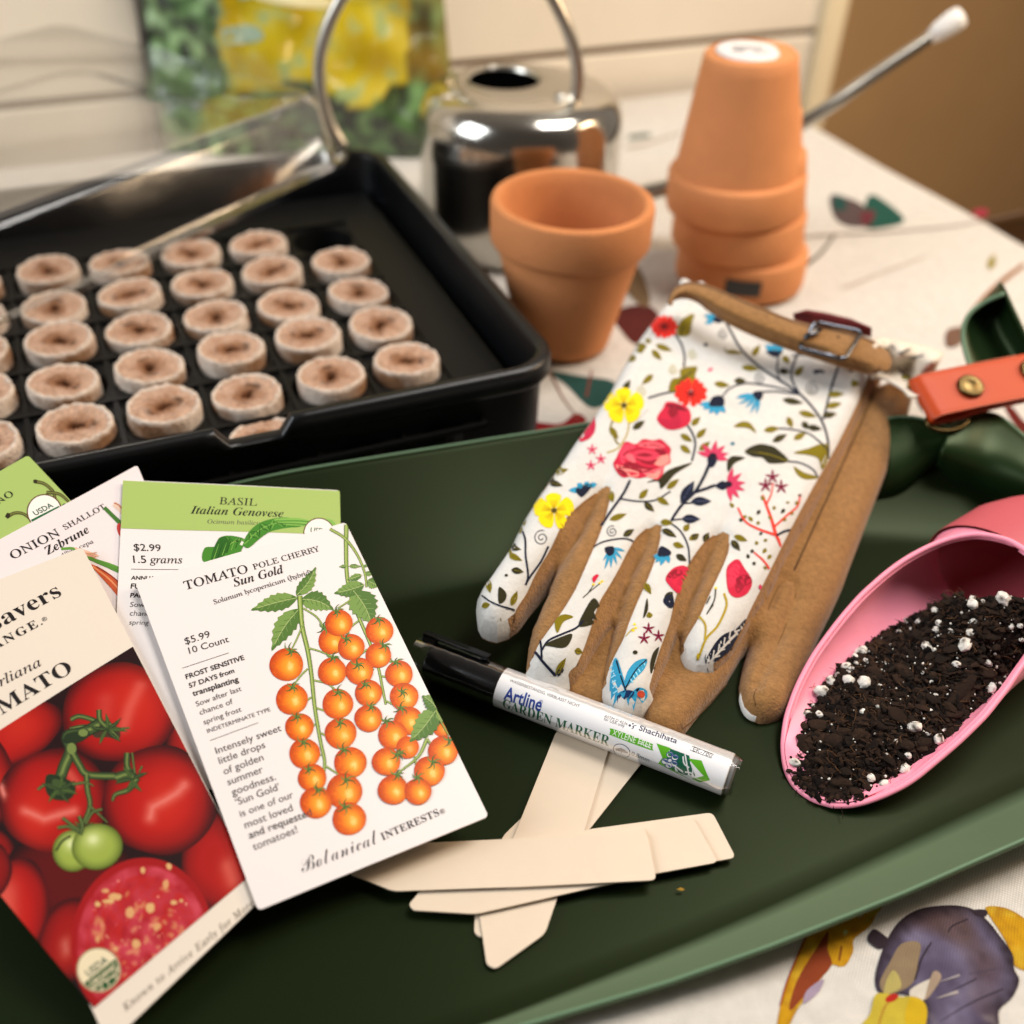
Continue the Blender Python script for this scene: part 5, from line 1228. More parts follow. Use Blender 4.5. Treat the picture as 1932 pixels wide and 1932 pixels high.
def glove_print(P):
    z = Z4; K = .46875
    NV, OL, OD, RD, CR, CRD, PK, TQ, YL, YLD, MR = [lin(h) for h in ("#11172c", "#786a08", "#2c2810", "#d8281c", "#c0203c", "#8a1226", "#d0305c", "#2f8fb4", "#e8cc08", "#b89a06", "#6e0f2a")]
    def s(pts, w=5, col=NV, w2=None): P.stroke(z(pts), (w * 1.4 + .9) * K, col, w2=None if w2 is None else (w2 * 1.4 + .6) * K)
    def lf(a, b, w, col=OL, vein=OD, bend=0): a, b = z([a, b]); P.leaf(a, b, w * 1.2 * K, col, vein, bend * K)
    def pairs(items, col=OL, w=22, vein=OD):
        for a, b in items: lf(a, b, w, col, vein)
    def curl(c, r, col=NV, w=3, turns=1.8, a0=0.):
        t = np.linspace(0, 1, 26); P.stroke(z([(c[0] + r * (.12 + .88 * q) * math.cos(a0 + q * turns * 6.28), c[1] + r * (.12 + .88 * q) * math.sin(a0 + q * turns * 6.28)) for q in t]), w * K, col, n=2)
    def petals(c, R, n, w, col, a0=0., notch=False, k=1.0):
        c = np.array(c, float)
        for i in range(n):
            a = a0 + i * 6.283 / n; d = np.array([math.cos(a), math.sin(a) * .86]); q = np.array([-d[1], d[0]])
            tip = c + d * R; pts = [c + d * R * .12, c + d * R * .45 + q * w * .36, c + d * R * .82 + q * w * .5, tip + q * w * .25] + ([c + d * R * .88] if notch else [tip + d * R * .04]) + [tip - q * w * .25, c + d * R * .82 - q * w * .5, c + d * R * .45 - q * w * .36]
            P.blob(z(pts), col, 4)
    def star(c, R, col=MR, n=5, a0=-1.57):
        c = np.array(c, float); pts = []
        for i in range(n):
            a = a0 + i * 6.283 / n
            for q, da in ((.25, -.62), (.62, -.24), (1.0, 0), (.62, .24)): pts.append(c + R * q * np.array([math.cos(a + da), math.sin(a + da)]))
        P.poly(z(pts), col); P.layer(); P.ellipse(z([c])[0], R * .12 * K, R * .12 * K, lin("#2a0a14"), n=8); P.layer()
    def bell(pts_head, rays_, head=NV, col=TQ, dots=True):
        """drooping blue flower: dark cap and thin petals"""
        for a, b, w in rays_: P.leaf(z([a])[0], z([b])[0], w * K, col)
        P.layer(); P.blob(z(pts_head), head, 4); P.layer()
    # ---------- stems first
    s([(840, 250), (870, 290), (886, 340), (884, 390)], 5); s([(740, 515), (800, 497), (850, 488), (895, 490)], 5)
    s([(880, 600), (915, 650), (930, 700), (916, 768)], 5); s([(1040, 180), (1075, 250), (1120, 325), (1190, 390), (1250, 430), (1340, 490), (1400, 550), (1440, 610), (1462, 680), (1466, 755)], 6)
    s([(1320, 345), (1360, 340), (1420, 350)], 4); s([(1265, 345), (1258, 400), (1272, 450)], 4); s([(1345, 330), (1320, 390), (1318, 440), (1345, 490)], 5); s([(1505, 385), (1480, 460), (1462, 530), (1445, 600)], 6)
    s([(1040, 505), (1070, 475), (1130, 455), (1190, 460), (1250, 470), (1340, 492)], 4); s([(1195, 490), (1250, 488), (1300, 494), (1350, 500)], 4)
    s([(1240, 635), (1310, 640), (1380, 655), (1430, 690), (1465, 725)], 4); s([(1290, 768), (1350, 775), (1400, 800), (1424, 832)], 4)
    s([(668, 845), (640, 900), (590, 970), (545, 1035)], 7); s([(630, 920), (700, 930), (770, 925), (830, 890)], 4)
    s([(990, 770), (965, 830), (930, 890), (880, 940), (850, 980), (832, 1010)], 9, w2=7); s([(1010, 865), (970, 880), (925, 895)], 8); s([(870, 935), (890, 900), (905, 870)], 4); s([(875, 940), (930, 935)], 4); s([(840, 1005), (890, 1000)], 4)
    s([(520, 1110), (570, 1090), (640, 1080), (690, 1090)], 4); s([(822, 1012), (870, 1050), (900, 1110), (908, 1180)], 4); s([(960, 1110), (930, 1150), (905, 1190)], 4)
    s([(225, 1030), (245, 1080), (248, 1150), (258, 1225), (250, 1265)], 5); s([(340, 1110), (310, 1170), (268, 1230), (248, 1265)], 5)
    s([(65, 1300), (100, 1330), (150, 1352), (205, 1365)], 4); s([(275, 1520), (320, 1580), (370, 1630), (395, 1650)], 7); s([(312, 1530), (340, 1490), (400, 1462), (450, 1440), (480, 1410)], 5); s([(312, 1570), (310, 1520), (305, 1480)], 5)
    for pts, w in (([(1255, 1070), (1235, 1000), (1215, 945), (1200, 905)], 9), ([(1245, 1035), (1300, 985), (1340, 950), (1352, 905)], 6), ([(1250, 1065), (1180, 1040), (1130, 1010), (1100, 955)], 7), ([(1215, 945), (1235, 900), (1242, 855)], 5), ([(1255, 1065), (1275, 1110)], 9), ([(1228, 1200), (1200, 1165), (1165, 1135)], 6)): s(pts, w, lin("#d83a2a"), w2=w * .7)
    s([(1255, 1068), (1290, 1050), (1320, 1040)], 6)
    s([(1045, 1300), (1055, 1350), (1020, 1430), (975, 1480), (950, 1540), (925, 1605)], 6, lin("#a8901c")); s([(945, 1390), (970, 1430), (968, 1485)], 5, lin("#a8901c"))
    s([(740, 560), (700, 600), (660, 620)], 0.1)
    s([(665, 600), (655, 660), (620, 715), (575, 735)], 3, lin("#a8901c")); s([(610, 590), (590, 630), (612, 690), (625, 700)], 4, OL)
    P.layer()
    # ---------- olive leaves
    pairs([((735, 310), (690, 300)), ((725, 318), (690, 325)), ((770, 300), (838, 325)), ((755, 320), (795, 362)), ((745, 275), (735, 295)), ((690, 345), (660, 368)),
           ((760, 420), (715, 460)), ((1005, 455), (1070, 465)), ((1115, 390), (1190, 398)), ((1160, 345), (1190, 300)), ((1280, 345), (1310, 375)), ((1330, 425), (1365, 385)), ((1395, 490), (1395, 492)),
           ((1460, 500), (1530, 498)), ((1455, 550), (1520, 535)), ((1345, 570), (1420, 590)), ((1300, 590), (1320, 635)), ((1205, 645), (1270, 635)), ((1325, 680), (1375, 655)),
           ((870, 660), (918, 690)), ((870, 705), (912, 738)), ((935, 675), (975, 635)), ((915, 625), (950, 590)), ((945, 725), (990, 690)), ((585, 630), (620, 680)),
           ((355, 820), (420, 800)), ((815, 880), (865, 840)), ((705, 920), (740, 880)), ((775, 915), (825, 945)), ((585, 1005), (655, 980)), ((585, 880), (600, 935)), ((225, 1040), (250, 985)), ((205, 1060), (235, 1040)),
           ((172, 1140), (235, 1170)), ((840, 1100), (885, 1115)), ((905, 1085), (945, 1060)), ((1085, 1068), (1140, 1090)), ((790, 1010), (840, 1020)), ((885, 1050), (905, 1020)), ((725, 1255), (752, 1305)), ((95, 1245), (105, 1300)), ((70, 1350), (105, 1345)), ((190, 1350), (215, 1290)), ((135, 1420), (160, 1395)), ((370, 1625), (410, 1560)), ((445, 1530), (478, 1535)), ((748, 1400), (742, 1375))], w=21)
    pairs([((640, 490), (668, 440)), ((678, 640), (728, 605)), ((1280, 520), (1365, 535)), ((1440, 585), (1500, 578)), ((1360, 610), (1385, 640)), ((1380, 630), (1440, 640)), ((1240, 690), (1300, 660)), ((1265, 405), (1310, 408)),
           ((335, 850), (398, 868)), ((725, 935), (765, 972)), ((640, 1070), (685, 1042)), ((165, 1110), (230, 1125)), ((190, 1205), (240, 1215)), ((795, 1040), (855, 1075)), ((965, 1090), (985, 1055)), ((852, 1145), (895, 1170)), ((915, 1080), (945, 1065)), ((1085, 445), (1135, 445)), ((840, 1295), (800, 1330)), ((1075, 1085), (1110, 1130))], OD, 22, OL)
    # broad lobed leaves
    for pts, c_ in (([(925, 175), (915, 215), (905, 260), (862, 265), (858, 235), (880, 195)], OL), ([(938, 390), (905, 388), (870, 400), (868, 430), (835, 440), (825, 488), (880, 480), (925, 455), (930, 420)], OL),
                    ([(1085, 630), (1115, 610), (1150, 615), (1175, 655), (1140, 635)], OL), ([(1128, 728), (1180, 700), (1230, 705), (1260, 720), (1305, 768), (1230, 778), (1200, 755), (1160, 750)], OD), ([(1060, 810), (1058, 770), (1080, 748), (1130, 755), (1090, 775), (1072, 800)], OD),
                    ([(1325, 735), (1390, 715), (1430, 700), (1465, 705), (1462, 760), (1440, 800), (1425, 760), (1390, 745)], OL), ([(1325, 790), (1370, 815), (1425, 832), (1380, 842), (1345, 828)], OL), ([(735, 855), (790, 830), (830, 800), (918, 775), (850, 820), (815, 860), (790, 880), (780, 850)], OD),
                    ([(365, 1410), (395, 1385), (440, 1395), (400, 1415), (375, 1460)], OL), ([(405, 1470), (435, 1465), (425, 1500), (400, 1520), (350, 1515), (325, 1505)], OD), ([(520, 1320), (548, 1350), (545, 1400), (500, 1430), (460, 1430), (485, 1370)], OD), ([(785, 1515), (760, 1540), (748, 1590), (755, 1620), (770, 1570)], OD), ([(140, 1275), (170, 1300), (165, 1330), (140, 1340)], OD), ([(735, 1320), (740, 1365), (720, 1400)], OD),
                    ([(1045, 310), (1060, 335), (1120, 335), (1080, 320), (1060, 325)], OL), ([(1560, 440), (1590, 455), (1560, 470)], OL), ([(800, 1330), (835, 1300), (845, 1345), (825, 1358)], NV), ([(872, 1500), (890, 1520), (888, 1545), (875, 1560)], NV)): P.blob(z(pts), c_, 4)
    P.layer()
    s([(895, 190), (885, 225), (868, 262)], 3, OD); s([(930, 398), (890, 430), (850, 470)], 3, OD); s([(880, 425), (905, 440)], 2, OD); s([(870, 440), (895, 455)], 2, OD); s([(1135, 728), (1220, 740), (1300, 768)], 2.5, OL)
    # navy leaves and curls
    for a, b, w in (((873, 935), (925, 848), 36), ((912, 930), (995, 930), 30), ((875, 1000), (950, 1002), 30)): lf(a, b, w, NV, lin("#4a5270"))
    P.blob(z([(955, 1612), (975, 1560), (1010, 1500), (1045, 1465), (1090, 1445), (1135, 1400), (1125, 1450), (1090, 1500), (1060, 1540), (1010, 1575), (985, 1610)]), NV, 5); P.layer()
    s([(975, 1590), (1030, 1530), (1100, 1455)], 5, TW); 
    for k in range(5): s([(1000 + 22 * k, 1560 - 26 * k), (1005 + 22 * k, 1530 - 26 * k)], 3, TW); s([(1000 + 22 * k, 1560 - 26 * k), (1030 + 20 * k, 1548 - 26 * k)], 3, TW)
    for c_, r_, col in (((1190, 435), 24, NV), ((1402, 478), 30, NV), ((1043, 258), 22, NV), ((596, 1052), 24, NV), ((312, 1078), 32, NV), ((920, 340), 20, lin("#a8a05c")), ((842, 402), 20, lin("#a8a05c")), ((715, 488), 22, lin("#a8a05c"))): curl(c_, r_, col, 3.2)
    # ---------- flowers
    petals((805, 228), 54, 6, 46, RD, .3, True); petals((912, 492), 66, 6, 52, RD, .1, True); P.layer()
    for c_ in ((805, 228), (912, 498)):
        P.ellipse(z([c_])[0], 12 * K, 10 * K, lin("#1a1020")); 
        for k in range(6): s([c_, (c_[0] + 26 * math.cos(k * 1.047 + .3), c_[1] + 24 * math.sin(k * 1.047 + .3))], 3, lin("#7a1414"))
    P.layer()
    for c_, R in (((643, 545), 80), ((362, 968), 80)):
        petals(c_, R, 5, 74, YL, .9); P.layer()
        for k in range(5):
            a = .9 + k * 1.2566
            for da in (-.25, 0, .25): s([c_, (c_[0] + R * .6 * math.cos(a + da), c_[1] + R * .52 * math.sin(a + da))], 2.2, YLD)
        P.layer(); P.ellipse(z([c_])[0], 11 * K, 10 * K, lin("#4a3a10")); P.layer()
    # tulip buds
    def tulip(out, folds):
        P.blob(z(out), CR, 5); P.layer()
        for f_, c_ in folds: P.blob(z(f_), c_, 4)
        P.layer()
    tulip([(775, 600), (800, 555), (815, 530), (860, 535), (905, 560), (910, 610), (870, 638), (815, 640)], [([(810, 545), (850, 540), (900, 565), (850, 560)], lin("#701022")), ([(780, 600), (830, 600), (850, 560), (870, 600), (860, 636), (815, 636)], lin("#b01c3a")), ([(820, 565), (850, 548), (860, 575), (835, 595)], CRD)])
    tulip([(1055, 1205), (1080, 1170), (1105, 1165), (1125, 1195), (1158, 1250), (1140, 1300), (1095, 1318), (1062, 1290)], [([(1060, 1210), (1090, 1180), (1110, 1200), (1090, 1260), (1065, 1275)], lin("#d0304a")), ([(1095, 1240), (1135, 1225), (1158, 1252), (1130, 1270), (1100, 1265)], CRD), ([(1090, 1270), (1110, 1250), (1125, 1275), (1100, 1300)], lin("#98182e"))])
    tulip([(810, 1240), (840, 1200), (880, 1188), (905, 1200), (900, 1240), (885, 1290), (858, 1296), (830, 1275)], [([(815, 1232), (850, 1205), (880, 1215), (850, 1240)], CRD), ([(830, 1240), (870, 1230), (895, 1205), (890, 1260), (860, 1290)], lin("#cf2440"))])
    tulip([(460, 690), (490, 640), (515, 595), (528, 610), (525, 650), (500, 680)], [([(490, 660), (520, 620), (522, 650), (498, 676)], lin("#b01c48"))])
    # rose
    P.blob(z([(600, 780), (612, 755), (628, 720), (650, 690), (690, 700), (720, 680), (760, 685), (790, 680), (815, 700), (832, 720), (828, 745), (830, 775), (805, 790), (800, 820), (775, 845), (745, 832), (700, 838), (668, 832), (640, 835), (615, 815)]), CR, 4); P.layer()
    lt, dk, sal = lin("#e0606a"), CRD, lin("#e88a80")
    for pts, c_ in (([(625, 740), (650, 700), (690, 710), (660, 740), (640, 780)], lin("#d84058")), ([(610, 785), (640, 790), (690, 800), (700, 830), (640, 825)], sal), ([(700, 800), (760, 805), (800, 790), (790, 825), (740, 828)], lt), ([(640, 790), (670, 770), (720, 790), (760, 800), (720, 815)], dk), ([(700, 700), (760, 690), (810, 710), (780, 720), (720, 715)], lt), ([(680, 735), (720, 722), (780, 735), (790, 760), (740, 775), (690, 765)], lin("#d03850")),
                    ([(760, 770), (815, 740), (826, 770), (790, 790)], sal), ([(690, 745), (730, 735), (760, 745), (730, 752)], dk), ([(700, 765), (740, 772), (780, 760), (750, 785)], dk), ([(650, 745), (675, 740), (690, 775), (660, 765)], lt), ([(765, 720), (800, 722), (815, 740), (790, 745)], dk), ([(615, 800), (640, 805), (660, 828), (630, 822)], dk), ([(730, 826), (770, 815), (790, 800), (775, 840)], sal)): P.blob(z(pts), c_, 4); P.k += 1
    P.layer()
    for pts in ([(640, 745), (670, 725), (720, 718)], [(690, 760), (740, 770), (790, 758)], [(620, 795), (680, 800), (720, 818)], [(720, 705), (770, 705), (810, 720)], [(690, 790), (730, 800), (790, 790)]): s(pts, 4, dk, w2=1)
    # pink asters
    def aster(c, dirs, R, cap):
        c = np.array(c, float)
        for a in dirs: b = c + R * np.array([math.cos(a), math.sin(a)]); P.leaf(z([c])[0], z([b])[0], 22 * K, lin("#c4385a"))
        P.layer(); P.blob(z(cap), NV, 4); P.layer(); P.ellipse(z([c])[0], 16 * K, 13 * K, lin("#1a1024")); P.layer(); P.ellipse(z([c])[0], 9 * K, 7 * K, lin("#c4385a")); P.layer(); P.ellipse(z([c])[0], 4 * K, 3 * K, lin("#1a1024")); P.layer()
    aster((1000, 748), (-2.9, -2.3, -1.35, -.7, -.15, 0.25), 66, [(980, 750), (1020, 750), (1005, 790), (985, 790)]); aster((1062, 862), (-1.3, -.7, -.1, .35, .9, 1.4), 72, [(1010, 868), (1040, 848), (1062, 868), (1040, 885)])
    # blue bells
    bell([(1000, 510), (1040, 508), (1045, 545), (1010, 550), (985, 545)], [((1000, 540), (945, 540), 22), ((1005, 540), (960, 560), 20), ((1010, 545), (985, 578), 22), ((1020, 545), (1015, 585), 24), ((1030, 545), (1050, 575), 22)])
    bell([(1170, 488), (1200, 488), (1198, 515), (1180, 525), (1160, 500)], [((1170, 505), (1090, 515), 14), ((1172, 508), (1100, 540), 13), ((1176, 512), (1130, 555), 13), ((1182, 515), (1150, 578), 13), ((1188, 515), (1175, 580), 13), ((1165, 500), (1100, 505), 12)])
    bell([(1215, 325), (1280, 325), (1262, 348), (1238, 346)], [((1245, 325), (1210, 300), 26), ((1250, 322), (1240, 298), 26), ((1255, 322), (1270, 298), 26), ((1260, 325), (1285, 312), 22)])
    bell([(1000, 190), (1035, 185), (1042, 208), (1010, 210)], [((1010, 195), (965, 180), 24), ((1005, 200), (968, 215), 20), ((1012, 190), (995, 165), 26)])
    bell([(450, 880), (500, 860), (515, 870), (480, 910), (460, 905)], [((470, 885), (420, 885), 24), ((475, 875), (455, 858), 26), ((490, 870), (500, 850), 26), ((505, 868), (535, 860), 22)])
    bell([(565, 1118), (600, 1112), (602, 1140), (580, 1150)], [((590, 1128), (565, 1205), 12), ((594, 1130), (590, 1200), 12), ((596, 1126), (615, 1185), 12), ((598, 1122), (635, 1160), 12), ((600, 1118), (648, 1130), 12), ((588, 1128), (558, 1170), 11)])
    bell([(790, 1110), (830, 1130), (825, 1150), (780, 1150)], [((800, 1145), (770, 1175), 20), ((805, 1145), (790, 1190), 22), ((815, 1145), (825, 1180), 20), ((780, 1140), (760, 1160), 18)])
    for c_ in ((515, 722), (550, 760), (510, 786)): star(c_, 24, PK)
    for c_ in ((1240, 832), (1212, 866), (1275, 872)): star(c_, 32, lin("#7a1436"))
    for c_ in ((742, 1443), (724, 1482), (782, 1472)): star(c_, 27, lin("#7a1436"))
    # sprig leaves on the coral twig
    for i, (x, y) in enumerate(((1105, 1005), (1130, 985), (1160, 1010), (1190, 1055), (1175, 1015), (1205, 925), (1190, 965), (1240, 960), (1225, 1000), (1290, 960), (1320, 985), (1330, 935), (1350, 900), (1085, 955), (1210, 1080), (1150, 1130), (1180, 1105), (1215, 1120), (1160, 1185), (1205, 1200), (1235, 1145), (1145, 1160), (1280, 1000), (1300, 930))): lf((x, y), (x + 18 * math.cos(i * 1.7), y + 20 * math.sin(i * 2.3)), 13, OL if i % 3 else OD, None)
    # little yellow sprigs
    for x, y in ((545, 1260), (520, 1265), (555, 1252), (1012, 1278), (685, 1425), (690, 1440), (680, 1450)): P.ellipse(z([(x, y)])[0], 6 * K, 5 * K, YL, n=8)
    s([(545, 1262), (510, 1290), (478, 1318)], 2, OD); s([(520, 1268), (495, 1305)], 2, OD); s([(1012, 1282), (1005, 1330), (978, 1380)], 3, OD); s([(990, 1310), (975, 1340)], 3, OD); s([(1000, 1345), (975, 1385)], 6, OD, 2); s([(680, 1440), (650, 1470)], 2, YLD)
    for x, y, r_, c_ in ((972, 300, 9, lin("#2a2a30")), (1080, 698, 9, lin("#1f6a80")), (1110, 615, 3, NV), (170, 1228, 7, OD), (688, 1538, 10, OD), (1556, 405, 8, NV)): P.ellipse(z([(x, y)])[0], r_ * K, r_ * K * .85, c_, n=10)
    P.blob(z([(515, 1240), (530, 1225), (542, 1228), (532, 1245), (522, 1258)]), lin("#c81c3c")); P.blob(z([(980, 400), (995, 392), (1000, 398), (988, 408)]), PK); P.ellipse(z([(1192, 1272)])[0], 7 * K, 9 * K, PK); P.ellipse(z([(262, 1590)])[0], 7 * K, 12 * K, PK)
    P.blob(z([(1405, 402), (1440, 400), (1450, 415), (1430, 412), (1410, 418)]), NV, 3)
    # hummingbird on the middle finger
    P.layer()
    P.blob(z([(600, 1570), (615, 1563), (635, 1620), (650, 1680), (640, 1720), (600, 1740), (585, 1680), (592, 1620)]), TQ); P.blob(z([(735, 1565), (690, 1575), (655, 1620), (645, 1680), (690, 1640), (725, 1605)]), TQ); P.layer()
    for k in range(6): s([(598 + k * 4, 1590 + k * 20), (585 + k * 3, 1600 + k * 20)], 3, lin("#8fd0e4")); s([(720 - k * 10, 1575 + k * 14), (728 - k * 10, 1590 + k * 14)], 3, lin("#8fd0e4"))
    s([(612, 1570), (632, 1640), (650, 1690)], 3.5, NV); s([(735, 1567), (690, 1610), (650, 1680)], 3, NV)
    P.blob(z([(600, 1740), (630, 1700), (660, 1690), (685, 1700), (660, 1730), (630, 1755)]), lin("#17305c")); P.blob(z([(670, 1705), (700, 1680), (735, 1690), (738, 1715), (710, 1745), (670, 1755), (650, 1745)]), lin("#2a9cc8")); P.layer(); P.ellipse(z([(712, 1705)])[0], 16 * K, 13 * K, lin("#c8482c")); P.layer(); P.blob(z([(690, 1690), (705, 1680), (700, 1695)]), NV, 3)
glove_print(P)
fab = fmb.build("floral_fabric", M_twill, gl, True)
# cuff gather under the strap: a soft roll of the fabric
def strap_z(l): return tg(l)
# strap: leather band across the cuff
STU = [(822, 128), (826, 98), (850, 62), (890, 42), (945, 42), (1010, 62), (1100, 102), (1200, 142), (1320, 190), (1420, 215), (1520, 232), (1600, 256), (1650, 276), (1676, 298)]
STL = [(836, 124), (856, 112), (890, 108), (935, 122), (985, 160), (1060, 208), (1140, 248), (1230, 285), (1330, 322), (1430, 355), (1530, 385), (1600, 403), (1650, 410), (1674, 402)]
def band(zu, zl, n=60, m=9, crown=.002):
    A = spline(STU, 6); B = spline(STL, 6); q = np.linspace(0, len(A) - 1, n); A = np.stack([np.interp(q, range(len(A)), A[:, k]) for k in (0, 1)], 1); B = np.stack([np.interp(q, range(len(B)), B[:, k]) for k in (0, 1)], 1); rows = []
    for k in range(m):
        t = k / (m - 1); D = Z4(A * (1 - t) + B * t); l = GSURF.to_local(D); s_ = np.linspace(0, 1, n)
        h = gbase(l) + .0225 + zu(s_) * (1 - t) + zl(s_) * t + crown * math.sin(math.pi * t); rows.append(list(unproj(D, h)))
    return rows
rows = band(lambda s_: .004 + .004 * np.sin(np.pi * np.clip(s_, 0, 1)), lambda s_: .0035 + 0 * s_)
# round the flap's end
mb = MB(); v, f = loft(rows); mb.add(v, [q[::-1] for q in f])
endc = np.array([r_[-1] for r_ in rows]); mid = endc.mean(0); ax = np.array(rows[4][-1]) - np.array(rows[4][-6]); ax /= np.linalg.norm(ax); hw = np.linalg.norm(endc[0] - endc[-1]) / 2
arc = [[endc[k] + ax * (hw * .75 * t * math.sqrt(max(0, 1 - ((k - 4) / 4.0) ** 2))) for k in range(9)] for t in np.linspace(0, 1, 6)]
v, f = loft([[arc[j][k] for j in range(6)] for k in range(9)]); mb.add(v, [q[::-1] for q in f])
strap = mb.build("strap", M_suede, gl, True); solidify(strap, .0021, -1)
bm = bmesh.new(); bm.from_mesh(strap.data); bmesh.ops.remove_doubles(bm, verts=bm.verts, dist=1e-5); bm.to_mesh(strap.data); bm.free()
mb = MB()
inn = [np.array(rows[1][k]) * .6 + np.array(rows[0][k]) * .4 + [0, 0, .0004] for k in range(4, 60)]; inl = [np.array(rows[7][k]) * .6 + np.array(rows[8][k]) * .4 + [0, 0, .0004] for k in range(4, 60)]
tube(mb, inn, .00028, 5); tube(mb, inl, .00028, 5); mb.build("seam", material("seam_thread", lin("#6f4a26"), rough=.9), strap, True)
M_gun = material("gunmetal", lin("#5c6068"), rough=.22, metal=1)
bq = Z4([(1412, 200), (1602, 240), (1532, 352), (1348, 305)]); bl_ = GSURF.to_local(bq); bw_ = unproj(bq, gbase(bl_) + .0308)
pts = []
for i in range(4):
    a, b, c_ = bw_[i], bw_[(i + 1) % 4], bw_[(i + 2) % 4]; d1 = (b - a) / np.linalg.norm(b - a); d2 = (c_ - b) / np.linalg.norm(c_ - b); r_ = .0022
    pts += [a + d1 * r_, a * .5 + b * .5, b - d1 * r_, b - d1 * r_ * .3 + d2 * r_ * .3, b + d2 * r_]
pts.append(pts[0]); mb = MB(); tube(mb, pts, .00105, 10, cap=False); buckle = mb.build("buckle", M_gun, strap, True)
pr = Z4([(1372, 258), (1412, 248), (1436, 232)]); pl = GSURF.to_local(pr); mb = MB(); tube(mb, unproj(pr, gbase(pl) + .032), .0010, 8); 
lp = Z4([(1375, 268), (1385, 250), (1412, 235), (1425, 200)]); pl = GSURF.to_local(lp); tube(mb, unproj(lp, gbase(pl) + .0318), .0011, 8); mb.build("prong", M_gun, buckle, True)
hh = Z4([(1506, 262)]); hl = GSURF.to_local(hh); c_ = unproj(hh, gbase(hl) + .0298)[0]; mb = MB(); lathe(mb, [(0, .0003), (.0009, .0002), (.0010, -.002)], 12, tuple(c_)); mb.build("eyelet", material("eyelet_dark", lin("#1a120a"), rough=.8), strap)
# inside lining label peeping out behind the buckle
A = Z4([(1325, 168), (1380, 152), (1460, 165), (1560, 190), (1640, 225)]); B = Z4([(1330, 200), (1400, 215), (1480, 230), (1560, 245), (1640, 262)])
WA = unproj(A, .078); WB = unproj(B, .070); mb = MB(); rws = [[WA[k] * (1 - t) + WB[k] * t for k in range(5)] for t in np.linspace(0, 1, 4)]; v, f = loft(rws); mb.add(v, [q[::-1] for q in f]); o = mb.build("red_label", material("red_label", lin("#6e1414"), rough=.7, mottle=(200, .3)), gl, True); solidify(o, .0006, 0)
# suede edge band: raised seam between the fabric and the suede
mb = MB()
for line in (EDGE[:-6], V1L[1:-2], V1R[1:-1], V2L[1:-2], V2R[1:-1], V3L[1:-2], V3R[1:-1]):
    l = GSURF.to_local(Z4(spline(line, 3))); zz_ = tg(l) + .0002; tube(mb, np.c_[l, zz_], .0004, 6)
mb.build("binding_seam", material("suede_fold", lin("#8a6238"), rough=.95, mottle=(300, .15)), gl, True)

# -- the second glove, palm up, underneath
G2 = [(1640, 470), (1690, 452), (1745, 440), (1800, 462), (1808, 500), (1790, 570), (1745, 690), (1700, 800), (1650, 930), (1600, 1062), (1562, 1160), (1530, 1250), (1485, 1350), (1440, 1440), (1405, 1520), (1370, 1600), (1350, 1650), (1330, 1700), (1306, 1748), (1275, 1772), (1240, 1783), (1200, 1785), (1160, 1770), (1132, 1740), (1118, 1695), (1115, 1640), (1128, 1570), (1150, 1500), (1120, 1530), (1085, 1590), (1050, 1645), (1000, 1705), (955, 1750), (920, 1795), (892, 1832), (860, 1852), (828, 1852), (790, 1842), (752, 1820), (728, 1785), (715, 1745), (700, 1700), (640, 1700), (590, 1745), (540, 1762), (480, 1752), (430, 1722), (405, 1690), (420, 1600), (600, 1300), (900, 1000), (1300, 700)]
g2s = HeightSurf(lambda l: gbase(l) + .004); G2w = g2s.to_local(Z4(G2)); 
THUMB = [(1215, 1390), (1240, 1330), (1262, 1290), (1285, 1270), (1310, 1272), (1328, 1300), (1322, 1350), (1300, 1410), (1275, 1480), (1245, 1540), (1215, 1600), (1190, 1650), (1172, 1700)]
TCw = g2s.to_local(Z4(spline(THUMB, 3)))
def underglove(l):
    d = dist_poly(l, G2w[:47]); t = np.clip(d / .0095, 0, 1); h = .0085 * np.sqrt(np.clip(1 - (1 - t) ** 2, 0, 1)); s_ = dist_poly(l, TCw)
    h = h - .0022 * np.exp(-(s_ / .0016) ** 2); z = gbase(l) + .0015 + h + .0009 * vnoise(l, 60, 2) * t + .0012 * vnoise(l, 25, 5) * t
    # it slopes away to the right, beside the upper glove
    return np.where(inside(l, G2w), z, gbase(l) + .0015)
ug = grid_field(underglove, G2w, .0008); U = HeightSurf(ug)
gl2 = thing("garden_glove", "second gardening glove lying palm up with plain tan suede showing, beneath the floral one", "gardening glove", tuple(gw(8, -2.8, .02)), "pair of gardening gloves")
cloth_mesh(G2w, ug, .0018, 0, -.0015, "suede_palm", M_suede, gl2)
mb = MB(); l = TCw; tube(mb, np.c_[l, ug(l) + .0001], .00022, 5)
sl2 = g2s.to_local(Z4(spline([(1172, 1700), (1160, 1730), (1170, 1760)], 3))); tube(mb, np.c_[sl2, ug(sl2)], .0002, 5)
sl2 = U.to_local(Z4(spline([(1060, 1655), (1000, 1725), (940, 1790), (880, 1838)], 3))); tube(mb, np.c_[sl2, ug(sl2) + .0001], .0002, 5)
l = U.to_local(Z4(spline([(1655, 470), (1620, 560), (1540, 740), (1440, 960), (1330, 1200)], 4))); tube(mb, np.c_[l, ug(l) + .0003], .0004, 5); mb.build("palm_seam", material("palm_thread", lin("#5a3c1c"), rough=.9), gl2, True)
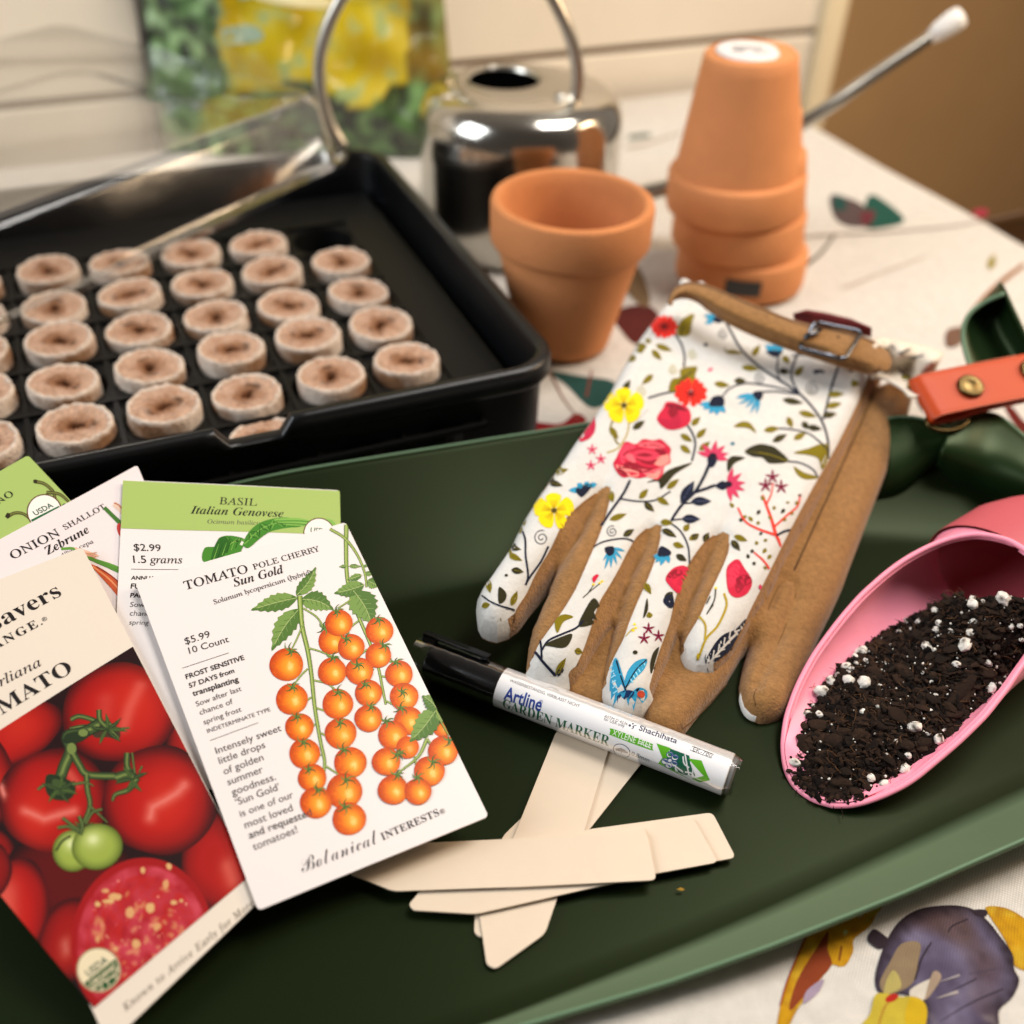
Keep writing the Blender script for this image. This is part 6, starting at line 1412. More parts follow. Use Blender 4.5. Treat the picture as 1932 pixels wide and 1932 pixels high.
# white floral fabric wrapping over from the back at the fingertip and the far side
for pts in ([(1118, 1690), (1132, 1742), (1160, 1772), (1200, 1787), (1198, 1800), (1150, 1788), (1122, 1755), (1110, 1710)], [(405, 1690), (430, 1722), (436, 1735), (404, 1712), (396, 1690)], [(728, 1785), (752, 1822), (792, 1845), (786, 1850), (740, 1828), (716, 1790)]):
    l = HeightSurf(lambda q: gbase(q) + .001).to_local(Z4(spline(pts, 4, True))); cloth_mesh(l, lambda q: gbase(q) + .0022, .002, 0, -.0012, "fabric_tip", M_twill, gl2, TW)
# gathered white cuff of the under glove
A = Z4(spline([(1632, 268), (1690, 262), (1740, 270), (1800, 283), (1860, 296), (1935, 325)], 5)); B = Z4(spline([(1640, 420), (1690, 425), (1720, 440), (1770, 470), (1800, 500), (1850, 490)], 5)); rws = []
for t in np.linspace(0, 1, 16):
    D = np.array(A) * (1 - t) + np.array(B) * t; h = .060 + .006 * (1 - t) - .006 * t + .0035 * np.sin(np.linspace(0, 15, len(D)) + 3.0 * t) * math.sin(math.pi * min(1, t + .15)) + .004 * math.sin(t * 7)
    rws.append(list(unproj(D, h)))
v, f = loft(rws); mb = MB(); mb.add(v, [q[::-1] for q in f], lin("#d8cdbc"))
def cuffline(pts, w, col):
    """ink strokes along the gathered cuff, places given as (across, down) shares"""
    P_ = spline(pts, 6); R_ = np.array(rws); n_, m_ = R_.shape[:2]
    def at(u, t):
        x = np.clip(u, 0, 1) * (m_ - 1); y = np.clip(t, 0, 1) * (n_ - 1); i = min(int(x), m_ - 2); j = min(int(y), n_ - 2); a, b = x - i, y - j
        return R_[j, i] * (1 - a) * (1 - b) + R_[j, i + 1] * a * (1 - b) + R_[j + 1, i] * (1 - a) * b + R_[j + 1, i + 1] * a * b
    T = np.gradient(P_, axis=0); T /= np.hypot(T[:, 0], T[:, 1])[:, None]; N = np.c_[-T[:, 1], T[:, 0]] * w
    vs = [at(*p) + [0, -.0002, .0005] for p in P_ + N] + [at(*p) + [0, -.0002, .0005] for p in P_ - N]; k = len(P_); mb.add(vs, [(i, i + 1, k + i + 1, k + i) for i in range(k - 1)], col)
for pts, w, c_ in (([(.2, .9), (.35, .5), (.6, .15)], .014, "#1c2238"), ([(.25, .7), (.4, .6), (.6, .75)], .008, "#1c2238"), ([(.45, .3), (.6, .35), (.8, .2)], .01, "#1c2238"), ([(.55, .8), (.66, .72), (.7, .9)], .03, "#7a7010"), ([(.08, .8), (.14, .7), (.2, .76)], .02, "#7a7010"), ([(.75, .5), (.8, .6)], .03, "#86780f"), ([(.3, .25), (.33, .18), (.38, .25), (.34, .32)], .012, "#1c2238"), ([(.12, .55), (.2, .45)], .012, "#3a3416")): cuffline(pts, w, lin(c_))
o = mb.build("gathered_cuff", M_twill, gl2, True); solidify(o, .0012, -1)

# ================================================================== pink scoop with potting mix
M_pink = material("pink_melamine", lin("#f896ac"), rough=.42, spec=.45, sss=.12)
RIM_L = [(480, 1792), (380, 1762), (300, 1712), (255, 1660), (225, 1590), (213, 1500), (214, 1430), (228, 1330), (255, 1240), (290, 1150), (340, 1050), (390, 965), (445, 888), (500, 815), (560, 742), (630, 665), (700, 600), (770, 540), (850, 482), (920, 440), (1000, 400), (1080, 368), (1160, 347), (1250, 337), (1330, 345)]
RIM_R = [(480, 1792), (560, 1790), (640, 1775), (720, 1748), (790, 1718), (860, 1682), (930, 1635), (1000, 1578), (1075, 1515), (1150, 1450), (1220, 1383), (1290, 1312), (1350, 1238), (1410, 1160), (1460, 1085), (1512, 1010), (1570, 920), (1625, 830), (1662, 740), (1672, 650), (1645, 560), (1580, 475), (1500, 415), (1420, 370), (1330, 345)]
tip = unproj(ZS([(480, 1792)]), .0045)[0]; bk = unproj(ZS([(1330, 345)]), .058)[0]
ax = np.array([unproj(ZS([(1660, 640)]), .05)[0] - tip])[0]; ax[2] = 0; ax /= np.linalg.norm(ax); lat = np.array([-ax[1], ax[0], 0])
SL = .36     # the mouth rises towards the handle
sn = -ax * SL + np.array([0, 0, 1.0]); sn /= np.linalg.norm(sn)
def mouth(D, drop=0.):
    v = rays(D); c0 = tip - sn * drop; t = ((c0 - EYE) @ sn) / (v @ sn); return EYE + v * t[:, None]
Lw, Rw = mouth(ZS(spline(RIM_L, 4))), mouth(ZS(spline(RIM_R, 4)))
rim = np.vstack([Lw, Rw[::-1][1:-1]]); sL = (rim - tip) @ ax; lL = (rim - tip) @ lat
smax = sL.max(); smin = sL.min()
def section(s_):
    """left and right rim of the mouth at distance s along the axis"""
    cr = []
    for i in range(len(rim)):
        a, b = sL[i], sL[(i + 1) % len(rim)]
        if (a - s_) * (b - s_) <= 0 and a != b: t = (s_ - a) / (b - a); cr.append(lL[i] + (lL[(i + 1) % len(rim)] - lL[i]) * t)
    return min(cr), max(cr)
NS, NT = 64, 44; FL = .0042; rows = []
ss = smin + (smax - smin) * (.5 - .5 * np.cos(np.linspace(.03, .992, NS) * np.pi))
wd = [section(s_)[1] - section(s_)[0] for s_ in ss]; full = max(wd); i_mid = int(np.argmax(wd)); s_mid = ss[i_mid]; cm_mid = sum(section(s_mid)) / 2
H_end = None
for s_, w2_ in zip(ss, wd):
    r_, l_ = section(s_); w = w2_ / 2; cm = (l_ + r_) / 2; zr = tip[2] + SL * s_
    if s_ <= s_mid: ph0, W_, cc = 0.0, w, cm
    else:
        W_ = full / 2 * (1 + .02 * (s_ - s_mid) / .05); ph0 = math.acos(min(1, w / W_)); cc = cm * .5 + cm_mid * .5
        cc = cm
    zb = min(FL + .003 * (1 - np.clip((s_ - smin) / .03, 0, 1)), zr - .0004); H_ = (zr - zb) / (1 + math.sin(ph0)); zc = zb + H_; row = []
    for ph in np.linspace(ph0, -math.pi - ph0, NT):
        row.append(tip * [1, 1, 0] + ax * s_ + lat * (cc + W_ * math.cos(ph)) + np.array([0, 0, zc + H_ * math.sin(ph)]))
    rows.append(row); H_end, W_end, cc_end, zc_end = H_, W_, cc, zc
bowl_rows = rows
scoop = thing("soil_scoop", "pink scoop filled with dark potting mix, lying on the green mat", "scoop", tuple(tip + ax * .08 - [0, 0, tip[2]]))
mb = MB(); v, f = loft(rows); mb.add(v, f)
mb.add([tuple(tip * [1, 1, 0] + ax * (smin - .0002) + lat * (sum(section(ss[0])) / 2) + [0, 0, tip[2] + SL * smin])] + [tuple(p) for p in rows[0]], [(0, k + 2, k + 1) for k in range(NT - 1)])
bowl = mb.build("bowl", M_pink, scoop, True); solidify(bowl, .0020, 1)
mb = MB(); rp = np.vstack([rim, rim[:1]]); tube(mb, [p + [0, 0, .0002] for p in rp], .00125, 8, cap=False); mb.build("rim", M_pink, scoop, True)
# closed barrel and handle behind the mouth
mb = MB(); vs = []; n = 44
hood = [(0, 1.045), (.004, 1.045), (.025, 1.0), (.04, .86), (.055, .66), (.07, .52), (.10, .47), (.16, .47), (.17, .3), (.172, .01)]
for s_, q in hood:
    c_ = tip * [1, 1, 0] + ax * (ss[-1] + s_) + lat * cc_end + np.array([0, 0, zc_end + s_ * .12])
    for k in range(n): a = 2 * math.pi * k / n; vs.append(c_ + lat * (W_end * q * math.cos(a)) + np.array([0, 0, H_end * q * math.sin(a)]))
mb.add(vs, [(i * n + k, i * n + (k + 1) % n, (i + 1) * n + (k + 1) % n, (i + 1) * n + k) for i in range(len(hood) - 1) for k in range(n)])
o = mb.build("handle", material("warm_shaded_pink", lin("#b8525a"), rough=.5, bump=("noise", 400, .2, .0005)), scoop, True); o.data.flip_normals()  # scoop's pink turned salmon: warm light and shade put into the colour
# --- the mix: measured edge on the inside of the bowl, surface stretched between
bvh = BVHTree.FromPolygons([Vector(p) for r_ in bowl_rows for p in r_], [tuple(q) for q in loft(bowl_rows)[1]])
def on_bowl(D):
    out = []
    for d in rays(D):
        h = bvh.ray_cast(Vector(EYE), Vector(d).normalized()); out.append(np.array(h[0]) if h[0] is not None else mouth([D[len(out)]], .004)[0])
    return np.array(out)
SOIL_L = [(300, 1700), (262, 1640), (250, 1590), (275, 1490), (290, 1410), (320, 1320), (365, 1225), (420, 1130), (480, 1070), (560, 1000), (640, 930), (710, 885), (790, 840), (860, 795), (940, 760), (1020, 740), (1100, 715), (1180, 690), (1260, 680), (1340, 670), (1420, 665), (1520, 690), (1600, 710)]
SOIL_R = [(1640, 760), (1570, 860), (1510, 960), (1460, 1050), (1400, 1140), (1345, 1215), (1285, 1275), (1215, 1330), (1140, 1405), (1060, 1480), (970, 1555), (880, 1620), (800, 1672), (720, 1700), (640, 1740), (560, 1772), (480, 1780), (400, 1762), (340, 1735)]
Lb = on_bowl(ZS(SOIL_L)); Rb = on_bowl(ZS(SOIL_R)); Rb2 = np.array([p for p in Rb])
bnd = np.vstack([Lb, Rb2]); bnd[:, 2] += .0006
bd2 = densify(bnd, .004)if False else np.vstack([bnd[i] + (bnd[(i + 1) % len(bnd)] - bnd[i]) * t for i in range(len(bnd)) for t in (0, .33, .66)])
v, fc = cdt(bd2[:, :2], None); 
v, fc = cdt(bd2[:, :2], .0013)
def soil_h(p):
    d = np.hypot(p[:, None, 0] - bd2[None, :, 0], p[:, None, 1] - bd2[None, :, 1]) + 1e-5; w_ = d ** -2.6; z = (w_ * bd2[None, :, 2]).sum(1) / w_.sum(1); e_ = dist_poly(p, bd2[:, :2], True)
    return z + .0065 * np.clip(e_ / .022, 0, 1) ** .7
zz_ = soil_h(v); ed = np.clip(dist_poly(v, bd2[:, :2], True) / .004, 0, 1)
zz_ = zz_ + ed * (.0016 * vnoise(v, 160, 1) + .0010 * vnoise(v, 420, 2) + .0008 * vnoise(v, 900, 3))
cb = [lin(h) for h in ("#0a0503", "#150d08", "#20140d", "#2e1f15")]
cols = [mix(cb[0], cb[2], min(1, max(0, .4 + q))) for q in vnoise(v, 300, 7)]
mb = MB(); mb.add(np.c_[v, zz_], fc, cols)
ico = bmesh.new(); bmesh.ops.create_icosphere(ico, subdivisions=1, radius=1); IV = np.array([q.co[:] for q in ico.verts]); IF = [tuple(q.index for q in f_.verts) for f_ in ico.faces]; ico.free()
ico = bmesh.new(); bmesh.ops.create_icosphere(ico, subdivisions=2, radius=1); IV2 = np.array([q.co[:] for q in ico.verts]); IF2 = [tuple(q.index for q in f_.verts) for f_ in ico.faces]; ico.free()
def chunk(c, sx_, sy_, sz_, col, rz=0., tilt=.3, jag=.28, fine=False, speck=None):
    V = (IV2 if fine else IV).copy(); V = V * (1 + RNG.uniform(-jag, jag, (len(V), 1))); V = V * [sx_, sy_, sz_]
    M = np.array(Matrix.Rotation(rz, 3, "Z") @ Matrix.Rotation(RNG.normal(0, tilt), 3, "X") @ Matrix.Rotation(RNG.normal(0, tilt), 3, "Y")); V = V @ M.T + c
    cc_ = [speck if speck is not None and RNG.random() < .22 else tuple(np.array(col) * RNG.uniform(.8, 1.15)) for _ in V]
    mb.add(V, IF2 if fine else IF, cc_)
inn = v[dist_poly(v, bd2[:, :2], True) > .0012]
def sp(n_): 
    p = inn[RNG.integers(0, len(inn), n_)] + RNG.uniform(-.0006, .0006, (n_, 2)); return np.c_[p, soil_h(p)]
for p in sp(3600):
    s_ = abs(RNG.normal(.0005, .00035)) + .0002; chunk(p + [0, 0, RNG.uniform(-.0003, .0009)], s_ * RNG.uniform(.8, 2.6), s_, s_ * RNG.uniform(.5, 1), cb[RNG.integers(0, 4)], RNG.uniform(0, 6.3), .5, .35)
for p in sp(3000):
    s_ = RNG.uniform(.00012, .00034); chunk(p + [0, 0, RNG.uniform(.0004, .0012)], s_ * 1.3, s_, s_, cb[RNG.integers(0, 4)], 0, .5, .3)
for p in sp(330):
    s_ = RNG.uniform(.0010, .0024); chunk(p + [0, 0, .0008], s_ * RNG.uniform(1, 2.2), s_ * RNG.uniform(.7, 1.1), s_ * .42, mix(cb[1], cb[3], RNG.random()), RNG.uniform(0, 6.3), .35, .25)
for p in sp(420):   # fibres
    a = RNG.uniform(0, 6.3); L_ = RNG.uniform(.002, .006); d = np.array([math.cos(a), math.sin(a), RNG.normal(0, .3)]) * L_; q = np.array([-d[1], d[0], 0]) * RNG.normal(0, .25)
    tube(mb, [p + [0, 0, .001], p + d * .5 + q + [0, 0, .0016], p + d + [0, 0, .0010]], .00010, 4, mix(cb[3], lin("#6a4a30"), RNG.random()), False)
def soil_at(D):
    p = mouth(ZS([D]), .008)[0]
    for _ in range(4): p = unproj(ZS([D]), float(soil_h(p[None, :2])[0]))[0]
    return p
PX = .35149 * .2 / 1000   # rough size of one measured step, in metres
for x, y, a, b, r_ in ((820, 1315, 72, 58, .2), (395, 1368, 64, 46, .1), (480, 1450, 62, 46, -.3), (1160, 1180, 150, 42, -.75), (1060, 1010, 80, 34, -.7), (940, 885, 70, 40, -.2), (1330, 880, 90, 50, -.6), (1110, 960, 90, 30, -.5), (1290, 1085, 70, 40, .3), (620, 1140, 70, 36, -.2), (860, 1470, 60, 40, .5), (950, 1470, 70, 34, -.3), (700, 1080, 50, 34, .6), (310, 1440, 40, 40, 0), (540, 1620, 40, 36, 1), (1440, 780, 60, 40, -.4), (1280, 760, 60, 34, .2), (720, 1370, 60, 30, .3), (500, 1680, 50, 30, 0), (1120, 1310, 60, 30, -.2), (1000, 1230, 46, 30, .8)):
    p = soil_at((x, y)); chunk(p + [0, 0, .0012], a * 6.2e-5, b * 6.8e-5, .0012, mix(cb[1], cb[3], RNG.random() * .8), -r_ + GA * .0, .16, .12, True)
PW = lin("#d8d2c8"); PD = lin("#3a2c22")
PERL = [(1385, 690, 48), (1225, 718, 36), (1025, 750, 26), (1225, 815, 32), (1048, 818, 24), (875, 808, 22), (935, 808, 22), (1030, 853, 22), (1212, 866, 30), (1110, 858, 20), (900, 848, 18), (830, 862, 18), (1180, 935, 42), (1225, 680, 20), (1280, 700, 18), (980, 948, 32), (1020, 960, 18), (625, 975, 40), (600, 1000, 26), (655, 1018, 18), (695, 968, 18), (780, 938, 16), (545, 1050, 28), (575, 1060, 20), (603, 1033, 16), (500, 1095, 20), (465, 1130, 30), (560, 1130, 40), (640, 1140, 42), (415, 1190, 44), (455, 1195, 20), (335, 1305, 26), (402, 1305, 22), (640, 1290, 22), (718, 1262, 18), (760, 1225, 18), (912, 1375, 38), (985, 1405, 18), (960, 1398, 14), (1040, 1440, 34), (1100, 1432, 12), (998, 1285, 18), (945, 1295, 12), (1028, 1198, 14), (935, 1222, 10), (1110, 1240, 14), (1140, 1040, 26), (1305, 1030, 24), (1210, 1025, 16), (1275, 1020, 14), (1385, 1110, 26), (1365, 1150, 24), (1320, 1168, 28), (1445, 1050, 34), (1190, 1348, 16), (815, 1450, 16), (880, 1528, 24), (860, 1598, 28), (745, 1680, 24), (680, 1648, 24), (275, 1568, 30), (345, 1475, 9), (635, 1362, 9), (290, 1415, 12), (520, 1520, 12), (515, 1545, 7), (1430, 835, 22), (1480, 830, 18), (1150, 805, 16), (1125, 778, 14), (965, 798, 10), (878, 995, 9), (680, 1050, 12), (815, 1165, 10), (765, 1190, 12), (1008, 1112, 14), (830, 1042, 8), (880, 1248, 8), (1075, 1385, 14), (1410, 1080, 14), (1355, 1048, 14), (1490, 905, 16)]
for x, y, s_ in PERL:
    p = soil_at((x, y)); r_ = s_ * (7.5e-5 if s_ > 20 else 6.8e-5); chunk(p + [0, 0, r_ * .35], r_ * RNG.uniform(.9, 1.25), r_ * RNG.uniform(.8, 1), r_ * .8, PW, RNG.uniform(0, 6.3), .4, .14, True, PD if s_ > 14 else None)
for p in sp(260):
    r_ = abs(RNG.normal(.0002, .00018)) + .00012; chunk(p + [0, 0, .0009], r_, r_, r_, PW, 0, .3, .2)
# loose mix run down into the tip
for d in rays(ZS([(RNG.normal(430, 95), RNG.normal(1690, 52)) for _ in range(900)])):
    h = bvh.ray_cast(Vector(EYE), Vector(d).normalized())
    if h[0] is not None:
        s_ = abs(RNG.normal(.0005, .0003)) + .0002; chunk(np.array(h[0]) + [0, 0, .0012 + RNG.uniform(0, .0012)], s_ * RNG.uniform(.9, 2.2), s_, s_ * .7, cb[RNG.integers(0, 4)], RNG.uniform(0, 6.3), .5, .35)
# crumbs on the pink wall and over the lip
cr = np.vstack([mouth(ZS([(q[0] + RNG.normal(-14, 26), q[1] + RNG.normal(-14, 26))])) for q in [SOIL_L[RNG.integers(0, len(SOIL_L))] for _ in range(150)]])
crD = [(q[0] + RNG.normal(-10, 34), q[1] + RNG.normal(-10, 34)) for q in [SOIL_L[RNG.integers(2, len(SOIL_L))] for _ in range(170)]] + [(q[0] + RNG.normal(6, 14), q[1] + RNG.normal(6, 12)) for q in [SOIL_R[RNG.integers(6, len(SOIL_R))] for _ in range(140)]]
for d in rays(ZS(crD)):
    h = bvh.ray_cast(Vector(EYE), Vector(d).normalized())
    if h[0] is not None: r_ = abs(RNG.normal(.00020, .00018)) + .0001; chunk(np.array(h[0]) + [0, 0, r_ * .6], r_ * 1.4, r_, r_, cb[RNG.integers(0, 3)], RNG.uniform(0, 6), .4, .3)
for pts in ([(285, 1690), (280, 1730), (262, 1765)], [(520, 1790), (528, 1830), (530, 1862)], [(690, 900), (680, 880), (700, 895)], [(1180, 690), (1160, 660), (1190, 680)]):
    tube(mb, [p for p in mouth(ZS(pts), -.0008)], .00014, 4, cb[2], False)
soil = mb.build("potting_soil", material("potting_mix", rough=.95, attr=True, spec=.2, mottle=(600, .25))); tag(soil, "dark bark potting mix with white perlite beads heaped in the pink scoop", "soil", kind="stuff")

# ================================================================== garden marker pen in its shrink wrap
MR = .0083
m0 = unproj([(800, 1240)], .0113)[0]; m1 = unproj([(1376, 1462)], .0113)[0]; mz = .0030 + MR
m0[2] = m1[2] = mz; mx = m1 - m0; ML = np.linalg.norm(mx); mx /= ML; mu = np.array([0, 0, 1.0]); ml = np.cross(mu, mx); ml = ml if ml[1] > 0 else -ml   # ml: away from the camera
class PenSurf:
    """local: distance along the pen, and along its skin (up = away from the camera)"""
    def to_local(s, D):
        out = []
        for d in rays(D):
            o_ = EYE - m0; a = np.array([d @ ml, d @ mu]); b = np.array([o_ @ ml, o_ @ mu]); A_ = a @ a; B_ = a @ b; C_ = b @ b - MR * MR; ds = B_ * B_ - A_ * C_; t = (-B_ - math.sqrt(max(ds, 0))) / A_
            p = EYE + d * t - m0; out.append((p @ mx, math.atan2(p @ ml, p @ mu) * MR))
        return np.array(out)
    def pt(s, l, off=0):
        l = np.asarray(l, float).reshape(-1, 2); r_ = MR + off; a = l[:, 1] / MR; return m0 + l[:, :1] * mx + np.sin(a)[:, None] * r_ * ml + np.cos(a)[:, None] * r_ * mu
PS = PenSurf()
pen = thing("garden_marker", "white and black garden marker pen in clear shrink wrap lying across plant stakes", "marker pen", tuple(m0 - [0, 0, mz - .003]))
def along(D): return float(PS.to_local([D])[0, 0])
b0 = along((937, 1293)); bE = ML - .0006
def rev(prof, n=40, sq=None):
    mb = MB(); vs = []
    for s_, r_ in prof:
        for k in range(n): a = 2 * math.pi * k / n; vs.append(m0 + mx * s_ + ml * (r_ * math.cos(a)) + mu * (r_ * math.sin(a)))
    mb.add(vs, [(i * n + k, (i + 1) * n + k, (i + 1) * n + (k + 1) % n, i * n + (k + 1) % n) for i in range(len(prof) - 1) for k in range(n)], lin("#eae8e8")); return mb
M_pen = material("pen_label", rough=.3, attr=True, spec=.5)
M_penblk = material("pen_black", lin("#08080a"), rough=.22, spec=.5)
pm = rev([(b0, 0), (b0, MR), (bE, MR), (bE + .0003, MR - .0004), (bE + .0003, 0)]); pm.c = [lin("#eae8e8")] * len(pm.v)
P = Print(PS, base=3e-5, step=.0012); P.mb = pm; P.EPS = 3e-6
gz = lambda *p: Z5(p)
GR, BL, LG, DG, NVY = lin("#125c3c"), lin("#1c3a8c"), lin("#5aa81c"), lin("#0f5a40"), lin("#1c2a50")
def ptext(s_, a, b, st, col, hs=1.0, track=0.0):
    v_, f_, w_ = glyphs(s_, st, track); l = PS.to_local([a, b]); d = l[1] - l[0]; L_ = np.hypot(*d); d /= L_; k = L_ / w_; n_ = np.array([-d[1], d[0]]); Pt = l[0] + v_[:, :1] * k * d + v_[:, 1:] * (k * hs) * n_
    # cut long triangles so letters follow the barrel
    bm = bmesh.new(); V_ = [bm.verts.new((p[0], p[1], 0)) for p in Pt]
    for t_ in f_:
        try: bm.faces.new([V_[i] for i in t_])
        except ValueError: pass
    lo, hi = Pt[:, 1].min(), Pt[:, 1].max(); c_ = lo + .0007
    while c_ < hi:
        bmesh.ops.bisect_plane(bm, geom=bm.verts[:] + bm.edges[:] + bm.faces[:], plane_co=(0, c_, 0), plane_no=(0, 1, 0)); c_ += .0007
    bm.verts.index_update(); P._put(np.array([q.co[:2] for q in bm.verts]), [tuple(q.index for q in f2.verts) for f2 in bm.faces], col); bm.free()
ptext("WASSERBESTÄNDIG, VERBLASST NICHT", *gz((722, 394), (1058, 520)), "sans", lin("#2a2a30"), 1.15)
ptext("Artline", *gz((692, 478), (872, 538)), "heavy", BL, 1.35); ptext("®", *gz((862, 498), (880, 505)), "sans", BL)
ptext("GARDEN MARKER", *gz((690, 516), (1200, 706)), "serif", GR, 1.3)
ptext("ASTM D 4236", *gz((1178, 566), (1290, 606)), "sans", lin("#2a2a30"), 1.1); ptext("for USA only", *gz((1176, 580), (1276, 616)), "sans", lin("#2a2a30"), 1.1)
for x, y, r_ in ((1303, 606, 6), (1318, 598, 4)): P.ellipse(gz((x, y))[0], r_ * .39, r_ * .39, NVY, n=10)
P.stroke(gz((1335, 606), (1318, 610), (1322, 616), (1312, 622)), 1.6, NVY)
ptext("Shachihata", *gz((1345, 628), (1528, 694)), "bold", NVY, 1.0)
P.poly(Z5(spline([(1210, 632), (1222, 622), (1400, 690), (1412, 702), (1412, 718), (1400, 724), (1218, 656), (1207, 646)], 3, True)), LG); P.layer()
ptext("XYLENE FREE", *gz((1216, 652), (1404, 718)), "sans", lin("#e8f0e0"), 1.25)
P.stroke(Z5([(1264 + 40 * math.cos(a), 728 + 31 * math.sin(a) + 10 * math.cos(a)) for a in np.linspace(0, 6.283, 30)]), 1.3, NVY, n=1); P.blob(gz((1232, 722), (1262, 716), (1298, 740), (1258, 732)), NVY, 3); P.stroke(gz((1262, 716), (1262, 740)), 1, NVY)
ptext("0.8mm", *gz((1310, 748), (1396, 782)), "sans", lin("#3a3a44"), 1.05)
q = gz((1606, 706), (1708, 745), (1698, 764), (1596, 726)); P.stroke([*q, q[0]], 1.0, lin("#3a3a3a"), raw=True); ptext("EK-780", *gz((1606, 728), (1698, 762)), "sans", lin("#3a3a3a"), 1.0)
P.poly(gz((1432, 692), (1500, 715), (1500, 745), (1470, 800), (1440, 790), (1460, 760)), LG); P.poly(gz((1500, 718), (1590, 752), (1620, 850), (1560, 842), (1470, 800)), DG); P.poly(gz((1585, 765), (1650, 775), (1690, 870), (1640, 880), (1600, 862), (1660, 850)), LG); P.poly(gz((1440, 790), (1500, 812), (1620, 880), (1560, 850)), LG); P.layer()
WH = lin("#dcdcda")
for dx, dy in ((0, -28), (24, -14), (20, 16), (-6, 24), (-24, 4)): P.ellipse(gz((1497 + dx, 775 + dy))[0], 7.0, 6.0, lin("#2a4a80")); P.k += 1; P.ellipse(gz((1497 + dx, 775 + dy))[0], 5.6, 4.7, WH); P.k += 1
P.layer(); P.ellipse(gz((1497, 775))[0], 4.6, 4.2, lin("#2a4a80")); P.layer(); P.ellipse(gz((1497, 775))[0], 3.4, 3.0, WH)
P.poly(gz((1520, 800), (1545, 840), (1525, 838)), WH)
for pts in ([(1570, 745), (1580, 800), (1590, 850)], [(1560, 755), (1566, 790), (1590, 810)], [(1596, 780), (1608, 820), (1604, 856)], [(1570, 830), (1600, 836), (1620, 862)], [(1520, 800), (1560, 830)]): P.stroke(gz(*pts), 2.6, WH)
pm.build("barrel", M_pen, pen, False); o = bpy.data.objects["barrel"]; auto_smooth(o, 30)
c0 = along((800, 1215))
cp = rev([(b0 - .0004, 0), (b0 - .0004, MR + .0001), (b0 - .004, MR + .0002), (.012, MR), (.0045, MR - .0004), (.003, MR - .0012), (.003, 0)]); cap = cp.build("cap", M_penblk, pen); auto_smooth(cap, 35)
# clip of the cap, on the far upper side
mb = MB(); ct = ml * .45 + mu * .9; ct /= np.linalg.norm(ct); cn = np.cross(mx, ct)
def bar(a, b, h0, h1, w_): 
    vs = [m0 + mx * s_ + ct * h_ + cn * k for s_ in (a, b) for h_ in (h0, h1) for k in (-w_, w_)]; mb.add(vs, [(0, 1, 3, 2), (4, 6, 7, 5), (0, 4, 5, 1), (2, 3, 7, 6), (0, 2, 6, 4), (1, 5, 7, 3)])
bar(-.002, b0 - .008, MR + .0018, MR + .0030, .0022); bar(-.002, .004, MR - .001, MR + .0018, .0022); bar(b0 - .0115, b0 - .008, MR + .0008, MR + .0018, .0018)
o = mb.build("clip", M_penblk, cap); bevel(o, .0004)
cp = rev([(bE + .0004, MR - .0009), (bE + .0018, MR - .0009), (bE + .0022, MR - .0016), (bE + .0022, 0)]); o = cp.build("end_plug", material("grey_plug", lin("#6c6a68"), rough=.4), pen); auto_smooth(o, 35)
wp = []
for s_ in np.linspace(-.004, ML + .003, 70):
    e_ = min(1, max(0, (s_ + .004) / .006)); e2 = min(1, max(0, (ML + .003 - s_) / .004)); wp.append((s_, MR + .00035 + .00008 * math.sin(s_ * 900) - .0012 * (1 - min(e_, e2))))
cp = rev(wp, 48); cp.v = [tuple(np.array(p) + np.array([0, 0, 1]) * 0.0) for p in cp.v]; o = cp.build("shrink_wrap", clear_material("shrink_film", (.98, .98, .98), .10, .45), pen, True)

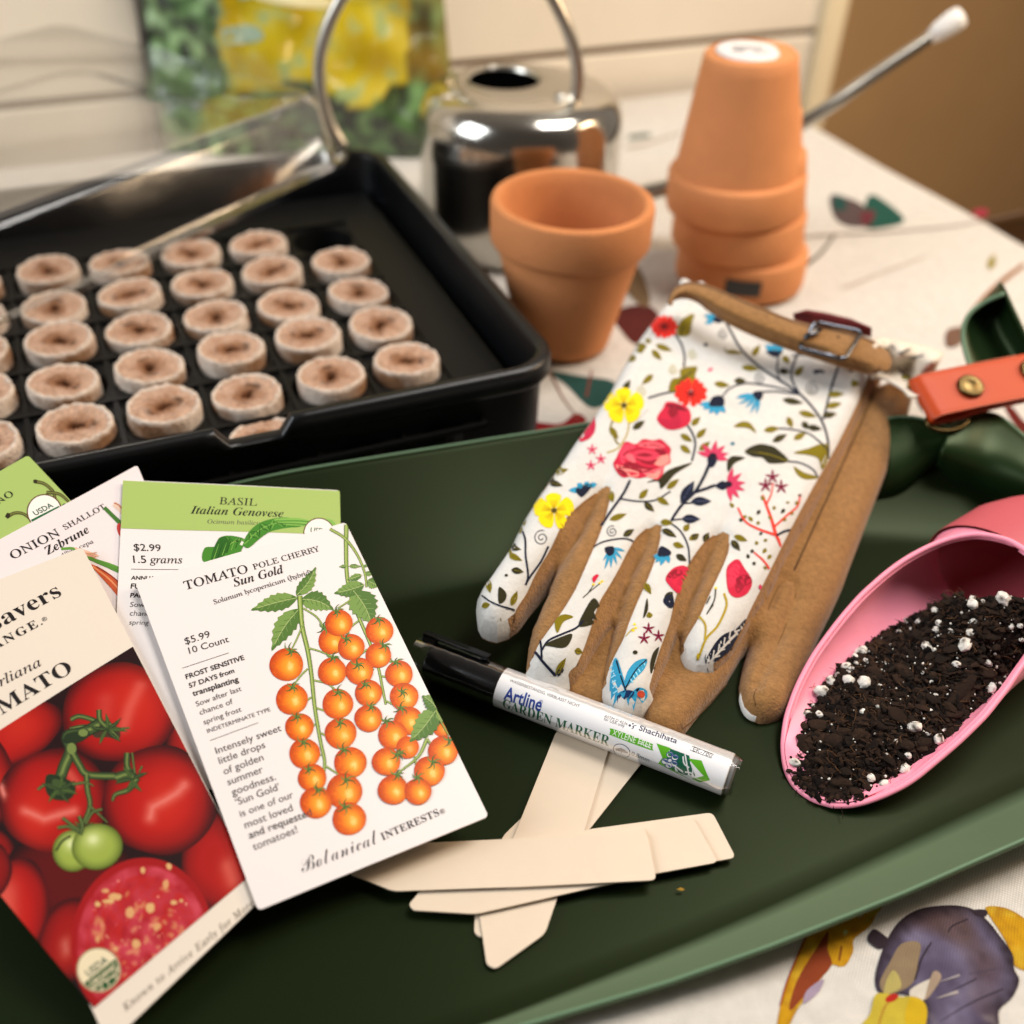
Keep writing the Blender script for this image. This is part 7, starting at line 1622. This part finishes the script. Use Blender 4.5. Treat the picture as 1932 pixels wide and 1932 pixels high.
# ================================================================== wooden-look plant stakes
M_stake = material("cream_plastic", lin("#cdbca6"), rough=.48, spec=.4, mottle=(30, .03))
SGRP = "blank cream plant stakes crossed on the mat"
def stake(label, pts, z, curl=0.0, sag=0.):
    """pts: measured outline, a square end and a pointed end"""
    D = np.array(Z5(pts), float); l = unproj(D, z)
    c = l.mean(0); d = l[:, :2] - c[:2]; u = np.linalg.svd(d)[2][0]
    q = []
    P2 = l[:, :2]
    for i in range(len(P2)):
        p, a, b = P2[i], P2[i - 1], P2[(i + 1) % len(P2)]; la, lb = np.linalg.norm(a - p), np.linalg.norm(b - p); r_ = min(.0022, la * .4, lb * .4); A_ = p + (a - p) / la * r_; B_ = p + (b - p) / lb * r_
        for t in np.linspace(0, 1, 5): q.append((1 - t) ** 2 * A_ + 2 * t * (1 - t) * p + t * t * B_)
    q = np.array(q); ar = np.sum(q[:, 0] * np.roll(q[:, 1], -1) - np.roll(q[:, 0], -1) * q[:, 1])
    if ar < 0: q = q[::-1]
    v, f = cdt(q, .004); s_ = (v - c[:2]) @ u; w_ = (v - c[:2]) @ np.array([-u[1], u[0]]); h = z + curl * (s_ / .05) ** 2 + sag * (w_ / .01) ** 2
    n = len(v); bd = {}
    for t in f:
        for e_ in ((t[0], t[1]), (t[1], t[2]), (t[2], t[0])): bd[e_] = 1
    mb = MB(); mb.add(np.r_[np.c_[v, h], np.c_[v, h - .0007]], list(f) + [tuple(i + n for i in t)[::-1] for t in f] + [(a, a + n, b + n, b) for a, b in bd if (b, a) not in bd])
    o = mb.build("plant_stake", M_stake, None, False, origin=tuple(c)); tag(o, label, "plant stake", SGRP); auto_smooth(o, 40); return o
pass
stake("lowest cream plant stake, its blunt end reaching past the marker towards the glove", [(1255, 528), (1450, 640), (1415, 700), (1240, 905), (1100, 1108), (880, 1360), (640, 1625), (572, 1628), (553, 1600), (556, 1512), (690, 1150), (900, 760), (1100, 640)] if False else [(1300, 545), (1452, 640), (1370, 775), (1110, 1105), (585, 1632), (552, 1606), (556, 1500), (690, 1140)], .0034)
stake("cream plant stake whose broad pointed tip lies nearest the front of the mat", [(950, 630), (1204, 710), (1085, 1110), (962, 1412), (893, 1612), (655, 1782), (612, 1760), (575, 1505), (742, 1145)], .0044)
stake("crosswise cream plant stake whose blunt end reaches farthest right", [(1702, 1026), (1815, 1244), (1500, 1300), (700, 1470), (560, 1430), (700, 1230), (1100, 1108)], .0054)
stake("crosswise cream plant stake whose pointed left tip shows below the topmost one", [(1608, 1050), (1730, 1266), (1432, 1320), (560, 1516), (258, 1498), (236, 1470), (300, 1395), (700, 1200)], .0064)
stake("cream plant stake lying slightly twisted directly under the topmost crosswise one", [(1375, 1100), (1400, 1180), (1395, 1330), (900, 1362), (300, 1380), (60, 1300), (400, 1180)], .0072)
stake("topmost crosswise cream plant stake, its tip tucked under the cherry tomato packet", [(1384, 1118), (1432, 1352), (800, 1384), (162, 1406), (-60, 1318), (60, 1190), (330, 1172), (800, 1150)], .0081)
tiny = unproj(Z5([(1549, 1398)]), .0035)[0]; mb = MB(); mb.add([tuple(tiny + np.array(p) * .001) for p in ((-1.5, 0, 0), (0, .6, .2), (1.5, .1, 0), (.2, -.6, .1), (0, 0, .5))], [(0, 4, 1), (1, 4, 2), (2, 4, 3), (3, 4, 0)]); o = mb.build("seed_flake", material("flake", lin("#a07818"), rough=.8)); tag(o, "tiny yellow seed flake lying alone on the green mat", "seed flake")
